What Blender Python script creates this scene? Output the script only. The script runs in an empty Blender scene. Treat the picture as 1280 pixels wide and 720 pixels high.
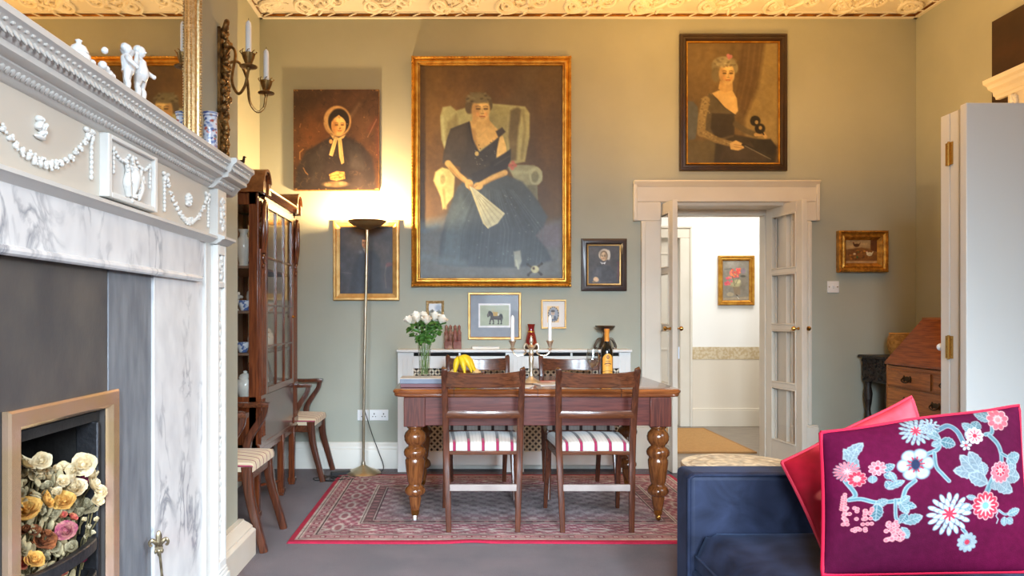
import bpy, bmesh, math, random
import numpy as np
from mathutils import Vector, Matrix, Euler
random.seed(7)
RNG = np.random.default_rng(7)
PI = math.pi
SC = bpy.context.scene
COL = SC.collection
# photograph pixels (1280x720) -> points in the room, at a known depth
F, VX, VY, CAMZ = 900.0, 575.0, 396.0, 1.2
def W(px, py, Y): return Vector(((px - VX) * Y / F, Y, CAMZ - (py - VY) * Y / F))
def XP(px, Y): return (px - VX) * Y / F
def ZP(py, Y): return CAMZ - (py - VY) * Y / F
DB = 5.714            # back wall
XL, XR, XB = -1.59, 3.619, -1.12   # alcove wall, right wall, chimney breast

# ---------------------------------------------------------------- meshes
def link(o): COL.objects.link(o); return o
def basis(o):
    m = o.matrix_basis.copy()
    while o.parent is not None:
        o = o.parent; m = o.matrix_basis @ m
    return m
def tag(o, label, cat, group=None, kind=None):
    if label: o['label'] = label
    if cat: o['category'] = cat
    if group: o['group'] = group
    if kind: o['kind'] = kind
    return o
def thing(name, label, cat, loc=(0, 0, 0), rz=0.0, group=None):
    o = bpy.data.objects.new(name, None); link(o)
    o.empty_display_size = .05
    o.location = loc; o.rotation_euler = (0, 0, rz)
    return tag(o, label, cat, group)
def copy_tree(o, parent=None):
    c = o.copy(); link(c)
    if parent is not None: c.parent = parent
    for ch in [x for x in bpy.data.objects if x.parent == o]: copy_tree(ch, c)
    return c

class MB:
    def __init__(s): s.v = []; s.f = []; s.t = []; s.M = None
    def add(s, vs, fs, uv=None):
        b = len(s.v)
        if s.M is not None: vs = [s.M @ Vector(p) for p in vs]
        s.v += [tuple(p) for p in vs]; s.f += [tuple(b + i for i in f) for f in fs]
        s.t += list(uv) if uv else [(0, 0)] * len(vs)
        return s
    def box(s, x0, x1, y0, y1, z0, z1):
        return s.add([(x0,y0,z0),(x1,y0,z0),(x1,y1,z0),(x0,y1,z0),(x0,y0,z1),(x1,y0,z1),(x1,y1,z1),(x0,y1,z1)],
                     [(0,3,2,1),(4,5,6,7),(0,1,5,4),(1,2,6,5),(2,3,7,6),(3,0,4,7)])
    def obox(s, c, size, rot=(0, 0, 0)):
        R = Euler(rot).to_matrix(); hx, hy, hz = [q / 2 for q in size]; c = Vector(c)
        p = [c + R @ Vector(q) for q in [(-hx,-hy,-hz),(hx,-hy,-hz),(hx,hy,-hz),(-hx,hy,-hz),(-hx,-hy,hz),(hx,-hy,hz),(hx,hy,hz),(-hx,hy,hz)]]
        return s.add(p, [(0,3,2,1),(4,5,6,7),(0,1,5,4),(1,2,6,5),(2,3,7,6),(3,0,4,7)])
    def tube(s, pts, r, seg=10, sq=None, up=None):
        """sweep a circle (or, with sq=(a,b), a rounded rectangle of half-sizes a,b scaled by r) along pts"""
        pts = [Vector(p) for p in pts]; n = len(pts)
        rs = r if isinstance(r, (list, tuple)) else [r] * n
        if len(rs) != n: rs = list(np.interp(np.linspace(0, 1, n), np.linspace(0, 1, len(rs)), rs))
        T = []
        for i in range(n):
            d = pts[min(i + 1, n - 1)] - pts[max(i - 1, 0)]
            T.append(d.normalized() if d.length > 1e-9 else Vector((0, 0, 1)))
        ref = Vector(up) if up else (Vector((0, 0, 1)) if abs(T[0].z) < .9 else Vector((1, 0, 0)))
        a = (ref - T[0] * ref.dot(T[0])).normalized()
        vs = []
        for i in range(n):
            a = a - T[i] * a.dot(T[i])
            a = a.normalized() if a.length > 1e-6 else Vector((1, 0, 0))
            b = T[i].cross(a)
            for k in range(seg):
                t = 2 * PI * (k + .5) / seg
                ca, sa = math.cos(t), math.sin(t)
                if sq:
                    e = .35
                    ca = math.copysign(abs(ca) ** e, ca) * sq[0]; sa = math.copysign(abs(sa) ** e, sa) * sq[1]
                vs.append(pts[i] + (a * ca + b * sa) * rs[i])
        fs = [(i*seg+k, i*seg+(k+1) % seg, (i+1)*seg+(k+1) % seg, (i+1)*seg+k) for i in range(n-1) for k in range(seg)]
        fs.append(tuple(reversed(range(seg)))); fs.append(tuple((n-1)*seg + k for k in range(seg)))
        return s.add(vs, fs)
    def lathe(s, prof, c=(0, 0, 0), seg=24, R=None, flute=0, nf=0):
        c = Vector(c); vs = []; n = len(prof)
        for (r, z) in prof:
            for k in range(seg):
                t = 2 * PI * k / seg; rr = r * (1 + flute * math.cos(nf * t))
                p = Vector((rr * math.cos(t), rr * math.sin(t), z))
                vs.append(c + (R @ p if R else p))
        fs = [(i*seg+k, i*seg+(k+1) % seg, (i+1)*seg+(k+1) % seg, (i+1)*seg+k) for i in range(n-1) for k in range(seg)]
        if prof[0][0] > 1e-5: fs.append(tuple(reversed(range(seg))))
        if prof[-1][0] > 1e-5: fs.append(tuple((n-1)*seg + k for k in range(seg)))
        return s.add(vs, fs)
    def ell(s, c, r, rot=None, nu=10, nv=6):
        R = rot if rot is not None else Matrix.Identity(3)
        if isinstance(R, (tuple, list)): R = Euler(R).to_matrix()
        c = Vector(c); r = r if isinstance(r, (tuple, list)) else (r, r, r)
        vs = [c + R @ Vector((0, 0, -r[2]))]
        for i in range(1, nv):
            p = -PI/2 + PI * i / nv
            for k in range(nu):
                t = 2 * PI * k / nu
                vs.append(c + R @ Vector((r[0]*math.cos(p)*math.cos(t), r[1]*math.cos(p)*math.sin(t), r[2]*math.sin(p))))
        vs.append(c + R @ Vector((0, 0, r[2]))); L = len(vs) - 1
        fs = [(0, 1 + (k+1) % nu, 1 + k) for k in range(nu)]
        for i in range(nv - 2):
            for k in range(nu):
                a = 1 + i*nu
                fs.append((a+k, a+(k+1) % nu, a+nu+(k+1) % nu, a+nu+k))
        a = 1 + (nv-2)*nu
        fs += [(a+k, a+(k+1) % nu, L) for k in range(nu)]
        return s.add(vs, fs)
    def grid(s, fn, nu, nv, closed_u=False):
        vs = []; uv = []
        for j in range(nv + 1):
            for i in range(nu + 1):
                u, v = i / nu, j / nv
                vs.append(fn(u, v)); uv.append((u, v))
        fs = [(j*(nu+1)+i, j*(nu+1)+i+1, (j+1)*(nu+1)+i+1, (j+1)*(nu+1)+i) for j in range(nv) for i in range(nu)]
        return s.add(vs, fs, uv)
    def prism(s, poly, fn0, fn1):
        """poly of 2-D points; fn0/fn1 map (a,b) to the two end caps"""
        n = len(poly)
        vs = [fn0(a, b) for a, b in poly] + [fn1(a, b) for a, b in poly]
        fs = [tuple(reversed(range(n))), tuple(range(n, 2*n))] + [(i, (i+1) % n, n+(i+1) % n, n+i) for i in range(n)]
        return s.add(vs, fs)
    def ring_yz(s, x0, x1, y0, y1, z0, z1, wy, wz=None, wz1=None):
        wz = wz or wy; wz1 = wz1 or wz
        for (p, q, r, t) in ((y0, y0+wy, z0, z1), (y1-wy, y1, z0, z1), (y0+wy, y1-wy, z0, z0+wz), (y0+wy, y1-wy, z1-wz1, z1)): s.box(x0, x1, p, q, r, t)
        return s
    def ring_xz(s, y0, y1, x0, x1, z0, z1, wx, wz=None):
        wz = wz or wx
        for (p, q, r, t) in ((x0, x0+wx, z0, z1), (x1-wx, x1, z0, z1), (x0+wx, x1-wx, z0, z0+wz), (x0+wx, x1-wx, z1-wz, z1)): s.box(p, q, y0, y1, r, t)
        return s
    def sweep_x(s, prof, x0, x1): return s.prism(prof, lambda a, b: (x0, a, b), lambda a, b: (x1, a, b))
    def sweep_y(s, prof, y0, y1): return s.prism(prof, lambda a, b: (a, y0, b), lambda a, b: (a, y1, b))
    def sweep_z(s, prof, z0, z1): return s.prism(prof, lambda a, b: (a, b, z0), lambda a, b: (a, b, z1))
    def build(s, name, m, parent=None, smooth=35, bevel=0, bseg=2, sub=0, world=False, recalc=True, kind=None, colors=None):
        vs = s.v
        if world and parent is not None:
            inv = basis(parent).inverted(); vs = [tuple(inv @ Vector(p)) for p in vs]
        me = bpy.data.meshes.new(name); me.from_pydata(vs, [], s.f)
        if any(t != (0, 0) for t in s.t):
            ul = me.uv_layers.new(name='UV')
            li = np.zeros(len(me.loops), dtype=np.int32); me.loops.foreach_get('vertex_index', li)
            ul.data.foreach_set('uv', np.array(s.t, dtype=np.float32)[li].ravel())
        if recalc:
            b = bmesh.new(); b.from_mesh(me); bmesh.ops.recalc_face_normals(b, faces=b.faces); b.to_mesh(me); b.free()
        if colors is not None: set_colors(me, colors)
        if smooth:
            me.polygons.foreach_set('use_smooth', [True] * len(me.polygons)); me.set_sharp_from_angle(angle=math.radians(smooth))
        if m is not None: me.materials.append(m)
        o = bpy.data.objects.new(name, me); link(o)
        if parent is not None: o.parent = parent
        if bevel:
            md = o.modifiers.new('Bevel', 'BEVEL'); md.width = bevel; md.segments = bseg; md.limit_method = 'ANGLE'; md.angle_limit = math.radians(40)
            md.harden_normals = False
        if sub:
            md = o.modifiers.new('Sub', 'SUBSURF'); md.levels = sub; md.render_levels = sub
        if kind: o['kind'] = kind
        return o

def set_colors(me, cols):
    ca = me.color_attributes.new('Col', 'FLOAT_COLOR', 'POINT')
    a = np.ones((len(me.vertices), 4), dtype=np.float32); a[:len(cols), :3] = cols
    ca.data.foreach_set('color', a.ravel())

def arc(c, r, a0, a1, n, ax='xz'):
    out = []
    for i in range(n + 1):
        t = a0 + (a1 - a0) * i / n
        p = [c[0], c[1], c[2]]
        i0, i1 = 'xyz'.index(ax[0]), 'xyz'.index(ax[1])
        p[i0] += r * math.cos(t); p[i1] += r * math.sin(t); out.append(tuple(p))
    return out
def spline(pts, n=8):
    P = [Vector(p) for p in pts]; P = [P[0]*2 - P[1]] + P + [P[-1]*2 - P[-2]]; out = []
    for i in range(1, len(P) - 2):
        for k in range(n):
            t = k / n; a, b, c, d = P[i-1], P[i], P[i+1], P[i+2]
            out.append(.5 * ((2*b) + (c-a)*t + (2*a - 5*b + 4*c - d)*t*t + (3*b - a - 3*c + d)*t**3))
    out.append(P[-2]); return out

# ---------------------------------------------------------------- materials
def lin(v):
    v = np.asarray(v, dtype=float) / 255.0
    return np.where(v <= .04045, v / 12.92, ((v + .055) / 1.055) ** 2.4)
def L4(c): r = lin(c); return (float(r[0]), float(r[1]), float(r[2]), 1.0)
def mat(name, c, rough=.5, metal=0.0, c2=None, scale=6.0, stretch=(1, 1, 1), detail=5, lo=.35, hi=.65, bump=0.0, bscale=None,
        coat=0.0, sheen=0.0, spec=None, attr=False, distort=0.0, sheencol=None):
    m = bpy.data.materials.new(name); m.use_nodes = True; nt = m.node_tree; N = nt.nodes; Lk = nt.links
    b = N['Principled BSDF']
    b.inputs['Roughness'].default_value = rough; b.inputs['Metallic'].default_value = metal
    b.inputs['Base Color'].default_value = L4(c)
    if spec is not None: b.inputs['Specular IOR Level'].default_value = spec
    if coat: b.inputs['Coat Weight'].default_value = coat; b.inputs['Coat Roughness'].default_value = .12
    if sheen:
        b.inputs['Sheen Weight'].default_value = sheen; b.inputs['Sheen Roughness'].default_value = .35
        if sheencol: b.inputs['Sheen Tint'].default_value = L4(sheencol)
    tc = N.new('ShaderNodeTexCoord'); mp = N.new('ShaderNodeMapping'); mp.inputs['Scale'].default_value = stretch
    Lk.new(tc.outputs['Object'], mp.inputs['Vector'])
    src = None
    if attr:
        at = N.new('ShaderNodeAttribute'); at.attribute_name = 'Col'; src = at.outputs['Color']
    if c2 is not None:
        nz = N.new('ShaderNodeTexNoise'); nz.inputs['Scale'].default_value = scale; nz.inputs['Detail'].default_value = detail
        nz.inputs['Distortion'].default_value = distort
        Lk.new(mp.outputs['Vector'], nz.inputs['Vector'])
        rp = N.new('ShaderNodeValToRGB'); e = rp.color_ramp.elements
        e[0].position = lo; e[1].position = hi; e[0].color = L4(c); e[1].color = L4(c2)
        Lk.new(nz.outputs['Fac'], rp.inputs['Fac'])
        if src is not None:
            mx = N.new('ShaderNodeMix'); mx.data_type = 'RGBA'; mx.blend_type = 'MULTIPLY'; mx.inputs['Factor'].default_value = 1
            Lk.new(src, mx.inputs[6]); Lk.new(rp.outputs['Color'], mx.inputs[7]); src = mx.outputs[2]
        else: src = rp.outputs['Color']
    if src is not None: Lk.new(src, b.inputs['Base Color'])
    if bump:
        n2 = N.new('ShaderNodeTexNoise'); n2.inputs['Scale'].default_value = bscale or scale * 4; n2.inputs['Detail'].default_value = 4
        Lk.new(mp.outputs['Vector'], n2.inputs['Vector'])
        bp = N.new('ShaderNodeBump'); bp.inputs['Strength'].default_value = bump; bp.inputs['Distance'].default_value = .01
        Lk.new(n2.outputs['Fac'], bp.inputs['Height']); Lk.new(bp.outputs['Normal'], b.inputs['Normal'])
    return m
def glassmat(name, tint=(255, 255, 255), rough=.02, base=.035, edge=.45):
    m = bpy.data.materials.new(name); m.use_nodes = True; nt = m.node_tree; N = nt.nodes; N.clear()
    o = N.new('ShaderNodeOutputMaterial'); mx = N.new('ShaderNodeMixShader'); t = N.new('ShaderNodeBsdfTransparent'); g = N.new('ShaderNodeBsdfGlossy')
    lw = N.new('ShaderNodeLayerWeight'); lw.inputs['Blend'].default_value = .5
    p = N.new('ShaderNodeMath'); p.operation = 'POWER'; p.inputs[1].default_value = 4.0
    k = N.new('ShaderNodeMath'); k.operation = 'MULTIPLY_ADD'; k.inputs[1].default_value = edge; k.inputs[2].default_value = base
    t.inputs['Color'].default_value = L4(tint); g.inputs['Roughness'].default_value = rough
    Lk = nt.links; Lk.new(lw.outputs['Facing'], p.inputs[0]); Lk.new(p.outputs[0], k.inputs[0]); Lk.new(k.outputs[0], mx.inputs[0])
    Lk.new(t.outputs[0], mx.inputs[1]); Lk.new(g.outputs[0], mx.inputs[2]); Lk.new(mx.outputs[0], o.inputs[0])
    return m
def marble(name, base, vein, scale=3.0, rough=.25, width=.06, stretch=(1, 1, 1)):
    m = bpy.data.materials.new(name); m.use_nodes = True; nt = m.node_tree; N = nt.nodes; Lk = nt.links; b = N['Principled BSDF']
    b.inputs['Roughness'].default_value = rough
    tc = N.new('ShaderNodeTexCoord'); mp = N.new('ShaderNodeMapping'); mp.inputs['Scale'].default_value = stretch; Lk.new(tc.outputs['Object'], mp.inputs['Vector'])
    nz = N.new('ShaderNodeTexNoise'); nz.inputs['Scale'].default_value = scale; nz.inputs['Detail'].default_value = 8; nz.inputs['Distortion'].default_value = 1.6
    Lk.new(mp.outputs['Vector'], nz.inputs['Vector'])
    a = N.new('ShaderNodeMath'); a.operation = 'SUBTRACT'; a.inputs[1].default_value = .5; Lk.new(nz.outputs['Fac'], a.inputs[0])
    ab = N.new('ShaderNodeMath'); ab.operation = 'ABSOLUTE'; Lk.new(a.outputs[0], ab.inputs[0])
    rp = N.new('ShaderNodeValToRGB'); e = rp.color_ramp.elements; e[0].position = 0; e[1].position = width; e[0].color = L4(vein); e[1].color = L4(base)
    Lk.new(ab.outputs[0], rp.inputs['Fac'])
    n2 = N.new('ShaderNodeTexNoise'); n2.inputs['Scale'].default_value = scale * .8; n2.inputs['Detail'].default_value = 3; Lk.new(mp.outputs['Vector'], n2.inputs['Vector'])
    r2 = N.new('ShaderNodeValToRGB'); r2.color_ramp.elements[0].position = .47; r2.color_ramp.elements[1].position = .64
    Lk.new(n2.outputs['Fac'], r2.inputs['Fac'])
    n3 = N.new('ShaderNodeTexNoise'); n3.inputs['Scale'].default_value = scale * 2.2; Lk.new(mp.outputs['Vector'], n3.inputs['Vector'])
    r3 = N.new('ShaderNodeValToRGB'); r3.color_ramp.elements[0].position = .3; r3.color_ramp.elements[1].position = .7
    r3.color_ramp.elements[0].color = (.78, .78, .8, 1); Lk.new(n3.outputs['Fac'], r3.inputs['Fac'])
    mx = N.new('ShaderNodeMix'); mx.data_type = 'RGBA'; Lk.new(r2.outputs['Color'], mx.inputs['Factor'])
    mx.inputs[6].default_value = L4(base); Lk.new(rp.outputs['Color'], mx.inputs[7])
    m2 = N.new('ShaderNodeMix'); m2.data_type = 'RGBA'; m2.blend_type = 'MULTIPLY'; m2.inputs['Factor'].default_value = .7
    Lk.new(mx.outputs[2], m2.inputs[6]); Lk.new(r3.outputs['Color'], m2.inputs[7]); Lk.new(m2.outputs[2], b.inputs['Base Color'])
    return m
def stripemat(name, n, stops, end=None, endv=.25, rough=.8):
    """repeat colour stops [(pos,color)] n times across UV.x ; dark stops become `end` colour where UV.y<endv"""
    m = bpy.data.materials.new(name); m.use_nodes = True; nt = m.node_tree; N = nt.nodes; Lk = nt.links; b = N['Principled BSDF']
    b.inputs['Roughness'].default_value = rough; b.inputs['Sheen Weight'].default_value = .2
    uv = N.new('ShaderNodeUVMap'); uv.uv_map = 'UV'; sp = N.new('ShaderNodeSeparateXYZ'); Lk.new(uv.outputs[0], sp.inputs[0])
    mu = N.new('ShaderNodeMath'); mu.operation = 'MULTIPLY'; mu.inputs[1].default_value = n; Lk.new(sp.outputs[0], mu.inputs[0])
    fr = N.new('ShaderNodeMath'); fr.operation = 'FRACT'; Lk.new(mu.outputs[0], fr.inputs[0])
    def ramp(st):
        rp = N.new('ShaderNodeValToRGB'); rp.color_ramp.interpolation = 'CONSTANT'; e = rp.color_ramp.elements
        while len(e) < len(st): e.new(.5)
        for q, (p, c) in zip(e, st): q.position = p; q.color = L4(c)
        Lk.new(fr.outputs[0], rp.inputs['Fac']); return rp.outputs['Color']
    src = ramp(stops)
    if end:
        s2 = ramp(end); lt = N.new('ShaderNodeMath'); lt.operation = 'LESS_THAN'; lt.inputs[1].default_value = endv; Lk.new(sp.outputs[1], lt.inputs[0])
        mx = N.new('ShaderNodeMix'); mx.data_type = 'RGBA'; Lk.new(lt.outputs[0], mx.inputs['Factor']); Lk.new(src, mx.inputs[6]); Lk.new(s2, mx.inputs[7]); src = mx.outputs[2]
    Lk.new(src, b.inputs['Base Color'])
    return m

# ---------------------------------------------------------------- painting on a grid
class Paint:
    def __init__(s, x0, y0, x1, y1, nx, ny, bg):
        s.nx, s.ny = nx, ny
        s.X, s.Y = np.meshgrid(np.linspace(x0, x1, nx), np.linspace(y0, y1, ny))
        s.C = np.ones((ny, nx, 3)) * np.array(bg, float)
        s.px = (x1 - x0) / nx
    def mix(s, m, c):
        m = np.clip(m, 0, 1)[..., None]; s.C = s.C * (1 - m) + np.array(c, float) * m; return s
    def ell(s, cx, cy, rx, ry, c, soft=.25, a=1.0, rot=0.0):
        dx, dy = s.X - cx, s.Y - cy; co, si = math.cos(rot), math.sin(rot)
        d = np.sqrt(((dx*co + dy*si) / rx) ** 2 + ((dy*co - dx*si) / ry) ** 2)
        return s.mix((1 + soft/2 - d) / soft * 1.0 if soft < 1.5 else np.exp(-d*d*1.5) * 1.0, c) if a == 1 else s.mix(np.clip((1 + soft/2 - d) / soft, 0, 1) * a if soft < 1.5 else np.exp(-d*d*1.5) * a, c)
    def _segd(s, a, b):
        ax, ay = a; bx, by = b; dx, dy = bx - ax, by - ay; l2 = dx*dx + dy*dy + 1e-12
        t = np.clip(((s.X - ax) * dx + (s.Y - ay) * dy) / l2, 0, 1)
        return np.hypot(s.X - ax - t*dx, s.Y - ay - t*dy), t
    def poly(s, pts, c, soft=None, a=1.0):
        soft = soft or s.px * 1.5
        d = np.full(s.X.shape, 1e9); ins = np.zeros(s.X.shape, bool); n = len(pts)
        for i in range(n):
            p, q = pts[i], pts[(i+1) % n]
            d = np.minimum(d, s._segd(p, q)[0])
            if p[1] != q[1]:
                cr = ((p[1] > s.Y) != (q[1] > s.Y)) & (s.X < (q[0]-p[0]) * (s.Y - p[1]) / (q[1]-p[1]) + p[0]); ins ^= cr
        sd = np.where(ins, d, -d)
        return s.mix(np.clip(sd / soft + .5, 0, 1) * a, c)
    def line(s, pts, w, c, soft=None, a=1.0, w2=None):
        soft = soft or s.px * 1.2; best = np.zeros(s.X.shape); n = len(pts) - 1
        for i in range(n):
            d, t = s._segd(pts[i], pts[i+1])
            ww = w if w2 is None else w + (w2 - w) * (i + t) / n
            best = np.maximum(best, np.clip((ww / 2 - d) / soft + .5, 0, 1))
        return s.mix(best * a, c)
    def noise(s, amt, n=12, oct=3, tint=(1, 1, 1)):
        tot = np.zeros(s.X.shape)
        for o in range(oct):
            k = n * 2 ** o; g = RNG.random((k + 2, k + 2)) - .5
            iy = np.linspace(0, k, s.ny); ix = np.linspace(0, k, s.nx); y0 = iy.astype(int); x0 = ix.astype(int)
            fy = (iy - y0)[:, None]; fx = (ix - x0)[None]
            tot += ((g[y0][:, x0]*(1-fx) + g[y0][:, x0+1]*fx)*(1-fy) + (g[y0+1][:, x0]*(1-fx) + g[y0+1][:, x0+1]*fx)*fy) / 2 ** o
        s.C = np.clip(s.C * (1 + amt * tot[..., None] * np.array(tint)), 0, 255); return s
    def lin(s): return lin(np.clip(s.C, 0, 255)).reshape(-1, 3)
def painted_grid(name, p, fn, m, parent, smooth=60):
    """mesh grid coloured by Paint p; fn(u,v) with u 0..1 left to right, v 0..1 top to bottom"""
    b = MB(); nx, ny = p.nx - 1, p.ny - 1
    b.grid(fn, nx, ny)
    return b.build(name, m, parent, smooth=smooth, recalc=False, colors=p.lin())
# ================================================================ materials
M = {}
M['wall'] = mat('sage_wall_paint', (172, 174, 160), .75, c2=(178, 180, 166), scale=2.5, bump=.05, bscale=60)
M['ceil'] = mat('cream_plaster', (230, 224, 212), .7, c2=(222, 214, 200), scale=3)
M['relief'] = mat('ivory_relief', (246, 240, 226), .6, c2=(236, 226, 208), scale=12)
M['giltband'] = mat('gilt_band', (176, 112, 36), .35, .6, c2=(110, 66, 24), scale=14)
M['trimw'] = mat('cream_white_gloss', (226, 222, 212), .35, c2=(231, 227, 218), scale=3)
M['doorw'] = mat('warm_white_gloss', (222, 213, 198), .35, c2=(228, 220, 206), scale=4)
M['white'] = mat('white_gloss', (232, 231, 228), .3)
M['hallwall'] = mat('hall_white', (246, 243, 238), .7)
M['halldado'] = mat('hall_cream', (226, 214, 196), .6)
M['border'] = mat('hall_border_paper', (214, 198, 168), .7, c2=(196, 172, 134), scale=34, lo=.42, hi=.58)
M['carpet'] = mat('mauve_carpet', (90, 68, 71), .95, c2=(72, 54, 58), scale=3.5, bump=.6, bscale=260, sheen=.2)
M['boards'] = mat('grey_floor_boards', (150, 138, 124), .4, c2=(118, 106, 94), scale=3, stretch=(2, 24, 2))
M['brass'] = mat('brass', (196, 150, 78), .25, 1.0)
M['dark_gap'] = mat('black_gap', (20, 18, 17), .9)
M['glass'] = glassmat('pane_glass')
WX = dict(scale=3, stretch=(2, 26, 26), distort=.6)
WY = dict(scale=3, stretch=(26, 2, 26), distort=.6)
WZ = dict(scale=3, stretch=(26, 26, 2), distort=.6)

# ================================================================ the room
S = 'structure'
MB().box(-1.75, 3.75, -3.6, 6.02, -.12, 0).build('floor', M['carpet'], kind=S, smooth=0)
OX0, OX1, OH, WT = 1.587, 2.62, 2.108, .30     # opening in the back wall
b = MB(); b.box(-1.75, OX0, DB, DB+WT, 0, 4.05); b.box(OX1, 3.75, DB, DB+WT, 0, 4.05); b.box(OX0, OX1, DB, DB+WT, OH, 4.05)
b.build('wall_back', M['wall'], kind=S, smooth=0)
MB().box(-1.75, XL, 3.4, DB, 0, 4.05).build('wall_left', M['wall'], kind=S, smooth=0)
FY0, FY1, FZ0, FZ1 = 1.675, 2.10, .12, .93     # fire opening
b = MB()
b.box(-1.75, XB, -3.6, FY0, 0, 4.05); b.box(-1.75, XB, FY1, 3.626, 0, 4.05); b.box(-1.75, XB, FY0, FY1, FZ1, 4.05)
b.box(-1.75, XB, FY0, FY1, 0, FZ0); b.box(-1.75, -1.6, FY0, FY1, FZ0, FZ1)
b.build('wall_chimney', M['wall'], kind=S, smooth=0)
MB().box(XR, 3.75, -3.6, DB, 0, 4.05).build('wall_right', M['wall'], kind=S, smooth=0)
b = MB()
for x0, x1 in ((-1.75, -1.45), (-.25, .5), (1.7, 3.75)): b.box(x0, x1, -3.75, -3.6, 0, 4.05)
for x0, x1 in ((-1.45, -.25), (.5, 1.7)): b.box(x0, x1, -3.75, -3.6, 0, .5); b.box(x0, x1, -3.75, -3.6, 3.3, 4.05)
b.build('wall_front', M['wall'], kind=S, smooth=0)
MB().box(-1.75, 3.75, -3.75, 6.02, 3.98, 4.08).build('ceiling', M['ceil'], kind=S, smooth=0)

# ---- cornice: cove with scrolling plaster relief and a ribbon-bound gilt bead
def cornice(name, o, d, n, length, seed, relief=True):
    """o: wall foot point, d: direction along the wall, n: into the room"""
    o, d, n = Vector(o), Vector(d), Vector(n); up = Vector((0, 0, 1))
    P = lambda t, a, z: o + d * t + n * a + up * z
    prof = [(0, 3.562), (.028, 3.562), (.028, 3.572), (.012, 3.574), (.012, 3.596), (.03, 3.598), (.034, 3.61)]
    prof += [(.034 + .46 * math.sin(t), 3.61 + .37 * (1 - math.cos(t))) for t in [k * PI / 16 for k in range(1, 9)]] + [(.5, 4.0), (0, 4.0)]
    b = MB(); b.prism(prof, lambda a, z: P(0, a, z), lambda a, z: P(length, a, z))
    c = b.build(name, M['ceil'], kind=S)
    b = MB(); b.tube([P(0, .016, 3.585), P(length, .016, 3.585)], .0115, 8)
    b.build('gilt_bead', M['giltband'], c)
    b = MB(); k = .07
    while k < length:
        b.tube([P(k - .03, .022, 3.574), P(k, .031, 3.585), P(k + .03, .024, 3.597)], .0052, 6); k += .168
    b.build('ribbon', M['relief'], c)
    if not relief: return c
    rnd = random.Random(seed); b = MB()
    def Q(t, q, h=0.0):
        th = q * PI / 2
        a = .034 + .46 * math.sin(th); z = 3.61 + .37 * (1 - math.cos(th))
        return P(t, a - h * math.sin(th), z - h * math.cos(th))
    t = .1; flip = 1
    while t < length - .05:
        # running scroll: an S-stem ending in a curl, with leaf lobes along it
        cr = .075 + rnd.random() * .02
        stem = [(t - .2 + .02 * i, .26 + .17 * flip * math.sin((i - 10) / 20 * PI * 1.2)) for i in range(21)]
        b.tube([Q(x, y, .012) for x, y in stem], [.007, .016, .018, .010], 6)
        cx, cq = t + .03, .2 + .05 * flip
        spir = [(cx + cr * (1 - i / 34) * math.cos(i * .42), cq + 1.7 * cr * (1 - i / 34) * math.sin(i * .42) * flip) for i in range(26)]
        b.tube([Q(x, max(.015, y), .014) for x, y in spir], [.018, .015, .010], 6)
        for i in range(14):
            x, y = stem[rnd.randrange(21)]; q = max(.03, y + rnd.uniform(-.14, .14)); p = Q(x + rnd.uniform(-.05, .05), q, .012)
            b.ell(p, (rnd.uniform(.02, .045), rnd.uniform(.008, .016), rnd.uniform(.010, .02)), (rnd.uniform(-.6, .6), rnd.uniform(-.9, .9), rnd.uniform(-1.4, 1.4)), 7, 5)
        for i in range(7):
            aa = i * 2 * PI / 7; p = Q(cx + .024 * math.cos(aa), max(.02, cq + .045 * math.sin(aa)), .012); b.ell(p, (.014, .012, .014), None, 7, 5)
        t += .26; flip = -flip
    b.build('scroll_relief', M['relief'], c)
    return c
cornice('trim_1', (XL, DB, 0), (1, 0, 0), (0, -1, 0), XR - XL, 3)
cornice('trim_2', (XL, 3.6, 0), (0, 1, 0), (1, 0, 0), DB - 3.6, 5)
cornice('trim_3', (XR, .5, 0), (0, 1, 0), (-1, 0, 0), DB - .5, 9)
cornice('trim_4', (XB, -1.5, 0), (0, 1, 0), (1, 0, 0), 3.626 + 1.5, 11, relief=False)

# ---- skirting boards
SK = [(0, 0), (.032, 0), (.032, .145), (.030, .152), (.026, .156), (.026, .168), (.018, .186), (.010, .198), (.010, .205), (0, .207)]
def skirt(name, o, d, n, L, m='trimw', k=1.0, kz=1.0):
    o, d, n = Vector(o), Vector(d), Vector(n)
    b = MB(); b.prism([(a * k, z * kz) for a, z in SK], lambda a, z: o + n*a + Vector((0, 0, z)), lambda a, z: o + d*L + n*a + Vector((0, 0, z)))
    return b.build(name, M[m], kind=S)
skirt('baseboard_back', (XL, DB, 0), (1, 0, 0), (0, -1, 0), OX0 - .165 - XL)
skirt('baseboard_back_right', (OX1 + .165, DB, 0), (1, 0, 0), (0, -1, 0), XR - OX1 - .165)
skirt('baseboard_left', (XL, 3.66, 0), (0, 1, 0), (1, 0, 0), DB - 3.66)
skirt('baseboard_right', (XR, -2.6, 0), (0, 1, 0), (-1, 0, 0), DB + 2.6)
bc = skirt('baseboard_chimney', (XB, 3.16, 0), (0, 1, 0), (1, 0, 0), 3.645 - 3.16, 'doorw', 2.7, .86)

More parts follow.
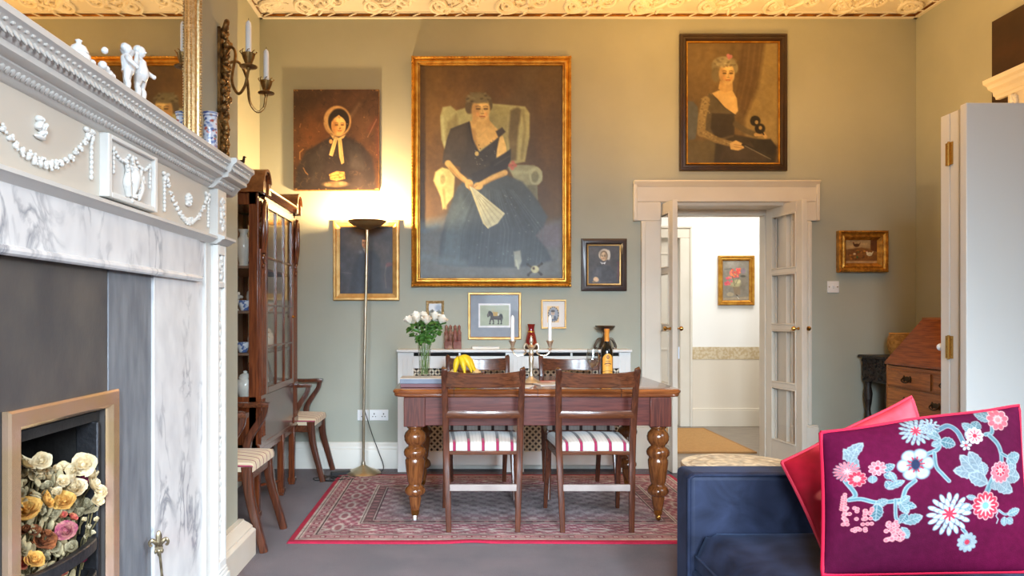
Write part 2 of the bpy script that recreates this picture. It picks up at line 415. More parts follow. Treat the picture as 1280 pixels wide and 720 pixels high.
# ---- architrave round the opening with eared head
b = MB()
def arch_bar(x0, x1, z0, z1):
    b.box(x0, x1, DB - .028, DB, z0, z1)
arch_bar(OX0 - .155, OX0, 0, OH - .15); arch_bar(OX1, OX1 + .155, 0, OH - .15)
b.box(OX0 - .217, OX1 + .217, DB - .0285, DB, OH, 2.262)
arch_bar(OX0 - .217, OX0, OH - .15, OH); arch_bar(OX1, OX1 + .217, OH - .15, OH)
for xe, sgn in ((OX0 - .155, -1), (OX1 + .155, 1)):
    # outer raised bead down each side
    xa, xb = sorted((xe, xe - sgn * .03)); b.box(xa, xb, DB - .042, DB - .01, .346, 1.95)
    xa, xb = sorted((xe + sgn * .062, xe + sgn * .035)); b.box(xa, xb, DB - .046, DB - .01, 1.9585, 2.25)
    xa, xb = sorted((xe + sgn * .05, xe - sgn * .16)); b.box(xa, xb, DB - .05, DB - .005, 0.001, .33); b.box(xa, xb, DB - .044, DB - .005, .33, .345)
b.sweep_x([(DB, 2.225), (DB - .03, 2.225), (DB - .05, 2.25), (DB - .066, 2.262), (DB - .066, 2.275), (DB, 2.275)], OX0 - .217, OX1 + .217)
b.build('trim_5', M['doorw'], kind=S, bevel=.006)
b = MB()   # lining of the thick wall and stop
b.box(OX0 - .01, OX0 + .012, DB + .001, DB + WT + .03, 0, OH - .025); b.box(OX1 - .03, OX1 + .01, DB + .001, DB + WT + .03, 0, OH - .025); b.box(OX0 - .01, OX1 + .01, DB + .001, DB + WT + .03, OH - .025, OH + .01)
b.box(OX1 - .10, OX1 - .028, DB + .24, DB + WT + .05, 0, OH - .07); b.box(OX0 + .005, OX1 - .028, DB + .241, DB + WT + .051, OH - .07, OH - .022)
b.build('trim_6', M['doorw'], kind=S, bevel=.004)

# ---- glazed double doors, both leaves swung into the room
def door_leaf(name, hinge, free, flip):
    hx, hy = hinge; fx, fy = free
    L = math.hypot(fx - hx, fy - hy); ang = math.atan2(fy - hy, fx - hx)
    root = bpy.data.objects.new(name, None); link(root); root.location = (hx, hy, 0); root.rotation_euler = (0, 0, ang); root['kind'] = S
    H1 = 2.095; t = .02
    zs = [(.20, .635), (.67, 1.095), (1.135, 1.545), (1.58, 2.015)]
    b = MB(); b.box(0, .075, -t, t, .01, H1); b.box(L - .075, L, -t, t, .01, H1)
    lo = .01
    for z0, z1 in zs: b.box(.075, L - .075, -t, t, lo, z0); lo = z1
    b.box(.075, L - .075, -t, t, lo, H1)
    for z0, z1 in zs:     # glazing beads both faces
        for y in (-t - .004, t - .008):
            b.ring_xz(y, y + .012, .0755, L - .0755, z0 + .0005, z1 - .0005, .012)
    b.build('door_frame', M['doorw'], root, bevel=.003)
    for z0, z1 in zs: MB().box(.076, L - .076, -.002, .002, z0 + .001, z1 - .001).build('pane', M['glass'], root, smooth=0)
    b = MB()
    for s_ in (-1, 1): b.lathe([(.0, 0), (.012, 0), (.012, .006), (.006, .012), (.006, .028), (.016, .034), (.019, .045), (.013, .056), (0, .058)], (L - .04, s_ * t, 1.11), 14, Matrix.Rotation(-s_ * PI / 2, 3, 'X'))
    b.build('knob', M['brass'], root)
    b = MB()
    for z in (.3, 1.05, 1.8): b.tube([(-.006, -flip * t, z), (-.006, -flip * t, z + .09)], .007, 8)
    b.build('hinge', M['brass'], root)
    return root
door_leaf('door_1', (1.601, DB + .235), (1.637, 5.48), 1)
door_leaf('door_2', (2.546, DB + .235), (2.622, 5.48), -1)

# ---- hallway beyond
HY = 7.88
MB().box(.9, 4.2, 6.02, HY + .1, -.12, 0).build('floor_hall', M['boards'], kind=S, smooth=0)
MB().box(OX0, OX1, DB - .03, DB + WT + .02, -.05, .012).build('trim_7', M['boards'], kind=S, bevel=.004)
b = MB(); b.box(.9, 1.66, HY, HY + .1, 0, 2.9); b.box(2.40, 4.2, HY, HY + .1, .87, 2.9); b.box(1.66, 2.40, HY, HY + .1, 2.06, 2.9)
b.box(.8, .9, 6.02, HY + .1, 0, 2.9); b.box(4.2, 4.3, 6.02, HY + .1, 0, 2.9)
b.build('wall_hall', M['hallwall'], kind=S, smooth=0)
MB().box(.8, 4.3, 6.02, HY + .1, 2.9, 3.0).build('ceiling_hall', M['hallwall'], kind=S, smooth=0)
b = MB(); b.box(2.40, 4.2, HY, HY + .1, 0, .735); b.build('wall_hall_dado', M['halldado'], kind=S, smooth=0)
MB().box(2.50, 4.2, HY - .004, HY + .1, .735, .87).build('trim_8', M['border'], kind=S, smooth=0)
b = MB(); b.box(2.50, 4.2, HY - .02, HY, 0, .18); b.box(2.50, 4.2, HY - .014, HY, .18, .2); b.build('baseboard_hall', M['halldado'], kind=S, bevel=.004)
b = MB()
for xa, xb, za, zb in ((2.40, 2.53, 0, 2.06), (1.53, 1.66, 0, 2.06), (1.53, 2.53, 2.06, 2.19)):
    b.box(xa, xb, HY - .03, HY, za, zb)
b.box(2.505, 2.532, HY - .045, HY - .002, 0, 2.165); b.box(1.53, 2.532, HY - .045, HY - .002, 2.165, 2.192)
b.build('trim_9', M['doorw'], kind=S, bevel=.006)
d3 = bpy.data.objects.new('door_3', None); link(d3); d3['kind'] = S; d3.location = (1.66, HY + .03, 0)
b = MB(); b.box(.002, .738, 0, .04, .01, 2.058)
for xa, xb in ((.1, .33), (.41, .64)):
    for za, zb in ((.2, .85), (1.1, 1.9)):
        b.ring_xz(-.008, .0, xa, xb, za, zb, .015)
b.build('door_panel', M['doorw'], d3, bevel=.004)
b = MB(); b.lathe([(0, 0), (.02, 0), (.02, .006), (.008, .012), (.008, .03), (.022, .038), (.026, .05), (.018, .062), (0, .065)], (.69, 0, 1.06), 16, Matrix.Rotation(PI/2, 3, 'X'))
b.lathe([(0, 0), (.016, 0), (.016, .008), (0, .012)], (.66, 0, 1.12), 12, Matrix.Rotation(PI/2, 3, 'X'))
b.build('knob', M['brass'], d3)
# ================================================================ fireplace wall
M['mantel'] = mat('grey_white_paint', (206, 203, 198), .4, c2=(214, 211, 206), scale=5)
M['ornament'] = mat('white_ornament_paint', (228, 227, 223), .42)
M['marble'] = marble('white_veined_marble', (230, 229, 229), (158, 160, 167), 4.2, .22, .06, (1, 1.5, .9))
M['slate'] = mat('blue_grey_slate', (128, 132, 138), .45, c2=(106, 110, 118), scale=5, stretch=(2, 6, 1.2), bump=.08, bscale=30)
M['slate2'] = mat('brown_grey_slate', (92, 86, 82), .32, c2=(70, 68, 70), scale=3, stretch=(1, 2, 1.4), bump=.08, bscale=24)
M['brassframe'] = mat('polished_copper_brass', (238, 200, 176), .22, .75, c2=(226, 190, 140), scale=6)
M['iron'] = mat('cast_iron', (62, 62, 66), .42, .6, c2=(48, 48, 52), scale=20, bump=.2, bscale=80)
M['soot'] = mat('sooty_brick', (26, 23, 22), .9, c2=(40, 36, 34), scale=8, bump=.4, bscale=40)

MP = thing('mantelpiece', 'tall white carved mantelpiece with marble slips and plaster swags', 'fireplace', (-1.0, 2.05, 0))
XF = -1.02
def cornice_profile(o):
    return [(-1.12, 1.722), (XF+o, 1.722), (-1.012+o, 1.727), (-1.006+o, 1.732), (-.990+o, 1.752), (-.984+o, 1.756), (-.984+o, 1.761),
            (-.960+o, 1.765), (-.956+o, 1.768), (-.956+o, 1.782), (-.950+o, 1.785), (-.946+o, 1.792), (-.940+o, 1.806), (-.934+o, 1.816),
            (-.928+o, 1.820), (-.922+o, 1.824), (-.922+o, 1.838), (-.926+o, 1.842), (-1.12, 1.842)]
b = MB(); b.sweep_y(cornice_profile(0), .86, 3.13)
for y0, y1 in ((2.905, 3.155), (.84, 1.08)): b.sweep_y(cornice_profile(.022), y0, y1)
b.build('shelf', M['mantel'], MP, world=True)
b = MB(); y = .9          # acanthus band under the shelf and egg band below
while y < 3.12:
    o = .022 if y > 2.91 else 0
    b.ell((-.9415+o, y, 1.801), (.0035, .0075, .019), (.45, -.42, .0), 6, 5); b.ell((-.9345+o, y + .006, 1.815), (.004, .009, .005), (.5, 0, 0), 6, 4)
    b.ell((-.9445+o, y + .012, 1.797), (.003, .0045, .014), (-.35, -.42, 0), 5, 4); y += .024
b.build('leaf_band', M['mantel'], MP, world=True, smooth=60)
b = MB(); y = .9
while y < 3.10:
    o = .022 if y > 2.91 else 0
    b.ell((-.9965+o, y, 1.743), (.005, .0075, .010), (.3, .7, 0), 6, 5); b.ell((-.999+o, y + .010, 1.742), (.004, .003, .010), (-.3, .7, 0), 5, 4); y += .019
b.build('egg_band', M['mantel'], MP, world=True, smooth=60)
MB().box(-1.12, XF, .953, 3.032, 1.51, 1.73).build('frieze', mat('greige_frieze_paint', (204, 196, 184), .45), MP, world=True)
for ya in (2.93, .95): MB().box(-1.118, -.985, ya, ya + .105, 1.505, 1.722).build('end_block', M['mantel'], MP, world=True, bevel=.002)
def lower_prof(o): return [(-1.12, 1.496), (-1.012+o, 1.496), (-1.008+o, 1.501), (-1.0+o, 1.504), (-.992+o, 1.512), (-.980+o, 1.516), (-.980+o, 1.526), (-.990+o, 1.529), (-1.010+o, 1.536), (XF+o, 1.540), (-1.12, 1.540)]
b = MB(); b.sweep_y(lower_prof(0), .93, 3.05); b.sweep_y(lower_prof(.028), 2.915, 3.06); b.sweep_y(lower_prof(.028), .92, 1.07)
b.build('architrave_moulding', M['mantel'], MP, world=True)
# tablets with raised borders
for (y0, y1) in ((2.035, 2.365), (1.10, 1.44)):
    b = MB(); b.box(-1.03, -1.004, y0, y1, 1.542, 1.722)
    t = b.build('tablet', M['mantel'], MP, world=True)
    b = MB(); z0, z1 = 1.542, 1.722
    b.ring_yz(-1.02, -.992, y0-.0008, y1+.0008, z0-.0008, z1-.001, .022, .016, .012)
    b.build('tablet_border', M['ornament'], t, world=True, bevel=.003)
    b = MB(); yc = (y0+y1)/2; rnd = random.Random(4)
    # an urn draped with garlands between two kneeling animals
    b.lathe([(0, 1.56), (.016, 1.562), (.009, 1.575), (.020, 1.60), (.025, 1.63), (.018, 1.645), (.021, 1.65), (.009, 1.662), (.005, 1.69), (0, 1.694)], (-1.0, yc, 0), 12)
    for s_ in (-1, 1):
        b.tube(spline([(-.998, yc + s_*.030, 1.565), (-.996, yc + s_*.046, 1.60), (-.996, yc + s_*.040, 1.635), (-.996, yc + s_*.046, 1.655)], 5), [.010, .013, .008, .007], 8); b.ell((-.994, yc + s_*.050, 1.662), (.007, .009, .007), None, 7, 5)
        for k in range(9):
            q = k / 8; b.ell((-1.0, yc + s_*(.02 + .1*q), 1.688 - .026*math.sin(q*PI)), (.006, .0075, .006), None, 6, 4)
        for k in range(6): b.ell((-1.0, yc + s_*.122, 1.684 - k*.013), (.005, .005, .0075), None, 6, 4)
    for k in range(60): b.ell((-.993, yc + rnd.gauss(0, .026), 1.612 + rnd.gauss(0, .03)), (.006, rnd.uniform(.004, .008), rnd.uniform(.004, .010)), (rnd.uniform(-1, 1), 0, 0), 6, 4)
    b.build('urn_relief', M['ornament'], t, world=True, smooth=60)
# swags, bows and shells on the frieze
def swag(yc, hw, zlow, seed):
    rnd = random.Random(seed); b = MB(); n = 21
    for k in range(n):
        q = -1 + 2*k/(n-1); z = zlow + .125*q*q; big = 1 + .9*math.exp(-(q*3.2)**2)
        b.ell((XF + .003, yc + hw*q, z), (.007*big**.5, .0095, .0072*big), (rnd.uniform(-.5, .5), 0, 0), 7, 5)
        [b.ell((XF + .007, yc + hw*q + rnd.uniform(-.009, .009), z + rnd.uniform(-.008, .008)*big), (.0045, .0045, .0045), None, 6, 4) for _ in range(4)]
    o = b.build('swag', M['ornament'], MP, world=True, smooth=60)
    for s_ in (-1, 1):
        b = MB(); y = yc + s_*hw; z = zlow + .128
        for (dy, dz, ry, rz) in ((-.016, .008, .014, .008), (.016, .008, .014, .008), (0, .004, .008, .008), (-.012, -.010, .006, .012), (.012, -.010, .006, .012)): b.ell((XF + .005, y + dy, z + dz), (.008, ry, rz), (rnd.uniform(-.6, .6), 0, 0), 7, 5)
        for k in range(8): b.ell((XF + .004, y - s_*.002 + s_*.012, z - .022 - k*.0135), (.006, .0055 + .001*(k % 2), .0085), None, 6, 4)
        b.build('bow', M['ornament'], o, world=True, smooth=60)
    b = MB(); zc = zlow + .085
    for k in range(22): a = rnd.random()*2*PI; r_ = rnd.random()**.5; b.ell((XF + .006, yc + .020*r_*math.cos(a), zc + .022*r_*math.sin(a)), (rnd.uniform(.006, .012), .007, .008), None, 6, 4)
    b.ell((XF + .004, yc, zc - .024), (.008, .024, .006), None, 8, 5)
    b.build('cameo', M['ornament'], o, world=True, smooth=60)
swag(1.741, .233, 1.573, 1); swag(2.69, .205, 1.556, 2)
# pilasters, plinths, marble lintel and jambs
for (y0, y1, e) in ((2.93, 3.035, 1), (.95, 1.055, -1)):
    b = MB(); b.box(-1.12, -1.0, y0, y1, .149, 1.498); 
    b.ring_yz(-1.01, -.985, y0-.0008, y1+.0008, .151, 1.495, .02, .04, .04); b.box(-1.01, -.9855, y0+.0195, y1-.0195, 1.32, 1.345)
    p = b.build('pilaster', M['ornament'], MP, world=True, bevel=.003)
    for nm, za, zb, n in (('capital_carving', 1.36, 1.45, 16), ('block_carving', 1.56, 1.69, 20), ('leaf_drop', .30, 1.28, 30)):
        rnd = random.Random(5); b = MB(); yc = (y0+y1)/2
        b.box(-1.002, -.9845 if nm == 'block_carving' else -.995, yc-.010, yc+.010, za, zb)
        for k in range(n):
            z = za + (zb-za)*(k+.5)/n
            if nm == 'leaf_drop': b.ell((-.996, yc + .006*math.sin(k*1.3), z), (.006, .011, .018), (.5*(-1)**k, 0, 0), 6, 4)
            else: b.ell((-.992 if nm != 'block_carving' else -.984, yc + rnd.uniform(-.022, .022), z), (.008, rnd.uniform(.008, .014), rnd.uniform(.008, .014)), (rnd.uniform(-1, 1), 0, 0), 6, 4)
        b.build(nm, M['ornament'], p, world=True, smooth=60)
    b = MB(); b.box(-1.12, -.972, y0-.012, y1+.012, 0, .13); b.box(-1.12, -.978, y0-.006, y1+.006, .13, .145); b.box(-1.12, -.982, y0-.002, y1+.002, .145, .16)
    b.build('plinth', M['ornament'], MP, world=True, bevel=.004)
    ya, yb = (2.868, 2.932) if e > 0 else (1.053, 1.117)
    b = MB(); b.box(-1.12, -1.012, ya, yb, 0, 1.5); b.build('inner_fillet', M['mantel'], MP, world=True, bevel=.004)
LY0, LY1 = 1.115, 2.87
b = MB(); b.box(-1.12, -1.010, 1.56, 2.415, 1.352, 1.50); b.box(-1.12, -1.0115, 2.4165, 2.80, 1.352, 1.50); b.box(-1.12, -1.0115, 1.2, 1.5585, 1.352, 1.5)
b.box(-1.12, -1.02, LY0, LY1, 1.36, 1.5)
b.build('marble_lintel', M['marble'], MP, world=True, bevel=.0015)
b = MB(); b.tube([(-1.012, 1.2, 1.349), (-1.012, 2.80, 1.349)], .0125, 10); b.build('marble_bead', M['marble'], MP, world=True)
for y0, y1 in ((2.416, 2.868), (1.117, 1.56)):
    MB().box(-1.12, -1.026, y0, y1, 0, 1.36).build('marble_jamb', M['marble'], MP, world=True, bevel=.002)
MB().box(-1.118, -.62, 1.0, 3.0, 0, .025).build('hearth_slab', M['slate'], MP, world=True, bevel=.004)

FI = thing('fire_grate', 'slate and cast iron fire grate with a polished copper edge', 'fire grate', (-1.06, 1.9, .025))
XS = -1.034
MB().box(-1.119, XS, 2.118, 2.412, .026, 1.35).build('slate_slip', M['slate'], FI, world=True, bevel=.003)
b = MB(); b.box(-1.119, XS-.003, 1.563, FY0-.001, .026, 1.35); b.box(-1.119, XS-.003, FY1+.001, 2.118, .026, 1.35); b.box(-1.119, XS-.003, FY0-.001, FY1+.001, .932, 1.35)
b.build('slate_panel', M['slate2'], FI, world=True)
b = MB(); prof = [(0, 0), (0, .014), (.006, .019), (.040, .019), (.048, .010), (.052, 0)]
y0, y1, z1 = 1.625, 2.152, .985
lo = []
for a, h in prof: lo.append([(XS + h, y0 + a, .03), (XS + h, y0 + a, z1 - a), (XS + h, y1 - a, z1 - a), (XS + h, y1 - a, .03)])
vs = [p for l in lo for p in l]; fs = []
for i in range(len(lo)):
    j = (i+1) % len(lo)
    for k in range(3): fs.append((i*4+k, i*4+k+1, j*4+k+1, j*4+k))
b.add(vs, fs); b.build('copper_edge', M['brassframe'], FI, world=True)
b = MB(); X0, X1 = -1.50, -1.05; ys, ye = FY0 + .004, FY1 - .004
b.box(X0, X0+.02, ys, ye, FZ0+.004, FZ1-.004); b.box(X0+.02, X1, ys, ys+.02, FZ0+.004, FZ1-.004); b.box(X0+.02, X1, ye-.02, ye, FZ0+.004, FZ1-.004)
b.box(X0+.02, X1, ys+.02, ye-.02, FZ0+.004, FZ0+.03); b.box(X0+.02, X1, ys+.02, ye-.02, FZ1-.03, FZ1-.004)
b.build('firebox', M['soot'], FI, world=True)
MB().box(-1.10, -1.036, FY1-.040, FY1-.026, .15, .90).build('cheek', M['iron'], FI, world=True, bevel=.004)
for z in (.560, .465, .37):
    pts = [(-1.14, FY0+.03, z), (-1.075, FY0+.035, z), (-1.030, FY0+.08, z), (-1.018, 1.89, z), (-1.030, FY1-.09, z), (-1.060, FY1-.045, z), (-1.12, FY1-.045, z)]
    MB().tube(spline(pts, 8), .0165, 10, sq=(1, .7)).build('grate_bar', M['iron'], FI, world=True)

# ---- dried flowers in the grate
def rose_mesh(rnd, R, layers=3, ruffle=.0, tall=1.0):
    b = MB()
    for L_ in range(layers):
        n = (3, 5, 6, 7)[L_]; rr = R * (.30 + .27 * L_); tilt = .12 + .30 * L_; p1, p2 = rnd.random()*6, rnd.random()*6
        for k in range(n):
            a0 = 2*PI*k/n + L_*.7 + rnd.uniform(-.2, .2); wob = rnd.uniform(.85, 1.15); ht = R * (1.25 - .16*L_) * rnd.uniform(.78, 1.14); ph = rnd.random()*6
            def fn(u, v, a0=a0, rr=rr, wob=wob, ht=ht, tilt=tilt, ph=ph):
                w_ = math.sin(min(1, v*1.15 + .25) * PI * .62) * 1.25
                a = a0 + (u - .5) * w_ * 1.9
                r = rr * (.35 + .75*math.sin(v*PI*.55)) * wob + R*.20*tilt*max(0, v - .7)*6 + (.05 + ruffle)*R*math.sin(u*9 + ph)*v
                return (r*math.cos(a), r*math.sin(a), -R*.55 + ht*v*(1 - .12*(2*u-1)**2) + ruffle*R*.9*math.sin(u*7 + ph*2)*v*v)
            b.grid(fn, 6, 4)
    b.ell((0, 0, -R*.25), (R*.42, R*.42, R*.45), None, 8, 5)
    b.v = [(x, y, z*tall) for x, y, z in b.v]
    return b
dry = {'cream': ((246, 232, 200), (226, 202, 156)), 'beige': ((190, 178, 146), (166, 152, 118)), 'purple': ((122, 22, 62), (88, 14, 44)), 'yellow': ((232, 188, 104), (216, 158, 70)),
       'pink': ((214, 84, 96), (232, 160, 110)), 'magenta': ((168, 70, 104), (206, 140, 130)), 'rust': ((176, 104, 58), (120, 68, 40)), 'ivory': ((236, 222, 190), (214, 194, 152))}
dmat = {k: mat('dried_' + k, v[0], .85, c2=v[1], scale=70, bump=.4, bscale=150) for k, v in dry.items()}
stemm = mat('dried_stem', (128, 112, 74), .9, c2=(92, 84, 56), scale=40)
DL = {'cream': 'pale cream dried rose head in the fire grate bunch', 'beige': 'greyish beige dried rose head low in the fire grate bunch', 'purple': 'single deep purple dried rose among cream ones in the grate',
      'yellow': 'golden yellow dried rose head in the fire grate bunch', 'pink': 'small coral pink dried rose in the fire grate bunch', 'magenta': 'large magenta pink dried rose in middle of grate bunch',
      'rust': 'rust brown dried rose head in the fire grate bunch', 'ivory': 'slender ivory dried bud at edge of the fire grate bunch'}
FL = [(80,165,22,'cream'),(128,185,31,'cream'),(200,172,28,'cream'),(100,238,26,'cream'),(165,240,26,'cream'),(240,245,33,'cream'),(300,205,24,'cream'),(345,217,26,'cream'),(395,192,36,'cream'),
      (350,302,36,'cream'),(430,240,27,'cream'),(446,284,32,'cream'),(478,322,26,'cream'),(300,270,24,'cream'),(270,215,20,'cream'),(405,385,34,'beige'),(375,420,24,'beige'),(90,330,26,'beige'),(392,253,27,'purple'),
      (146,350,26,'yellow'),(222,356,30,'yellow'),(302,362,32,'yellow'),(126,402,42,'yellow'),(166,642,30,'yellow'),(298,430,16,'pink'),(346,440,20,'pink'),(104,664,26,'pink'),(312,505,30,'magenta'),
      (206,548,36,'rust'),(160,505,24,'rust'),(228,520,22,'rust'),(398,452,18,'ivory'),(420,488,22,'ivory'),(458,452,20,'ivory'),(440,515,18,'ivory'),(412,530,18,'ivory'),(190,215,24,'cream'),(330,262,26,'cream'),(225,290,22,'beige'),(270,320,20,'cream'),(462,362,24,'cream'),(190,410,22,'beige'),(330,395,22,'beige'),(250,420,24,'beige'),(120,500,24,'rust'),(260,580,22,'beige'),(340,580,24,'beige'),(110,600,22,'beige'),(215,640,20,'beige'),(296,700,20,'pink'),(386,632,20,'purple')]
for i, (fx, fy, fr, kd) in enumerate(FL):
    rnd = random.Random(100 + i); px, py = fx/3.787, 530 + fy/3.787
    X = -1.058 - .05*rnd.random()*max(0, 1 - px/125) - (.03 if fy < 260 and px < 80 else 0)
    Y = 900*(-X)/(575-px)
    if Y > FY1 - .055: Y = FY1 - .055; X = -(575-px)*Y/900
    p = W(px, py, Y); R = fr/3.787*Y/900*.98
    root = thing('dried_flower', DL[kd] if not (kd == 'purple' and fy > 400) else 'small dark purple dried bud below the top grate bar', 'dried flower', p, 0, 'dried flowers in the fire grate')
    dv = Vector((.5 + rnd.gauss(0, .25), -.55 + rnd.gauss(0, .3), .55 + rnd.gauss(0, .22))); root.rotation_euler = (dv.to_track_quat('Z', 'Y').to_matrix() @ Matrix.Rotation(rnd.random()*6, 3, 'Z')).to_euler()
    bm_ = rose_mesh(rnd, R, 4 if fr > 27 else 3, .07) if kd != 'ivory' else rose_mesh(rnd, R*.8, 2, .05)
    bm_.build('bloom', dmat[kd], root, smooth=60, recalc=False)
    inv = basis(root).inverted(); q0 = p - dv.normalized()*R*.5; MB().tube([inv @ q0, inv @ (q0 + Vector((-.02, 0, -.03))), inv @ Vector((p.x - .04, min(max(p.y, FY0+.05), FY1-.06), max(.36, p.z - .14)))], .0022, 6).build('stem', stemm, root)
rnd = random.Random(9); b = MB(); b2 = MB()
for k in range(150):
    Y = rnd.uniform(FY0+.03, FY1-.06); X = rnd.uniform(-1.22, -1.085); z0 = rnd.uniform(.36, .5); z1 = z0 + rnd.uniform(.08, .30)
    b.tube([(X-.05, Y, z0), (X-.02, Y+rnd.uniform(-.02, .02), (z0+z1)/2), (X, min(FY1-.04, max(FY0+.03, Y+rnd.uniform(-.05, .05))), z1)], .0018, 5)
for k in range(700):
    Y = rnd.uniform(FY0+.04, FY1-.06); X = rnd.uniform(-1.20, -1.075); z = .36 + .42*rnd.random(); 
    b2.ell((X, Y, z), (rnd.uniform(.004, .008), rnd.uniform(.006, .012), rnd.uniform(.012, .026)), (rnd.uniform(-1, 1), rnd.uniform(-1, 1), rnd.uniform(-2, 2)), 6, 4)
df = b2.build('dried_foliage', mat('dried_leaf', (206, 190, 148), .9, c2=(124, 110, 80), scale=22), None, smooth=60)
tag(df, 'grey green dried leaves and twigs packed behind the grate bars', 'dried foliage', None, 'stuff')
b.build('twig', stemm, df)['kind'] = 'stuff'

# ---- poker with fleur-de-lis handle
pk = thing('poker', 'slim metal poker with a fleur-de-lis handle leaning on the marble jamb', 'fire iron', (-.93, 2.33, .025))
Mpew = mat('aged_brass', (176, 160, 130), .32, .9, c2=(120, 104, 82), scale=40)
b = MB(); b.tube([(-.93, 2.33, .026), (-.985, 2.36, .432)], .0042, 8); b.build('rod', Mpew, pk, world=True)
b = MB(); hc = Vector((-.988, 2.362, .455)); FQ = Matrix.Rotation(-1.17, 3, 'Z'); V = lambda x, y, z: FQ @ Vector((x, y, z))
b.ell(hc + V(0, 0, .018), (.006, .010, .026), (0, 0, -1.17), 8, 8)
for s_ in (-1, 1):
    b.tube(spline([hc + V(0, s_*.003, -.010), hc + V(0, s_*.010, .004), hc + V(0, s_*.020, .014), hc + V(0, s_*.028, .006), hc + V(0, s_*.026, -.004), hc + V(0, s_*.020, -.002)], 5), [.004, .007, .006, .004, .004], 8)
    b.ell(hc + V(0, s_*.010, -.024), (.005, .007, .008), None, 8, 5)
b.obox(hc + V(0, 0, -.012), (.012, .026, .009), (0, 0, -1.17)); b.ell(hc + V(0, 0, -.028), (.006, .006, .014), None, 8, 6)
b.build('handle', Mpew, pk, world=True)

# ---- mantel shelf ornaments
M['porc'] = mat('white_porcelain', (240, 240, 240), .12, coat=.4)
def putto(b, o, h, lean=0, arm=1, turn=0.0):
    """small standing child figure, h tall, at o, facing +X"""
    o = Vector(o); k = h/.165; R = Matrix.Rotation(turn, 3, 'Z')
    q = lambda x, y, z: o + (R @ Vector((x, y, z)))*k
    for s_ in (-1, 1):
        b.tube(spline([q(.0, s_*.016, .0), q(.004, s_*.017, .03), q(0, s_*.016, .045), q(.003, s_*.013, .075)], 4), [.008*k, .010*k, .009*k, .015*k], 8)
        b.ell(q(.008, s_*.017, .004), (.012*k, .007*k, .005*k), None, 7, 5)
        hand = q(.03, s_*.032, .085) if s_ == arm else q(.012, s_*.045, .13)
        b.tube(spline([q(0, s_*.018, .118), q(.006, s_*.036, .102), hand], 4), [.009*k, .008*k, .006*k], 8); b.ell(hand, .007*k, None, 7, 5)
    b.tube(spline([q(0, 0, .068), q(.006, 0, .085), q(.002, 0, .105), q(0, 0, .122), q(0, 0, .134)], 4), [.019*k, .022*k, .020*k, .019*k, .008*k], 10)
    b.ell(q(.003, lean*.006, .150), (.0155*k, .0145*k, .0175*k), None, 10, 8)
    b.ell(q(-.004, lean*.006, .156), (.015*k, .0165*k, .015*k), None, 9, 6)
    b.ell(q(.019, lean*.006, .148), (.003*k, .003*k, .003*k), None, 5, 4)
fg = thing('porcelain_figurine', 'white porcelain child figure with drapery standing on the mantel shelf', 'figurine', (-.985, 2.19, 1.842))
b = MB(); putto(b, (-.975, 2.19, 1.852), .168); b.build('child_figure', M['porc'], fg, world=True, smooth=60)
b = MB(); b.lathe([(.028, 1.8425), (.030, 1.846), (.026, 1.852), (0, 1.854)], (-.985, 2.19, 0), 16)
b.tube(spline([(-.998, 2.222, 1.856), (-.99, 2.222, 1.89), (-.985, 2.216, 1.92), (-.985, 2.205, 1.945)], 5), [.010, .013, .010, .006], 8); b.build('base_and_drapery', M['porc'], fg, world=True)
fg = thing('porcelain_figurine', 'white porcelain figure raising a bowl beside the child figure on mantel', 'figurine', (-.985, 2.105, 1.842))
b = MB(); putto(b, (-.975, 2.105, 1.852), .145, 1, -1, .5); b.build('child_figure', M['porc'], fg, world=True, smooth=60)
b = MB(); b.lathe([(.026, 1.8425), (.028, 1.846), (.024, 1.852), (0, 1.854)], (-.985, 2.105, 0), 16); b.lathe([(0, 1.955), (.006, 1.957), (.016, 1.972), (.021, 1.984), (.017, 1.984), (0, 1.97)], (-.98, 2.122, 0), 14)
b.tube(spline([(-.985, 2.14, 1.90), (-.982, 2.142, 1.93), (-.98, 2.124, 1.958)], 5), .006, 8); b.build('bowl', M['porc'], fg, world=True)
fg = thing('porcelain_group', 'low white porcelain group of flowers and shells on the mantel shelf', 'figurine', (-.985, 2.0, 1.842))
b = MB(); rnd = random.Random(3); b.lathe([(.035, 1.8425), (.038, 1.848), (.03, 1.856), (0, 1.858)], (-.985, 2.0, 0), 16)
for k in range(26): b.ell((-.985 + rnd.gauss(0, .012), 2.0 + rnd.gauss(0, .028), 1.862 + abs(rnd.gauss(0, .016))), (rnd.uniform(.008, .014),)*3, None, 7, 5)
b.build('posy', M['porc'], fg, world=True, smooth=60)
fg = thing('porcelain_pot', 'round white porcelain pot with domed lid on the mantel shelf', 'pot', (-.985, 1.86, 1.842))
MB().lathe([(.016, 1.8425), (.022, 1.846), (.030, 1.862), (.028, 1.876), (.022, 1.882)], (-.985, 1.86, 0), 18).build('pot_body', M['porc'], fg, world=True)
MB().lathe([(.024, 1.882), (.024, 1.885), (.018, 1.898), (.008, 1.904), (.006, 1.908), (.009, 1.914), (0, 1.919)], (-.985, 1.86, 0), 18).build('lid', M['porc'], fg, world=True)
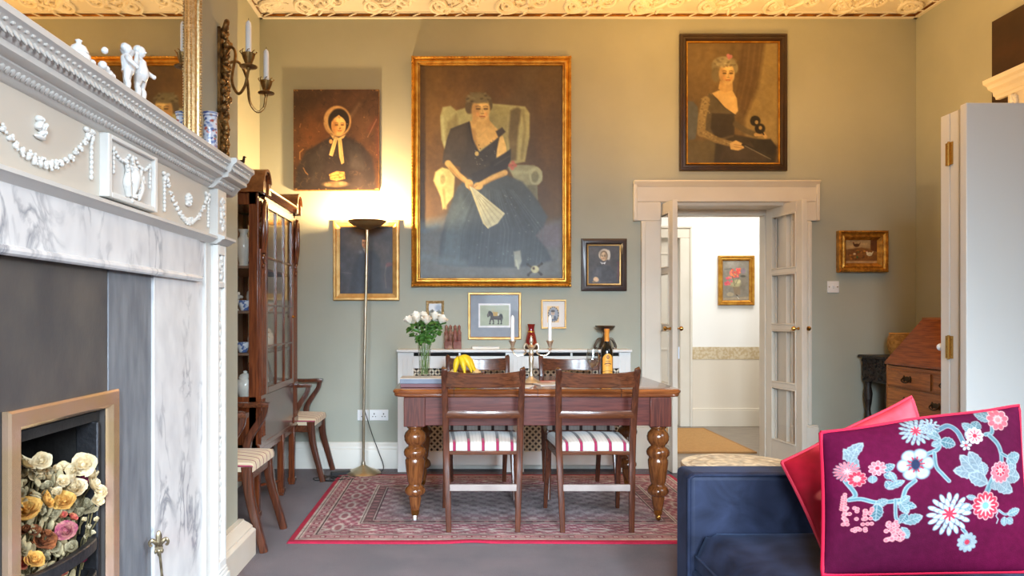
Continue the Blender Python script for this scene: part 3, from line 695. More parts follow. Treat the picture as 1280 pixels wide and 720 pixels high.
# sleeve vase painted with blue and red flowers
vy, vx = 2.985, -1.035
p = Paint(0, 0, 60, 100, 90, 110, (212, 214, 224)); rnd = random.Random(12)
for k in range(170):
    c = rnd.choice([(70, 92, 150), (90, 110, 165), (178, 70, 60), (150, 160, 190), (196, 140, 90), (60, 74, 128), (120, 140, 120)])
    p.ell(rnd.random()*60, rnd.random()*100, rnd.uniform(1.2, 3.2), rnd.uniform(1.2, 4), c, .5, .8, rnd.random()*3)
for y in (2, 8, 92, 97): p.line([(0, y), (60, y)], 1.6, (70, 86, 140))
pr = [(.026, 1.843), (.028, 1.85), (.029, 1.90), (.0285, 1.98), (.026, 2.015), (.029, 2.032), (.032, 2.045)]
zz = [a[1] for a in pr]; rr = [a[0] for a in pr]
vs_ = painted_grid('sleeve_vase', p, lambda u, v: (vx + np.interp(2.045 - v*.202, zz, rr)*math.cos(2*PI*u), vy + np.interp(2.045 - v*.202, zz, rr)*math.sin(2*PI*u), 2.045 - v*.202), mat('painted_china', (255, 255, 255), .15, attr=True, coat=.4), None)
tag(vs_, 'slim china sleeve vase with blue and red painting beside the gilt mirror', 'vase')
# ================================================================ pictures
M['canvas'] = mat('oil_paint', (255, 255, 255), .42, c2=(238, 236, 232), scale=30, bump=.06, bscale=220, attr=True)
M['print'] = mat('print_paper', (255, 255, 255), .5, attr=True)
M['gilt'] = mat('gilt_frame', (214, 162, 70), .32, .75, c2=(180, 120, 42), scale=18, bump=.12, bscale=120)
M['giltdk'] = mat('old_gilt_frame', (222, 162, 66), .36, .7, c2=(160, 104, 38), scale=26, bump=.25, bscale=110)
M['giltpale'] = mat('pale_gilt_frame', (220, 178, 112), .4, .45, c2=(200, 152, 84), scale=20)
M['giltant'] = mat('antique_gilt_frame', (224, 202, 158), .3, .75, c2=(196, 160, 104), scale=90, bump=.12, bscale=260)
M['framebrown'] = mat('dark_brown_frame', (62, 42, 30), .35, c2=(48, 32, 24), scale=8)
M['framegrey'] = mat('dark_grey_brown_frame', (74, 64, 62), .28, c2=(62, 50, 48), scale=8, coat=.2)
M['pictureglass'] = glassmat('picture_glass', (255, 255, 255), .03, .008, .3)
M['edge'] = mat('worn_canvas_edge', (156, 112, 60), .8, c2=(108, 74, 38), scale=40)

def frame_ring(b, w, h, prof):
    n = len(prof)
    for a, hh in prof: b.v += [(-w/2+a, -hh, a), (w/2-a, -hh, a), (w/2-a, -hh, h-a), (-w/2+a, -hh, h-a)]; b.t += [(0, 0)]*4
    base = len(b.v) - 4*n
    for i in range(n-1):
        for k in range(4): b.f.append((base+i*4+k, base+i*4+(k+1) % 4, base+(i+1)*4+(k+1) % 4, base+(i+1)*4+k))
def beads(b, w, h, inset, y, pitch, r, tilt=0.0):
    for (x0, z0, x1, z1) in ((-w/2+inset, inset, w/2-inset, inset), (-w/2+inset, h-inset, w/2-inset, h-inset), (-w/2+inset, inset, -w/2+inset, h-inset), (w/2-inset, inset, w/2-inset, h-inset)):
        L = math.hypot(x1-x0, z1-z0); n = max(2, int(L/pitch)); al = math.atan2(z1-z0, x1-x0)
        for i in range(n+1):
            t = i/n; b.ell((x0+(x1-x0)*t, y, z0+(z1-z0)*t), (r[0], r[1], r[2]), (0, -al+tilt, 0), 6, 4)
def picture(name, label, rect, prof, fmat, paint=None, cinset=None, cdepth=.012, liner=None, bead=None, glass=False, cmat=None, wallrz=0, at=None, size=None, loops=True, cat='picture', group=None):
    if rect is not None:
        dep = max(hh for a, hh in prof) if prof else .03
        Yf = DB - dep; x0, x1 = XP(rect[0], Yf), XP(rect[2], Yf); z1, z0 = ZP(rect[1], Yf), ZP(rect[3], Yf)
        w, h = x1-x0, z1-z0; loc = ((x0+x1)/2, DB - .001, z0)
    else: (w, h), loc = size, at
    root = thing(name, label, cat, loc, wallrz, group)
    if prof:
        b = MB(); frame_ring(b, w, h, prof); fr = b.build('frame', fmat, root, smooth=25)
        ins = prof[-1][0]
        if bead:
            for bd in bead:
                b = MB(); beads(b, w, h, *bd[1:]); b.build(bd[0], fmat, fr, smooth=60)
    else: ins = 0
    if liner:
        b = MB(); frame_ring(b, w - 2*ins, h - 2*ins, liner[0])
        for k in range(len(b.v)): b.v[k] = (b.v[k][0], b.v[k][1], b.v[k][2] + ins)
        b.build('slip', liner[1], root, smooth=25); ins += liner[0][-1][0]
    cw, ch = w - 2*ins + .004, h - 2*ins + .004
    if paint is not None:
        painted_grid('canvas', paint, lambda u, v: (-cw/2 + u*cw, -cdepth, ins - .002 + ch*(1-v)), cmat or M['canvas'], root, smooth=0)
    if glass: MB().add([(-cw/2, -cdepth-.005, ins-.002), (cw/2, -cdepth-.005, ins-.002), (cw/2, -cdepth-.005, ins+ch), (-cw/2, -cdepth-.005, ins+ch)], [(0, 1, 2, 3)]).build('glazing', M['pictureglass'], root, smooth=0)
    return root, w, h

# ---- painters ---------------------------------------------------------------
def face(p, cx, cy, rx, ry, skin, shade, look=1, tilt=0.0):
    """oil-sketch head: skin oval, shaded side, sockets, brows, nose, lips"""
    sh = shade
    p.ell(cx, cy, rx, ry, skin, .18, 1, tilt)
    p.ell(cx - look*rx*.62, cy + ry*.1, rx*.42, ry*.8, sh, .9, .65, tilt)
    p.ell(cx + look*rx*.25, cy - ry*.55, rx*.5, ry*.28, [min(255, q*1.12) for q in skin], .9, .7)
    for s in (-1, 1):
        ex = cx + look*rx*.12 + s*rx*.42; ey = cy - ry*.08
        p.ell(ex, ey, rx*.26, ry*.13, sh, .8, .8); p.line([(ex - rx*.18, ey), (ex + rx*.18, ey)], ry*.09, [q*.35 for q in sh])
        p.line([(ex - rx*.25, ey - ry*.19), (ex, ey - ry*.24), (ex + rx*.24, ey - ry*.18)], ry*.06, [q*.5 for q in sh], None, .8)
        p.ell(ex + s*rx*.02, cy + ry*.36, rx*.2, ry*.18, [min(255, skin[0]*1.02), skin[1]*.86, skin[2]*.82], .9, .6)
    nx = cx + look*rx*.16
    p.line([(nx, cy - ry*.05), (nx + look*rx*.06, cy + ry*.26)], rx*.11, [q*.84 for q in skin], None, .8); p.line([(nx - rx*.10, cy + ry*.31), (nx + rx*.14, cy + ry*.31)], ry*.07, [q*.7 for q in sh], None, .9)
    p.line([(nx - rx*.26, cy + ry*.56), (nx, cy + ry*.54), (nx + rx*.26, cy + ry*.56)], ry*.10, (skin[0]*.72, skin[1]*.42, skin[2]*.38), None, .9)
    p.line([(nx - rx*.2, cy + ry*.68), (nx + rx*.2, cy + ry*.68)], ry*.05, sh, None, .6)
def craquelure(p, rnd, n, c, a=.35, w=.9):
    x0, x1, y0, y1 = p.X.min(), p.X.max(), p.Y.min(), p.Y.max()
    for k in range(n):
        x, y = rnd.uniform(x0, x1), rnd.uniform(y0, y1); pts = [(x, y)]
        for j in range(4): x += rnd.gauss(0, 1)*(x1-x0)*.018; y += rnd.gauss(0, 1)*(y1-y0)*.018; pts.append((x, y))
        p.line(pts, p.px*w, c, None, a)

# 1. unframed portrait: old woman in a bonnet
def paint_bonnet():
    p = Paint(97, 115, 480, 570, 150, 178, (74, 48, 30)); rnd = random.Random(1)
    p.ell(200, 320, 120, 160, (112, 68, 34), 1.9, .8); p.ell(420, 260, 90, 160, (104, 74, 48), 1.9, .7); p.ell(140, 150, 160, 90, (54, 36, 26), 1.9, .7)
    p.line([(350, 240), (392, 180)], 14, (150, 122, 92), 16, .5); p.line([(440, 300), (478, 240), (480, 420)], 16, (122, 62, 48), 20, .6); p.line([(430, 330), (470, 250)], 4, (190, 150, 110), 4, .5)
    p.poly([(100, 570), (112, 470), (150, 395), (225, 350), (270, 325), (330, 325), (400, 360), (450, 420), (470, 570)], (48, 40, 38), 14)
    p.poly([(170, 420), (240, 360), (230, 480), (180, 540)], (62, 54, 50), 18, .7); p.poly([(340, 350), (400, 380), (420, 480), (350, 470)], (66, 60, 58), 20, .7)
    p.ell(293, 258, 62, 70, (196, 152, 96), .12); p.ell(298, 262, 53, 62, (214, 172, 112), .15)
    p.ell(300, 258, 48, 58, (38, 26, 20), .15)
    p.ell(299, 276, 33, 46, (232, 180, 108), .15); p.poly([(262, 236), (300, 204), (338, 236), (330, 258), (300, 228), (270, 260)], (36, 26, 20), 4)
    face(p, 299, 278, 31, 42, (236, 184, 112), (178, 118, 62), 1)
    p.poly([(262, 318), (300, 334), (332, 318), (322, 334), (300, 344), (272, 336)], (216, 178, 116), 3)
    p.poly([(278, 336), (294, 340), (272, 418), (256, 412)], (228, 188, 122), 3); p.poly([(296, 340), (312, 336), (324, 446), (312, 454), (302, 420)], (224, 182, 116), 3)
    p.line([(286, 345), (268, 405)], 3, (180, 136, 82), 3, .8); p.line([(306, 345), (316, 440)], 3, (184, 140, 86), 3, .8); p.ell(264, 350, 8, 10, (200, 152, 92), .3)
    p.poly([(256, 500), (290, 485), (326, 488), (328, 520), (290, 528), (262, 524)], (206, 152, 82), 4); p.line([(262, 508), (300, 500)], 3, (150, 98, 50)); p.line([(266, 518), (312, 512)], 3, (150, 98, 50)); p.line([(300, 492), (326, 500)], 3, (160, 106, 54))
    p.ell(285, 544, 56, 14, (128, 104, 72), .5, .8); p.ell(250, 546, 16, 8, (156, 128, 92), .5, .7); p.ell(318, 540, 18, 9, (150, 124, 92), .5, .7)
    for pts in ([(124, 430), (124, 400), (140, 385)], [(140, 470), (150, 490), (160, 500)], [(128, 270), (124, 285)]): p.line(pts, 4, (190, 140, 84), 3, .7)
    craquelure(p, rnd, 90, (150, 110, 70), .25); craquelure(p, rnd, 60, (30, 20, 14), .4); p.noise(.28, 10, 4)
    for k in range(40): p.ell(rnd.choice([rnd.uniform(97, 112), rnd.uniform(465, 480), rnd.uniform(97, 480)]), rnd.choice([rnd.uniform(115, 480), 566, 118]), 2.5, 2.5, (196, 148, 84), .6, .6)
    return p
r_ = picture('unframed_portrait_picture', 'unframed old canvas portrait of a woman in a ribboned bonnet', (367, 112, 474, 238), None, None)
root, w_, h_ = r_
p1 = paint_bonnet()
b = MB(); b.box(-w_/2, w_/2, -.034, -.001, 0, h_); b.build('stretcher', M['edge'], root, smooth=0)
painted_grid('canvas', p1, lambda u, v: (-w_/2 + .003 + u*(w_-.006), -.0352, .003 + (h_-.006)*(1-v)), M['canvas'], root, smooth=0)

# 2. dark portrait half hidden by the lamp
def paint_darkman():
    p = Paint(85, 118, 480, 605, 100, 120, (62, 58, 64)); rnd = random.Random(2)
    p.ell(200, 210, 120, 110, (104, 88, 70), 1.9, .7); p.ell(400, 300, 120, 160, (82, 70, 62), 1.9, .7); p.ell(130, 400, 70, 220, (70, 68, 74), 1.9, .6)
    p.poly([(150, 605), (190, 400), (230, 310), (270, 285), (330, 290), (380, 350), (400, 605)], (44, 44, 54), 24); p.poly([(205, 605), (225, 360), (262, 300), (275, 605)], (52, 56, 72), 20, .8)
    face(p, 271, 236, 22, 38, (222, 160, 100), (150, 96, 62), -1); p.ell(270, 198, 24, 14, (86, 60, 44), .3); p.poly([(256, 274), (290, 274), (276, 318)], (196, 184, 172), 4, .8); p.ell(240, 300, 20, 16, (150, 148, 156), 1.9, .6)
    p.ell(452, 396, 26, 20, (108, 62, 64), .4); p.line([(430, 400), (420, 470), (430, 560)], 6, (138, 118, 104), 6, .7); p.poly([(436, 410), (478, 400), (478, 560), (436, 560)], (62, 52, 58), 8)
    p.line([(96, 448), (170, 456)], 6, (104, 96, 96), 5, .7); p.noise(.35, 12, 4); return p
picture('gilt_portrait', 'gilt framed dark portrait of a seated man behind the floor lamp', (416, 275, 499, 375.5),
        [(0, 0), (0, .026), (.006, .034), (.020, .034), (.028, .026), (.040, .022), (.052, .018), (.055, .012)], M['giltpale'], paint_darkman(), cdepth=.010)

# 3. big full-length portrait in the centre
def paint_lady():
    p = Paint(58, 48, 484, 684, 190, 284, (96, 66, 38)); rnd = random.Random(3)
    p.ell(110, 160, 130, 200, (134, 92, 48), 1.9, .8); p.ell(180, 90, 120, 70, (110, 72, 36), 1.9, .7); p.ell(420, 330, 90, 300, (84, 58, 36), 1.9, .8); p.ell(330, 100, 110, 60, (90, 58, 30), 1.9, .7)  # lighter left side paints the floor lamp's glow into the background
    p.poly([(375, 50), (410, 50), (400, 300), (390, 520), (430, 500), (484, 480), (484, 684), (58, 684), (58, 520), (120, 500)], (96, 74, 56), 40, .5)
    p.poly([(58, 515), (140, 500), (300, 560), (484, 505), (484, 684), (58, 684)], (112, 104, 108), 26); p.poly([(360, 520), (484, 520), (484, 590), (400, 600)], (116, 96, 112), 24, .7)  # bluish lower part paints cool daylight reflection into the canvas
    p.line([(58, 530), (58, 684)], 30, (104, 104, 116), 30, .6); p.line([(440, 60), (430, 260), (470, 480)], 30, (106, 74, 42), 36, .5)
    ch = (176, 158, 116)
    p.poly([(118, 200), (126, 172), (150, 168), (166, 182), (200, 172), (260, 160), (330, 166), (372, 170), (386, 190), (386, 260), (372, 335), (330, 345), (200, 340), (150, 345), (122, 270)], ch, 5)
    p.poly([(262, 165), (325, 172), (318, 240), (322, 330), (280, 300), (262, 220)], (158, 140, 98), 8); p.poly([(328, 182), (350, 172), (362, 180), (352, 240), (346, 330), (330, 335), (322, 260)], (112, 92, 64), 8); p.line([(366, 182), (372, 240), (362, 325)], 8, (150, 132, 94), 6)
    p.poly([(140, 215), (166, 192), (180, 240), (150, 330), (134, 270)], (140, 120, 84), 10, .8); p.line([(124, 200), (128, 262), (140, 320)], 8, (196, 182, 142), 6, .8)
    p.poly([(320, 350), (352, 344), (400, 346), (424, 364), (424, 392), (408, 404), (410, 450), (372, 440), (352, 410)], (150, 142, 122), 5); p.ell(404, 378, 20, 28, (172, 164, 142), .2); p.ell(402, 380, 11, 17, (128, 120, 100), .4); p.line([(340, 368), (390, 366)], 10, (176, 168, 144), 8, .7); p.poly([(380, 405), (408, 404), (410, 450), (378, 442)], (118, 108, 92), 5)
    p.poly([(98, 392), (104, 366), (124, 352), (146, 358), (162, 380), (158, 440), (126, 478), (120, 440)], (214, 190, 132), 5); p.ell(120, 386, 16, 26, (228, 206, 150), .3); p.line([(128, 420), (134, 474)], 8, (176, 148, 98), 6); p.ell(126, 388, 8, 14, (184, 158, 108), .5)
    # gown
    p.poly([(112, 640), (120, 560), (136, 500), (170, 410), (215, 372), (310, 372), (365, 395), (410, 450), (440, 500), (428, 530), (405, 556), (440, 600), (452, 630), (400, 646), (330, 652), (190, 648)], (72, 74, 84), 8)
    p.poly([(118, 640), (140, 520), (176, 430), (205, 470), (190, 560), (180, 646)], (96, 102, 114), 16, .8); p.poly([(250, 470), (330, 430), (400, 500), (390, 560), (300, 600), (230, 640), (215, 560)], (62, 62, 72), 18, .8)
    for k in range(26):
        x = 130 + k*11.5; p.line([(210 + k*5, 420), (x + 10, 540), (x, 640)], 2.2, rnd.choice([(104, 112, 126), (52, 54, 62), (88, 92, 104)]), 3, .5)
    for k in range(40): p.ell(rnd.uniform(150, 420), rnd.uniform(430, 630), 2, 2, (142, 142, 146), .8, .5)
    p.line([(64, 540), (110, 530)], 16, (96, 106, 126), 12, .7); p.line([(70, 620), (190, 640)], 22, (112, 116, 126), 14, .6)
    # shoulders, chest and arms
    sk = (222, 170, 108); sd = (170, 118, 68)
    p.poly([(208, 214), (262, 208), (292, 240), (306, 262), (268, 280), (232, 302), (214, 280), (204, 240)], sk, 4); p.poly([(218, 205), (258, 200), (262, 224), (238, 238), (216, 224)], (206, 152, 92), 4); p.poly([(206, 232), (222, 236), (232, 296), (216, 282)], sd, 8, .6)
    p.poly([(284, 268), (306, 258), (316, 290), (318, 318), (288, 322)], (232, 184, 122), 3)
    p.poly([(150, 236), (196, 218), (206, 214), (212, 250), (222, 290), (236, 306), (262, 286), (292, 262), (284, 244), (304, 232), (314, 246), (296, 262), (288, 300), (282, 350), (250, 382), (212, 384), (180, 372), (178, 350), (126, 338), (128, 310), (140, 262)], (66, 54, 48), 4)
    p.poly([(150, 240), (196, 222), (198, 300), (182, 346), (126, 338), (132, 300)], (78, 64, 56), 8, .8); p.line([(205, 220), (214, 270), (234, 310)], 6, (44, 36, 34), 5, .8)
    p.poly([(212, 372), (282, 340), (262, 400), (214, 392)], (54, 46, 46), 6); p.poly([(240, 306), (290, 270), (284, 330), (236, 350)], (58, 50, 50), 5)
    for k in range(26): p.ell(rnd.uniform(222, 290), rnd.uniform(268, 360), 2, 1.6, rnd.choice([(126, 112, 100), (40, 34, 34), (150, 136, 120)]), .8, .7)
    p.poly([(268, 336), (316, 306), (330, 296), (330, 330), (318, 356), (270, 372)], (50, 44, 46), 4); p.line([(280, 346), (326, 318)], 3, (84, 72, 70), 3, .7)
    p.line([(142, 340), (170, 372), (202, 398)], 19, sk, 4, 1, 14); p.line([(146, 352), (174, 382), (200, 404)], 5, sd, 5, .6)
    p.line([(312, 368), (272, 384), (232, 406)], 17, sk, 4, 1, 13); p.line([(308, 376), (268, 394), (236, 412)], 5, sd, 5, .6)
    p.ell(205, 402, 12, 14, sk, .25); p.ell(232, 408, 14, 11, sk, .25)
    for k in range(4): p.line([(202 + k*4, 404), (206 + k*3, 420 - k)], 2.6, (190, 134, 84), 1.6); p.line([(228 - k*3, 406 + k*3), (216 + k, 412 + k*2)], 2.6, (190, 134, 84), 1.6)
    # fan
    p.poly([(206, 410), (220, 414), (312, 490), (290, 520), (262, 534), (246, 520)], (196, 182, 160), 3)
    for k in range(9): t = k/8; p.line([(212, 412), (264 + 46*t, 532 - 42*t)], 1.8, (150, 136, 122) if k % 2 else (216, 202, 182), 1.5, .7)
    p.line([(208, 410), (250, 520), (262, 534)], 3, (226, 202, 160), 2)
    # head and hair
    p.ell(234, 160, 39, 33, (104, 84, 58), .2); p.ell(206, 174, 13, 18, (92, 72, 50), .35); p.ell(266, 166, 9, 16, (98, 78, 54), .35); p.poly([(216, 196), (264, 196), (268, 226), (240, 240), (212, 228)], (212, 160, 100), 4)
    face(p, 240, 180, 27, 36, (224, 172, 112), (170, 116, 70), 1, .05)
    p.ell(232, 146, 35, 15, (116, 96, 68), .4)
    for k in range(22): p.ell(rnd.uniform(200, 268), rnd.uniform(130, 158), 5, 3, rnd.choice([(132, 112, 84), (70, 54, 38), (112, 94, 68)]), .8, .7, rnd.uniform(-.6, .6))
    p.line([(218, 236), (232, 262), (258, 240)], 1.6, (196, 150, 96), 1.2, .7); p.ell(228, 311, 6, 7, (216, 176, 118), .3)
    for q in ((336, 338), (328, 346), (342, 346), (334, 354)): p.ell(q[0], q[1], 6, 6, (196, 96, 92), .5, .8)
    p.poly([(338, 604), (358, 600), (362, 632), (356, 652), (342, 648)], (168, 158, 152), 5); p.line([(345, 630), (352, 655)], 5, (196, 184, 170), 4)
    # small repair on the canvas
    for a_, c_ in (((380, 642, 422, 672), (60, 44, 30)), ((422, 640, 382, 672), (60, 44, 30))): p.line([(a_[0], a_[1]), (a_[2], a_[3])], 6, c_, 3)
    p.ell(402, 657, 12, 11, (206, 184, 146), .3); p.ell(398, 654, 4, 4, (90, 60, 40), .5)
    for q in ((380, 642), (422, 640), (420, 672), (382, 674)): p.ell(q[0], q[1], 4, 4, (40, 26, 18), .4)
    p.C *= np.array([.96, 1.07, 1.04]); p.noise(.16, 14, 4); p.noise(.05, 90, 1); return p
picture('large_portrait', 'very large gilt framed portrait of a seated lady holding a fan', (514, 69.5, 714.5, 358.5),
        [(0, 0), (0, .030), (.004, .040), (.012, .046), (.020, .040), (.024, .034), (.044, .042), (.052, .040), (.058, .028), (.066, .026), (.070, .014)], M['gilt'], paint_lady(), cdepth=.012,
        bead=[('rope_edge', .010, -.045, .026, (.014, .006, .006), .5), ('inner_beading', .061, -.029, .014, (.005, .004, .004))])

# 4. small old woman in a white cap
def paint_cap():
    p = Paint(155, 170, 488, 570, 84, 100, (78, 72, 72)); rnd = random.Random(4)
    p.ell(220, 230, 90, 90, (92, 82, 76), 1.9, .8); p.poly([(160, 570), (200, 440), (262, 372), (380, 372), (440, 450), (460, 570)], (74, 72, 78), 16); p.poly([(240, 400), (300, 380), (290, 560), (220, 560)], (90, 90, 98), 16, .7)
    p.ell(326, 264, 62, 62, (212, 196, 172), .15); p.ell(372, 268, 18, 52, (226, 216, 200), .4); p.ell(322, 276, 40, 54, (120, 96, 66), .2); face(p, 320, 282, 32, 46, (216, 186, 146), (160, 126, 90), -1)
    p.poly([(278, 338), (316, 350), (344, 336), (330, 366), (314, 356), (300, 366)], (216, 214, 214), 4)
    p.ell(238, 524, 30, 26, (216, 186, 150), .3, 1, .5); p.ell(214, 548, 18, 10, (150, 120, 84), .5); p.line([(460, 350), (478, 340), (470, 520)], 14, (108, 60, 70), 12, .8); p.line([(180, 556), (420, 550)], 6, (98, 94, 98), 6, .6)
    p.noise(.25, 10, 3); return p
picture('small_portrait', 'small dark framed portrait of an old woman in a white cap', (727, 298, 784, 363.5),
        [(0, 0), (0, .020), (.004, .024), (.022, .030), (.034, .030), (.046, .016)], M['framegrey'], paint_cap(), liner=([(0, .014), (.003, .018), (.010, .016), (.012, .010)], M['giltpale']), cdepth=.010, glass=False)

# 5. horse print in a wide grey mount
def paint_horse():
    p = Paint(80, 80, 650, 580, 150, 132, (138, 146, 158)); rnd = random.Random(5)
    p.poly([(176, 182), (554, 182), (554, 466), (176, 466)], (236, 236, 240), 4); p.poly([(194, 204), (535, 204), (537, 442), (196, 446)], (172, 182, 160), 4); p.ell(480, 300, 60, 110, (184, 194, 172), 1.9, .8)
    d = (74, 70, 70)
    p.poly([(318, 336), (350, 326), (400, 330), (446, 326), (456, 350), (446, 380), (400, 374), (352, 372), (330, 380)], d, 4)
    for x, y0 in ((304, 425), (345, 425), (405, 425), (438, 425)): p.line([(x + (18 if x < 330 else 0), 360), (x + 8, 395), (x + 6, y0)], 17, d, 3, 1, 11); p.line([(x - 4, y0 - 3), (x + 14, y0 - 3)], 8, (44, 42, 44), 2)
    p.poly([(318, 350), (352, 336), (340, 292), (318, 276), (290, 288), (276, 318), (282, 346), (300, 340), (312, 326)], d, 3); p.poly([(286, 282), (318, 270), (344, 296), (352, 332), (334, 310)], (52, 50, 54), 3); p.line([(292, 300), (290, 330)], 7, (140, 130, 120), 3, .8); p.line([(300, 276), (304, 262)], 6, d, 2)
    p.ell(440, 330, 20, 26, (56, 54, 56), .3); p.line([(452, 320), (462, 352), (448, 392)], 10, (48, 46, 48), 3, 1, 6)
    p.poly([(348, 284), (404, 284), (402, 330), (352, 330)], (198, 164, 92), 4); p.line([(344, 248), (348, 290)], 8, (206, 170, 100), 3); p.line([(352, 334), (440, 344)], 5, (112, 104, 96), 3); p.ell(410, 312, 10, 12, (220, 216, 206), .5); p.line([(360, 300), (398, 320)], 3, (150, 120, 64), 3, .7)
    p.line([(300, 430), (450, 430)], 5, (136, 146, 128), 5, .7); p.noise(.06, 12, 3); return p
picture('horse_print', 'gold framed grey mounted print of a saddled horse above the radiator cover', (585, 365.5, 651.5, 424.5),
        [(0, 0), (0, .016), (.004, .020), (.014, .020), (.018, .012), (.021, .010)], M['giltpale'], paint_horse(), cdepth=.007, glass=True, cmat=M['print'])

# 6. oval miniature in a cream mount
def paint_oval():
    p = Paint(944, 160, 1192, 460, 70, 84, (232, 224, 216)); rnd = random.Random(6)
    p.poly([(996, 218), (1128, 218), (1128, 404), (996, 404)], (244, 208, 150), 4); p.ell(1066, 312, 62, 88, (66, 66, 74), .1); p.ell(1066, 312, 52, 78, (154, 162, 176), .15); 
    for k in range(16): a = k*PI/8; p.ell(1066 + 57*math.cos(a), 312 + 82*math.sin(a), 6, 7, (198, 180, 150), .5)
    p.poly([(1024, 384), (1040, 330), (1090, 330), (1108, 380)], (92, 100, 118), 8); p.ell(1060, 296, 22, 28, (206, 182, 160), .2); p.ell(1060, 274, 24, 14, (96, 88, 88), .4); p.line([(1050, 296), (1054, 296)], 4, (90, 70, 60)); p.line([(1066, 296), (1072, 296)], 4, (90, 70, 60)); p.line([(1054, 310), (1066, 310)], 3, (150, 100, 90))
    p.poly([(1044, 330), (1072, 330), (1066, 366), (1048, 362)], (214, 206, 192), 6, .8); return p
picture('oval_miniature', 'small gold framed oval miniature in a cream mount on the wall', (676.5, 374.5, 708, 411),
        [(0, 0), (0, .014), (.003, .018), (.010, .018), (.014, .010)], M['giltpale'], paint_oval(), cdepth=.006, glass=True, cmat=M['print'])

# 7. tiny picture behind the roses
def paint_tiny():
    p = Paint(0, 0, 100, 90, 40, 36, (226, 228, 230)); p.poly([(0, 55), (30, 40), (55, 62), (80, 40), (100, 60), (100, 90), (0, 90)], (120, 124, 112), 6); p.ell(75, 30, 25, 22, (150, 164, 184), .8, .8); p.line([(20, 90), (28, 45)], 6, (86, 84, 78), 3); p.line([(50, 90), (54, 60)], 5, (96, 94, 84), 3); return p
picture('tiny_picture', 'tiny wooden framed view hanging just behind the white roses', (532.5, 376, 555, 399),
        [(0, 0), (0, .014), (.004, .020), (.016, .016), (.022, .010)], M['giltant'], paint_tiny(), cdepth=.008, cmat=M['print'], bead=[('corner_beading', .008, -.02, .02, (.008, .005, .005))])

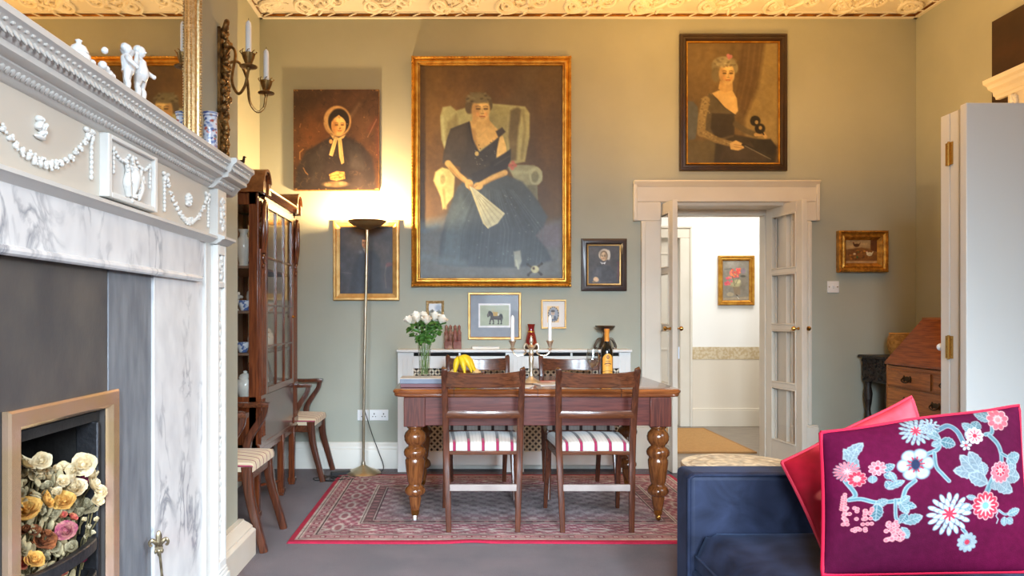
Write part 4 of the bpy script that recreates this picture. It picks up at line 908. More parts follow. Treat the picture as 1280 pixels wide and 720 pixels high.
# 8. portrait of a lady with a flower in her hair, dark frame
def paint_mask_lady():
    p = Paint(82, 92, 505, 652, 130, 172, (110, 82, 54)); rnd = random.Random(8)
    p.ell(160, 180, 130, 120, (134, 102, 66), 1.9, .8); p.poly([(330, 92), (445, 92), (410, 300), (350, 440), (320, 380), (318, 200)], (96, 68, 44), 24, .9); p.poly([(445, 92), (505, 92), (505, 560), (350, 560), (352, 440), (412, 300)], (158, 126, 82), 22, .9)
    for x in (345, 372, 398, 424): p.line([(x, 92), (x - 18, 260), (x - 50, 400)], 7, (82, 56, 36) if x % 2 else (120, 88, 58), 10, .6)
    p.poly([(82, 362), (110, 366), (130, 390), (134, 440), (120, 540), (82, 548)], (92, 88, 88), 8); p.poly([(82, 550), (200, 545), (330, 600), (330, 652), (82, 652)], (98, 80, 56), 14)
    sk = (216, 168, 112); sd = (160, 114, 70)
    p.poly([(206, 652), (214, 560), (300, 520), (420, 540), (480, 560), (500, 600), (490, 652)], (62, 50, 42), 10); p.poly([(230, 640), (260, 560), (380, 560), (470, 640)], (76, 60, 50), 14, .7)
    p.poly([(176, 336), (214, 320), (250, 306), (290, 310), (312, 350), (318, 410), (300, 430), (270, 410), (220, 350)], sk, 5)
    p.poly([(132, 480), (140, 410), (164, 350), (186, 326), (218, 350), (262, 400), (300, 424), (306, 470), (296, 530), (220, 550), (180, 530)], (92, 76, 60), 5); p.poly([(196, 420), (300, 424), (300, 520), (214, 540), (190, 490)], (58, 46, 40), 8)
    p.line([(168, 360), (150, 440), (146, 510)], 38, (150, 120, 82), 7); p.line([(150, 510), (220, 545), (300, 568)], 34, (142, 112, 76), 7, 1, 24)
    for k in range(70): p.ell(rnd.uniform(136, 190) + 0*k, rnd.uniform(350, 520), 4, 3, rnd.choice([(104, 84, 60), (176, 146, 104), (88, 70, 50)]), .8, .5)
    for k in range(40): t = rnd.random(); p.ell(155 + 140*t, 515 + 50*t + rnd.uniform(-12, 12), 4, 3, rnd.choice([(104, 84, 60), (176, 146, 104)]), .8, .5)
    p.line([(196, 330), (250, 390), (306, 430)], 5, (70, 56, 46), 4, .8); p.line([(306, 470), (350, 500), (400, 520)], 26, (96, 78, 58), 8, .9)
    p.poly([(278, 560), (308, 546), (342, 562), (346, 582), (318, 594), (284, 588)], sk, 5); p.line([(300, 566), (340, 572)], 3, sd); p.line([(300, 576), (336, 582)], 3, sd)
    p.line([(340, 566), (400, 590), (478, 636)], 12, (52, 44, 40), 4); p.line([(350, 572), (470, 634)], 4, (150, 132, 110), 3, .8); p.poly([(372, 545), (470, 540), (500, 580), (480, 620), (400, 590)], (50, 42, 38), 8)
    p.line([(400, 520), (436, 516), (446, 530)], 16, (206, 158, 106), 5); p.line([(404, 508), (434, 520)], 5, sd)
    for q in ((398, 456), (420, 492)): p.ell(q[0], q[1], 24, 24, (34, 28, 26), .25)
    p.ell(404, 462, 8, 9, (176, 138, 92), .4); p.ell(422, 488, 8, 9, (176, 138, 92), .4); p.line([(384, 440), (396, 436)], 8, (34, 28, 26), 4); p.line([(426, 500), (438, 520)], 6, (34, 28, 26), 3)
    p.poly([(234, 270), (292, 272), (294, 312), (256, 326), (226, 306)], (204, 154, 100), 5)
    p.ell(252, 200, 58, 44, (138, 118, 92), .15); p.ell(216, 240, 22, 36, (118, 98, 74), .3); p.ell(304, 210, 14, 24, (150, 130, 102), .4)
    face(p, 266, 238, 36, 50, (222, 174, 118), (164, 118, 76), 1, -.05); p.ell(256, 180, 50, 22, (156, 136, 108), .4)
    for k in range(20): p.ell(rnd.uniform(206, 308), rnd.uniform(166, 206), 8, 4, rnd.choice([(182, 162, 132), (112, 92, 70)]), .8, .6, rnd.uniform(-.6, .6))
    for q in ((272, 152), (284, 156), (276, 162)): p.ell(q[0], q[1], 8, 8, (198, 116, 124), .5)
    p.C *= np.array([.97, 1.06, 1.06]); p.noise(.14, 12, 4); return p
picture('dark_framed_portrait', 'dark framed portrait of a lady in lace holding a mask', (850.5, 41.5, 985, 213),
        [(0, 0), (0, .030), (.006, .038), (.018, .040), (.024, .032), (.040, .036), (.050, .022), (.054, .016)], M['framebrown'], paint_mask_lady(), liner=([(0, .020), (.003, .022), (.010, .020), (.012, .010)], M['gilt']), cdepth=.010)

# 9. flower painting in the hall
def paint_poppies():
    p = Paint(180, 152, 442, 575, 72, 116, (138, 130, 118)); rnd = random.Random(9)
    p.ell(260, 190, 70, 50, (168, 160, 148), 1.9, .8); p.ell(380, 420, 70, 130, (120, 108, 92), 1.9, .8); p.line([(200, 245), (270, 238)], 8, (90, 92, 90), 6, .8)
    p.ell(300, 400, 60, 36, (172, 160, 120), .5); p.ell(330, 372, 30, 22, (192, 180, 134), .5); p.ell(260, 405, 24, 12, (182, 172, 132), .5)
    for k in range(26): p.ell(rnd.uniform(255, 352), rnd.uniform(240, 330), 13, 11, rnd.choice([(226, 84, 76), (238, 116, 84), (212, 70, 74), (236, 96, 112)]), .5, .9)
    for k in range(16): p.ell(rnd.uniform(205, 268), rnd.uniform(325, 408), 12, 11, rnd.choice([(226, 92, 110), (216, 76, 92), (236, 120, 110)]), .5, .9)
    for k in range(12): p.ell(rnd.uniform(258, 350), rnd.uniform(250, 325), 5, 4, (246, 180, 96), .6)
    p.ell(385, 262, 22, 30, (128, 110, 126), .6, .8); p.line([(276, 320), (300, 420)], 6, (104, 104, 76), 4); p.line([(340, 330), (310, 400)], 5, (110, 106, 78), 4); p.ell(380, 318, 26, 12, (84, 78, 66), .6)
    p.poly([(280, 430), (350, 430), (356, 510), (300, 520)], (140, 116, 88), 10, .8); p.ell(255, 510, 34, 22, (176, 160, 132), .4); p.line([(180, 560), (442, 548)], 26, (176, 156, 128), 14, .8); p.line([(318, 514), (340, 548)], 8, (52, 44, 40), 4); p.line([(328, 534), (340, 556)], 6, (236, 230, 216), 3)
    p.noise(.12, 10, 3); return p
hs = F / (HY - .035)
x0, x1, z1, z0 = XP(898.5, HY - .035), XP(943.5, HY - .035), ZP(319.5, HY - .035), ZP(381.5, HY - .035)
picture('flower_painting', 'gold framed painting of red flowers on the white hall wall', None,
        [(0, 0), (0, .030), (.008, .036), (.020, .034), (.028, .024), (.036, .028), (.048, .018), (.054, .010)], M['gilt'], paint_poppies(), cdepth=.008, at=((x0+x1)/2, HY - .001, z0), size=(x1-x0, z1-z0))

# 10. poultry painting
def paint_hens():
    p = Paint(212, 190, 612, 505, 84, 66, (164, 120, 72)); rnd = random.Random(10)
    p.poly([(212, 190), (530, 190), (520, 300), (212, 320)], (196, 160, 110), 14); p.poly([(530, 190), (612, 190), (612, 350), (530, 330)], (110, 62, 30), 8); p.poly([(212, 320), (420, 290), (560, 340), (612, 360), (612, 505), (212, 505)], (140, 90, 44), 16); p.poly([(212, 470), (612, 470), (612, 505), (212, 505)], (190, 150, 104), 10)
    p.ell(352, 262, 34, 22, (88, 46, 24), .3); p.line([(322, 265), (312, 228)], 16, (88, 46, 24), 5); p.line([(380, 258), (400, 226)], 14, (96, 52, 26), 5, 1, 6); p.ell(310, 226, 8, 7, (130, 50, 30), .4)
    for k in range(40): p.ell(rnd.uniform(240, 470), rnd.uniform(330, 450), 16, 9, rnd.choice([(168, 96, 36), (120, 72, 34), (196, 124, 52), (98, 62, 34)]), .6, .7, rnd.uniform(-1, 1))
    p.ell(516, 380, 34, 26, (238, 222, 180), .25); p.line([(490, 385), (480, 345)], 20, (240, 224, 184), 5); p.line([(540, 378), (562, 345)], 18, (236, 218, 176), 5, 1, 8); p.ell(478, 340, 8, 7, (196, 70, 40), .4); p.line([(500, 405), (498, 428)], 5, (200, 150, 80), 3)
    p.ell(325, 378, 18, 12, (222, 196, 150), .4); p.ell(374, 350, 7, 9, (46, 110, 60), .4); p.ell(360, 420, 10, 14, (40, 104, 56), .4); p.ell(452, 340, 16, 10, (216, 150, 60), .5)
    p.noise(.2, 12, 3); return p
picture('poultry_painting', 'small ornate gilt framed painting of hens above the light switch', (1049.5, 288, 1111.5, 340),
        [(0, 0), (0, .046), (.006, .054), (.014, .054), (.020, .040), (.034, .034), (.044, .040), (.052, .034), (.066, .018), (.072, .012)], M['giltdk'], paint_hens(), cdepth=.010,
        bead=[('outer_beading', .012, -.054, .016, (.006, .005, .005)), ('inner_beading', .048, -.038, .012, (.005, .004, .004))])

# 11. dark canvas on the right wall
p = Paint(0, 0, 100, 100, 60, 60, (58, 36, 24)); p.ell(70, 60, 40, 50, (72, 44, 28), 1.9, .8); p.ell(62, 30, 4, 2, (110, 70, 44), .6, .7); p.noise(.3, 8, 3)
root, w_, h_ = picture('dark_canvas_picture', 'large unframed dark brown canvas high on the right wall', None, None, None, at=(XR - .001, 4.35, 2.22), size=(1.02, .97), wallrz=-PI/2)
MB().box(-w_/2, w_/2, -.028, 0, 0, h_).build('stretcher', M['framebrown'], root, smooth=0)
painted_grid('canvas', p, lambda u, v: (-w_/2 + .002 + u*(w_-.004), -.029, .002 + (h_-.004)*(1-v)), M['canvas'], root, smooth=0)

# ---- overmantel mirror
root = thing('overmantel_mirror', 'tall antique gilt framed mirror standing on the mantelpiece shelf', 'mirror', (XB + .001, 2.095, 1.8435), PI/2)
mw, mh = 1.70, 1.52
b = MB(); frame_ring(b, mw, mh, [(0, 0), (0, .048), (.003, .058), (.010, .062), (.016, .058), (.019, .050), (.034, .046), (.041, .038), (.046, .036), (.050, .032), (.053, .029), (.056, .027)])
fr = b.build('frame', M['giltant'], root, smooth=25)
b = MB(); beads(b, mw, mh, .009, -.062, .0115, (.005, .006, .006)); b.build('outer_beading', M['giltant'], fr, smooth=60)
b = MB(); beads(b, mw, mh, .046, -.036, .0095, (.004, .004, .0045)); b.build('inner_beading', M['giltant'], fr, smooth=60)
MB().box(-mw/2+.055, mw/2-.055, -.0275, -.0265, .0555, mh-.0555).build('glass', mat('silvered_glass', (226, 226, 222), .015, 1.0), root, smooth=0)

# ---- carved wall sconce with two candle arms
sc = thing('wall_sconce', 'carved giltwood two-armed candle sconce on the chimney breast', 'sconce', (XB, 3.345, 1.94))
b = MB(); rnd = random.Random(21)
b.box(XB + .0005, XB + .014, 3.32, 3.37, 1.96, 2.54)
for k in range(64):
    z = 1.955 + .59*(k + rnd.random())/64; s_ = rnd.choice((-1, 1)); wv = .030 + .010*math.sin(z*21)
    b.ell((XB + .022 + rnd.uniform(0, .018), 3.345 + s_*rnd.random()*wv, z), (rnd.uniform(.010, .020), rnd.uniform(.009, .018), rnd.uniform(.010, .022)), (rnd.uniform(-1, 1), rnd.uniform(-.5, .5), 0), 8, 6)
for z in (2.00, 2.07, 2.2, 2.34, 2.47):
    for k in range(6): a = k*PI/3; b.ell((XB + .040, 3.345 + .014*math.cos(a), z + .014*math.sin(a)), (.008, .009, .009), None, 7, 5)
    b.ell((XB + .046, 3.345, z), (.008, .007, .007), None, 7, 5)
b.tube(spline([(XB+.02, 3.345, 2.52), (XB+.036, 3.335, 2.55), (XB+.036, 3.348, 2.572), (XB+.024, 3.358, 2.555)], 6), [.012, .014, .013, .008], 8)
Mgw = mat('old_giltwood', (168, 128, 74), .38, .7, c2=(92, 64, 34), scale=26, bump=.3, bscale=90)
b.build('carved_backplate', Mgw, sc, world=True, smooth=60)
Mab = mat('antique_brass', (164, 128, 78), .3, .95, c2=(112, 82, 46), scale=30)
cand = []
for (cx, cy, cz, pts) in ((-.946, 3.22, 2.314, [(XB+.03, 3.33, 2.40), (-1.05, 3.30, 2.435), (-1.02, 3.27, 2.39), (-1.03, 3.25, 2.27), (-1.0, 3.24, 2.205), (-.965, 3.225, 2.23), (-.946, 3.22, 2.305)]),
                          (-.934, 3.47, 2.273, [(XB+.03, 3.36, 2.38), (-1.04, 3.38, 2.395), (-1.01, 3.41, 2.33), (-1.005, 3.44, 2.23), (-.975, 3.455, 2.185), (-.945, 3.465, 2.205), (-.934, 3.47, 2.266)])):
    a_ = MB(); a_.tube(spline(pts, 8), .0065, 10); arm = a_.build('candle_arm', Mab, sc, world=True)
    c_ = MB(); c_.lathe([(0, cz-.012), (.008, cz-.01), (.010, cz-.002), (.038, cz+.002), (.040, cz+.006), (.020, cz+.010), (.016, cz+.018), (.026, cz+.045), (.030, cz+.062), (.026, cz+.062), (.018, cz+.044), (0, cz+.042)], (cx, cy, 0), 20)
    for k in range(8): q = k*PI/4; c_.tube([(cx + .029*math.cos(q), cy + .029*math.sin(q), cz+.060), (cx + .037*math.cos(q+.2), cy + .037*math.sin(q+.2), cz+.070), (cx + .034*math.cos(q+.4), cy + .034*math.sin(q+.4), cz+.074)], .0022, 5)
    c_.build('candle_cup', Mab, arm, world=True); cand.append((cx, cy, cz + .0425))
M['wax'] = mat('white_wax', (246, 244, 240), .4)
def candle(label, x, y, z, h, r, grp):
    o = thing('candle', label, 'candle', (x, y, z), 0, grp)
    MB().lathe([(r, 0), (r*.96, h*.86), (r*.8, h*.93), (r*.25, h*.985), (0, h)], (0, 0, 0), 14).build('wax_body', M['wax'], o)
    MB().tube([(0, 0, h*.985), (.0006, 0, h + .008)], .0011, 6).build('wick', M['framebrown'], o)
candle('white candle in the wall sconce arm nearer the gilt mirror', *cand[0], .170, .0135, 'sconce candles')
candle('white candle in the wall sconce arm nearer the cabinet', *cand[1], .176, .0135, 'sconce candles')

# ---- uplighter floor lamp
LAMPX, LAMPY = -.735, 5.48
lp = thing('floor_lamp', 'slim brass uplighter floor lamp with bowl shade by the wall socket', 'floor lamp', (LAMPX, LAMPY, 0))
Mlb = mat('brushed_brass_steel', (206, 194, 172), .3, .95, c2=(190, 170, 136), scale=14)
MB().lathe([(.128, 0.001), (.132, .004), (.132, .016), (.120, .026), (.070, .046), (.030, .064), (.016, .075), (.014, .10), (0, .10)], (0, 0, 0), 36).build('base', Mlb, lp)
MB().tube([(0, 0, .08), (.006, 0, .8), (.030, .0, 1.87)], .0105, 12).build('pole', Mlb, lp)
b = MB(); b.lathe([(.012, 1.862), (.02, 1.866), (.05, 1.874), (.10, 1.892), (.132, 1.912), (.146, 1.926), (.146, 1.929), (.130, 1.916), (.098, 1.897), (.05, 1.880), (0, 1.876)], (.028, 0, 0), 36)
b.build('bowl_shade', mat('bronzed_bowl', (168, 134, 88), .35, .6, c2=(142, 110, 70), scale=6), lp, smooth=60)
b = MB(); b.lathe([(.008, 1.876), (.010, 1.895), (.006, 1.90), (0, 1.90)], (.028, 0, 0), 12); b.build('bulb_holder', Mlb, lp)
M['cable'] = mat('black_cable', (26, 25, 26), .5)
b = MB(); b.tube(spline([(.004, .012, .5), (.012, .05, .45), (.05, .10, .30), (.10, .13, .15), (.14, .12, .04), (.12, .05, .008), (.02, -.145, .006), (-.10, -.16, .006), (-.2, -.12, .006)], 8), .0032, 8); b.build('cord', M['cable'], lp)
b = MB(); pts = []
for k in range(70): a = k*.42; pts.append((-.98 + .002*k + .09*math.cos(a)*(1 + .3*math.sin(k*.21)), 5.30 + .07*math.sin(a)*(1 + .3*math.cos(k*.17)), .0055 + .0035*(k % 3)))
pts += [(-.86, 5.42, .008), (-.80, 5.44, .006)]
b.tube(spline(pts, 3), .0034, 6)
ec = b.build('extension_cord', M['cable'], None, world=False); tag(ec, 'tangled black extension cord lying on the carpet by the lamp base', 'cord')
MB().obox((-.90, 5.43, .021), (.15, .05, .034), (0, 0, .35)).build('adapter', M['cable'], ec, bevel=.006)

# ---- wall plates
M['plastic'] = mat('white_plastic', (240, 241, 242), .3)
def plate(name, label, cat, x0, y0, x1, y1, kind_, grp=None):
    xa, xb, zb, za = XP(x0, DB), XP(x1, DB), ZP(y0, DB), ZP(y1, DB)
    r = thing(name, label, cat, ((xa+xb)/2, DB, za), 0, grp); w, h = xb-xa, zb-za
    MB().box(-w/2, w/2, -.012, -.0005, 0, h).build('face_plate', M['plastic'], r, bevel=.003)
    if kind_ == 'switch':
        MB().obox((0, -.014, h/2), (.018, .010, .028), (.12, 0, 0)).build('rocker', M['plastic'], r, bevel=.002)
        b = MB()
        for s in (-1, 1): b.lathe([(0, 0), (.004, 0), (.004, .002), (0, .0024)], (s*w*.36, -.012, h/2), 10, Matrix.Rotation(PI/2, 3, 'X'))
        b.build('screw', M['brass'], r)
    else:
        n = kind_; b = MB(); b2 = MB()
        for k in range(n):
            cx = (k - (n-1)/2)*w/n
            b.box(cx-.004, cx+.004, -.0128, -.012, h*.56, h*.56+.010); 
            for s in (-1, 1): b.box(cx+s*.011-.004, cx+s*.011+.004, -.0128, -.012, h*.34, h*.34+.006)
            b2.obox((cx, -.0135, h*.82), (.010, .006, .016), (.15, 0, 0))
        b.build('pin_slot', M['dark_gap'], r); b2.build('rocker', M['plastic'], r, bevel=.001)
plate('wall_socket', 'narrow single white wall socket plate behind the lamp pole', 'socket', 447, 512, 461, 525.5, 1)
plate('wall_socket', 'wide double white wall socket plate beside the lamp pole', 'socket', 462, 512, 485.5, 525.5, 2)
plate('light_switch', 'square white light switch plate between doorway and desk', 'switch', 1033.5, 351.5, 1048, 366, 'switch')
# ================================================================ furniture
def wood(name, c, c2, k=WX, rough=.3, coat=.12, bump=.03):
    return mat(name, c, rough, c2=c2, coat=coat, bump=bump, bscale=40, **k)
M['mahX'] = wood('red_mahogany_along_x', (112, 56, 47), (82, 39, 35))
M['mahZ'] = wood('red_mahogany_along_z', (108, 54, 42), (76, 36, 30), WZ)
M['oakleg'] = wood('amber_turned_wood', (134, 80, 40), (92, 50, 25), WZ, .2, .35)
M['chairX'] = wood('brown_chair_wood_x', (112, 62, 36), (74, 40, 25), WX, .26, .3)
M['chairZ'] = wood('brown_chair_wood_z', (100, 54, 35), (66, 36, 25), WZ, .26, .3)
M['cabZ'] = wood('cabinet_mahogany_z', (126, 66, 36), (86, 42, 24), WZ, .22, .5)
M['cabY'] = wood('cabinet_mahogany_y', (130, 70, 40), (88, 44, 26), WY, .22, .5)
M['cabin'] = mat('dark_cabinet_lining', (128, 96, 74), .7, c2=(106, 78, 60), scale=6)

# ---- patterned rug
def paint_rug():
    p = Paint(0, 0, 250, 162, 520, 340, (164, 132, 136)); rnd = random.Random(31); X, Y = p.X, p.Y
    dx = np.minimum(X, 250 - X); dy = np.minimum(Y, 162 - Y); d = np.minimum(dx, dy)
    cream, maroon, dark, pink, grey = (206, 196, 182), (118, 34, 52), (66, 40, 44), (186, 122, 128), (140, 132, 132)
    t = np.where(dx < dy, Y, X)
    motif = np.sin(t*.62)*np.sin(d*1.1 + .4) + .5*np.sin(t*1.9 + d*2.3)*np.sin(d*1.7 - t*.8)
    field = np.sin(X*.55)*np.sin(Y*.55) + .7*np.sin(X*1.3 + np.sin(Y*.7)*2)*np.sin(Y*1.3 + np.sin(X*.7)*2)
    p.mix((field > .25)*.6, (134, 84, 94)); p.mix((field < -.45)*.7, (196, 182, 176)); p.mix(((field > -.12) & (field < .06))*.35, dark)
    cen = np.clip((34 - np.abs(Y - 81))/10, 0, 1)*np.clip((80 - np.abs(X - 125))/12, 0, 1)
    p.mix(cen*.7, (136, 132, 134)); p.mix(cen*((field > .5))*.6, (84, 76, 80))
    bord = (d < 36); p.mix(bord*.85, (178, 120, 128)); p.mix(bord*(motif > .35)*.75, (140, 56, 76)); p.mix(bord*(motif < -.5)*.75, (206, 188, 178)); p.mix(bord*(np.abs(motif) < .10)*.6, (92, 54, 60))
    for k in range(5, 246, 26):
        for y in (22, 140): p.ell(k + 6, y, 8, 3.2, (210, 204, 194), .3); p.ell(k + 6, y, 5, 1.8, (150, 92, 98), .4)
    for k in range(10, 150, 24):
        for x in (23, 227): p.ell(x, k + 6, 3.4, 8, (206, 196, 188), .3); p.ell(x, k + 6, 1.9, 5, (150, 92, 98), .4)
    for lo_, hi_, c in ((3.6, 5.0, cream), (5.0, 5.6, dark), (5.6, 6.6, cream), (12.0, 12.9, cream), (12.9, 13.5, dark), (13.5, 14.4, cream), (33, 33.9, cream), (33.9, 34.6, dark), (34.6, 35.6, cream), (40.5, 41.3, cream), (41.3, 42, dark)): p.mix(((d >= lo_) & (d < hi_))*.9, c)
    gb = (d >= 6.6) & (d < 12); p.mix(gb*.9, (178, 128, 130)); p.mix(gb*(np.sin(t*.8) > .2)*(np.abs(d - 9.3) < 2)*.85, (128, 44, 64)); p.mix(gb*(np.sin(t*.8) > .65)*(np.abs(d - 9.3) < 1.1)*.9, (212, 196, 186))
    gb = (d >= 35.6) & (d < 40.5); p.mix(gb*.7, (96, 60, 62)); p.mix(gb*(np.sin(t*.9) > .3)*(np.abs(d - 38) < 1.6)*.9, (170, 116, 116))
    p.mix((d < 3.6)*1.0, (176, 26, 62)); p.noise(.3, 40, 3); p.mix((d >= 3.6)*.12, (184, 164, 168)); p.mix((d < 3.0)*.6, (186, 30, 68)); return p
rg = thing('patterned_rug', 'red bordered patterned rug spread under the dining table', 'rug', (.34, 4.62, 0))
RX0, RX1, RY0, RY1 = -.92, 1.60, 3.80, 5.43
def rug_pt(u, v):
    x = RX0 + (RX1-RX0)*u; y = RY1 - (RY1-RY0)*v; e = min(u, v, 1-u, 1-v)
    z = .011 if e > .002 else .001
    z += .006*math.exp(-((x-.06)/.09)**2)*max(0, (v-.93)/.07)
    if v > .9: y += .012*math.sin(x*5.2)*(v-.9)*10*.35
    return (x - .34, y - 4.62, z)
painted_grid('pile', paint_rug(), rug_pt, mat('rug_pile', (255, 255, 255), .95, c2=(226, 222, 222), scale=120, attr=True, bump=.5, bscale=320), rg)

# ---- dining chairs
M['seat'] = stripemat('striped_seat_silver_plum', 5.6, [(0, (204, 200, 192)), (.10, (182, 178, 170)), (.13, (210, 206, 200)), (.34, (188, 184, 178)), (.37, (212, 208, 202)), (.58, (186, 182, 176)), (.61, (206, 202, 196)), (.70, (120, 104, 96)), (.73, (54, 40, 38)), (.90, (120, 104, 96)), (.93, (196, 192, 184))],
      [(0, (204, 200, 192)), (.10, (182, 178, 170)), (.13, (210, 206, 200)), (.34, (188, 184, 178)), (.37, (212, 208, 202)), (.58, (186, 182, 176)), (.61, (206, 202, 196)), (.70, (120, 104, 96)), (.73, (150, 18, 72)), (.90, (120, 104, 96)), (.93, (196, 192, 184))], .22)
M['seat2'] = stripemat('striped_seat_cream_rose', 7, [(0, (226, 212, 182)), (.28, (196, 168, 132)), (.33, (228, 214, 186)), (.55, (206, 188, 156)), (.62, (168, 44, 90)), (.70, (104, 66, 56)), (.75, (222, 206, 176))],
      [(0, (206, 160, 140)), (.5, (170, 40, 84)), (.8, (206, 160, 140))], .06)
def seat_pad(b, w0, w1, y0, y1, z, h):
    """padded seat: w0 half-width at back (y0), w1 at front (y1); top domed, sides rolled over"""
    def fn(u, v):
        # u,v in 0..1 : the outer 12% rolls down the sides
        def edge(t): return min(1.0, t/.10, (1-t)/.10)
        uu = min(1, max(0, (u-.06)/.88)); vv = min(1, max(0, (v-.06)/.88))
        hw = w0 + (w1-w0)*vv; e = min(edge(u), edge(v)); e = max(0, e)
        zz = z + h*(math.sin(min(1, e)*PI/2))*.75 + h*.35*(1-(2*uu-1)**2)*(1-(2*vv-1)**2)
        return ((2*uu-1)*hw, y0 + (y1-y0)*vv, zz)
    b.grid(fn, 28, 28)
def dining_chair(label, group):
    t = thing('dining_chair', label, 'chair', (0, 0, 0), 0, group)
    for s in (-1, 1):
        MB().tube(spline([(s*.190, -.235, 0.0), (s*.194, -.222, .15), (s*.199, -.205, .30), (s*.204, -.192, .44), (s*.208, -.205, .62), (s*.213, -.238, .80), (s*.215, -.266, .893), (s*.2155, -.268, .902)], 6), [.80, .92, 1.0, 1.05, 1.0, .95, .95, .6], 12, sq=(.0118, .018), up=(0, 1, 0)).build('back_leg', M['chairZ'], t, smooth=50)
        MB().tube(spline([(s*.225, .285, 0.0), (s*.222, .262, .12), (s*.217, .224, .27), (s*.215, .196, .38), (s*.215, .188, .435)], 6), [.75, .85, 1.0, 1.15, 1.2], 12, sq=(.0175, .016), up=(0, 1, 0)).build('front_leg', M['chairZ'], t, smooth=50)
    b = MB()
    def rail(u, v):
        x = (-1 + 2*u)*.206; bow = .040*(1-(2*u-1)**2); z0 = .800; z = z0 + .078*v
        return (x, -.252 - bow - (.010)*(v) , z + .012*(2*u-1)**2*v)
    n = 16; pts_f = [rail(i/n, j/3) for j in range(4) for i in range(n+1)]
    vs = pts_f + [(x, y+.018, z) for x, y, z in pts_f]; m_ = n+1; q = 4*m_; fs = []
    for j in range(3):
        for i in range(n): a = j*m_+i; fs += [(a, a+1, a+m_+1, a+m_), (q+a, q+a+m_, q+a+m_+1, q+a+1)]
    for i in range(n): fs += [(i, q+i, q+i+1, i+1), (3*m_+i, 3*m_+i+1, q+3*m_+i+1, q+3*m_+i)]
    for j in range(3): a = j*m_; fs += [(a, a+m_, q+a+m_, q+a), (a+n, q+a+n, q+a+n+m_, a+n+m_)]
    b.add(vs, fs); b.build('top_rail', M['chairX'], t, bevel=.003)
    b = MB(); b.tube([(-.205, -.212, .648), (-.1, -.228, .648), (0, -.232, .648), (.1, -.228, .648), (.205, -.212, .648)], 1, 8, sq=(.021, .009), up=(0, 0, 1)); b.build('cross_rail', M['chairX'], t, smooth=50)
    b = MB(); b.box(-.190, .190, -.204, -.180, .420, .442); b.box(-.205, .205, .175, .200, .395, .442)
    for s in (-1, 1): b.add([(s*.190, -.19, .395), (s*.212, -.19, .395), (s*.226, .19, .395), (s*.204, .19, .395), (s*.190, -.19, .442), (s*.212, -.19, .442), (s*.226, .19, .442), (s*.204, .19, .442)], [(0,3,2,1),(4,5,6,7),(0,1,5,4),(1,2,6,5),(2,3,7,6),(3,0,4,7)])
    b.build('seat_frame', M['chairX'], t, bevel=.004)
    b = MB(); seat_pad(b, .198, .222, -.195, .205, .440, .062); b.build('seat', M['seat'], t, smooth=60)
    b = MB(); b.box(-.185, .185, -.228, -.205, .224, .260); b.build('stretcher', mat('daylit_stretcher_wood', (178, 164, 158), .3, c2=(156, 142, 136), scale=6), t, bevel=.003)  # pale stretcher colour has the reflected floor daylight painted in
    return t
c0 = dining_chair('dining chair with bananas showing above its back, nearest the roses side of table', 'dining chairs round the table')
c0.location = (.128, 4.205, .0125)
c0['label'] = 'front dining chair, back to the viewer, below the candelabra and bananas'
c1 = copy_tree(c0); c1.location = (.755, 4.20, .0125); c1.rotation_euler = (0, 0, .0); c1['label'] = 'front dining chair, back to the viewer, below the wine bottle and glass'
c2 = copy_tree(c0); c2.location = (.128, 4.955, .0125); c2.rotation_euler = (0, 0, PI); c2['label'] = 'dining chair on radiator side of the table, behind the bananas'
c3 = copy_tree(c0); c3.location = (.80, 4.955, .0125); c3.rotation_euler = (0, 0, PI); c3['label'] = 'dining chair on radiator side of the table, behind wine glass and bottle'

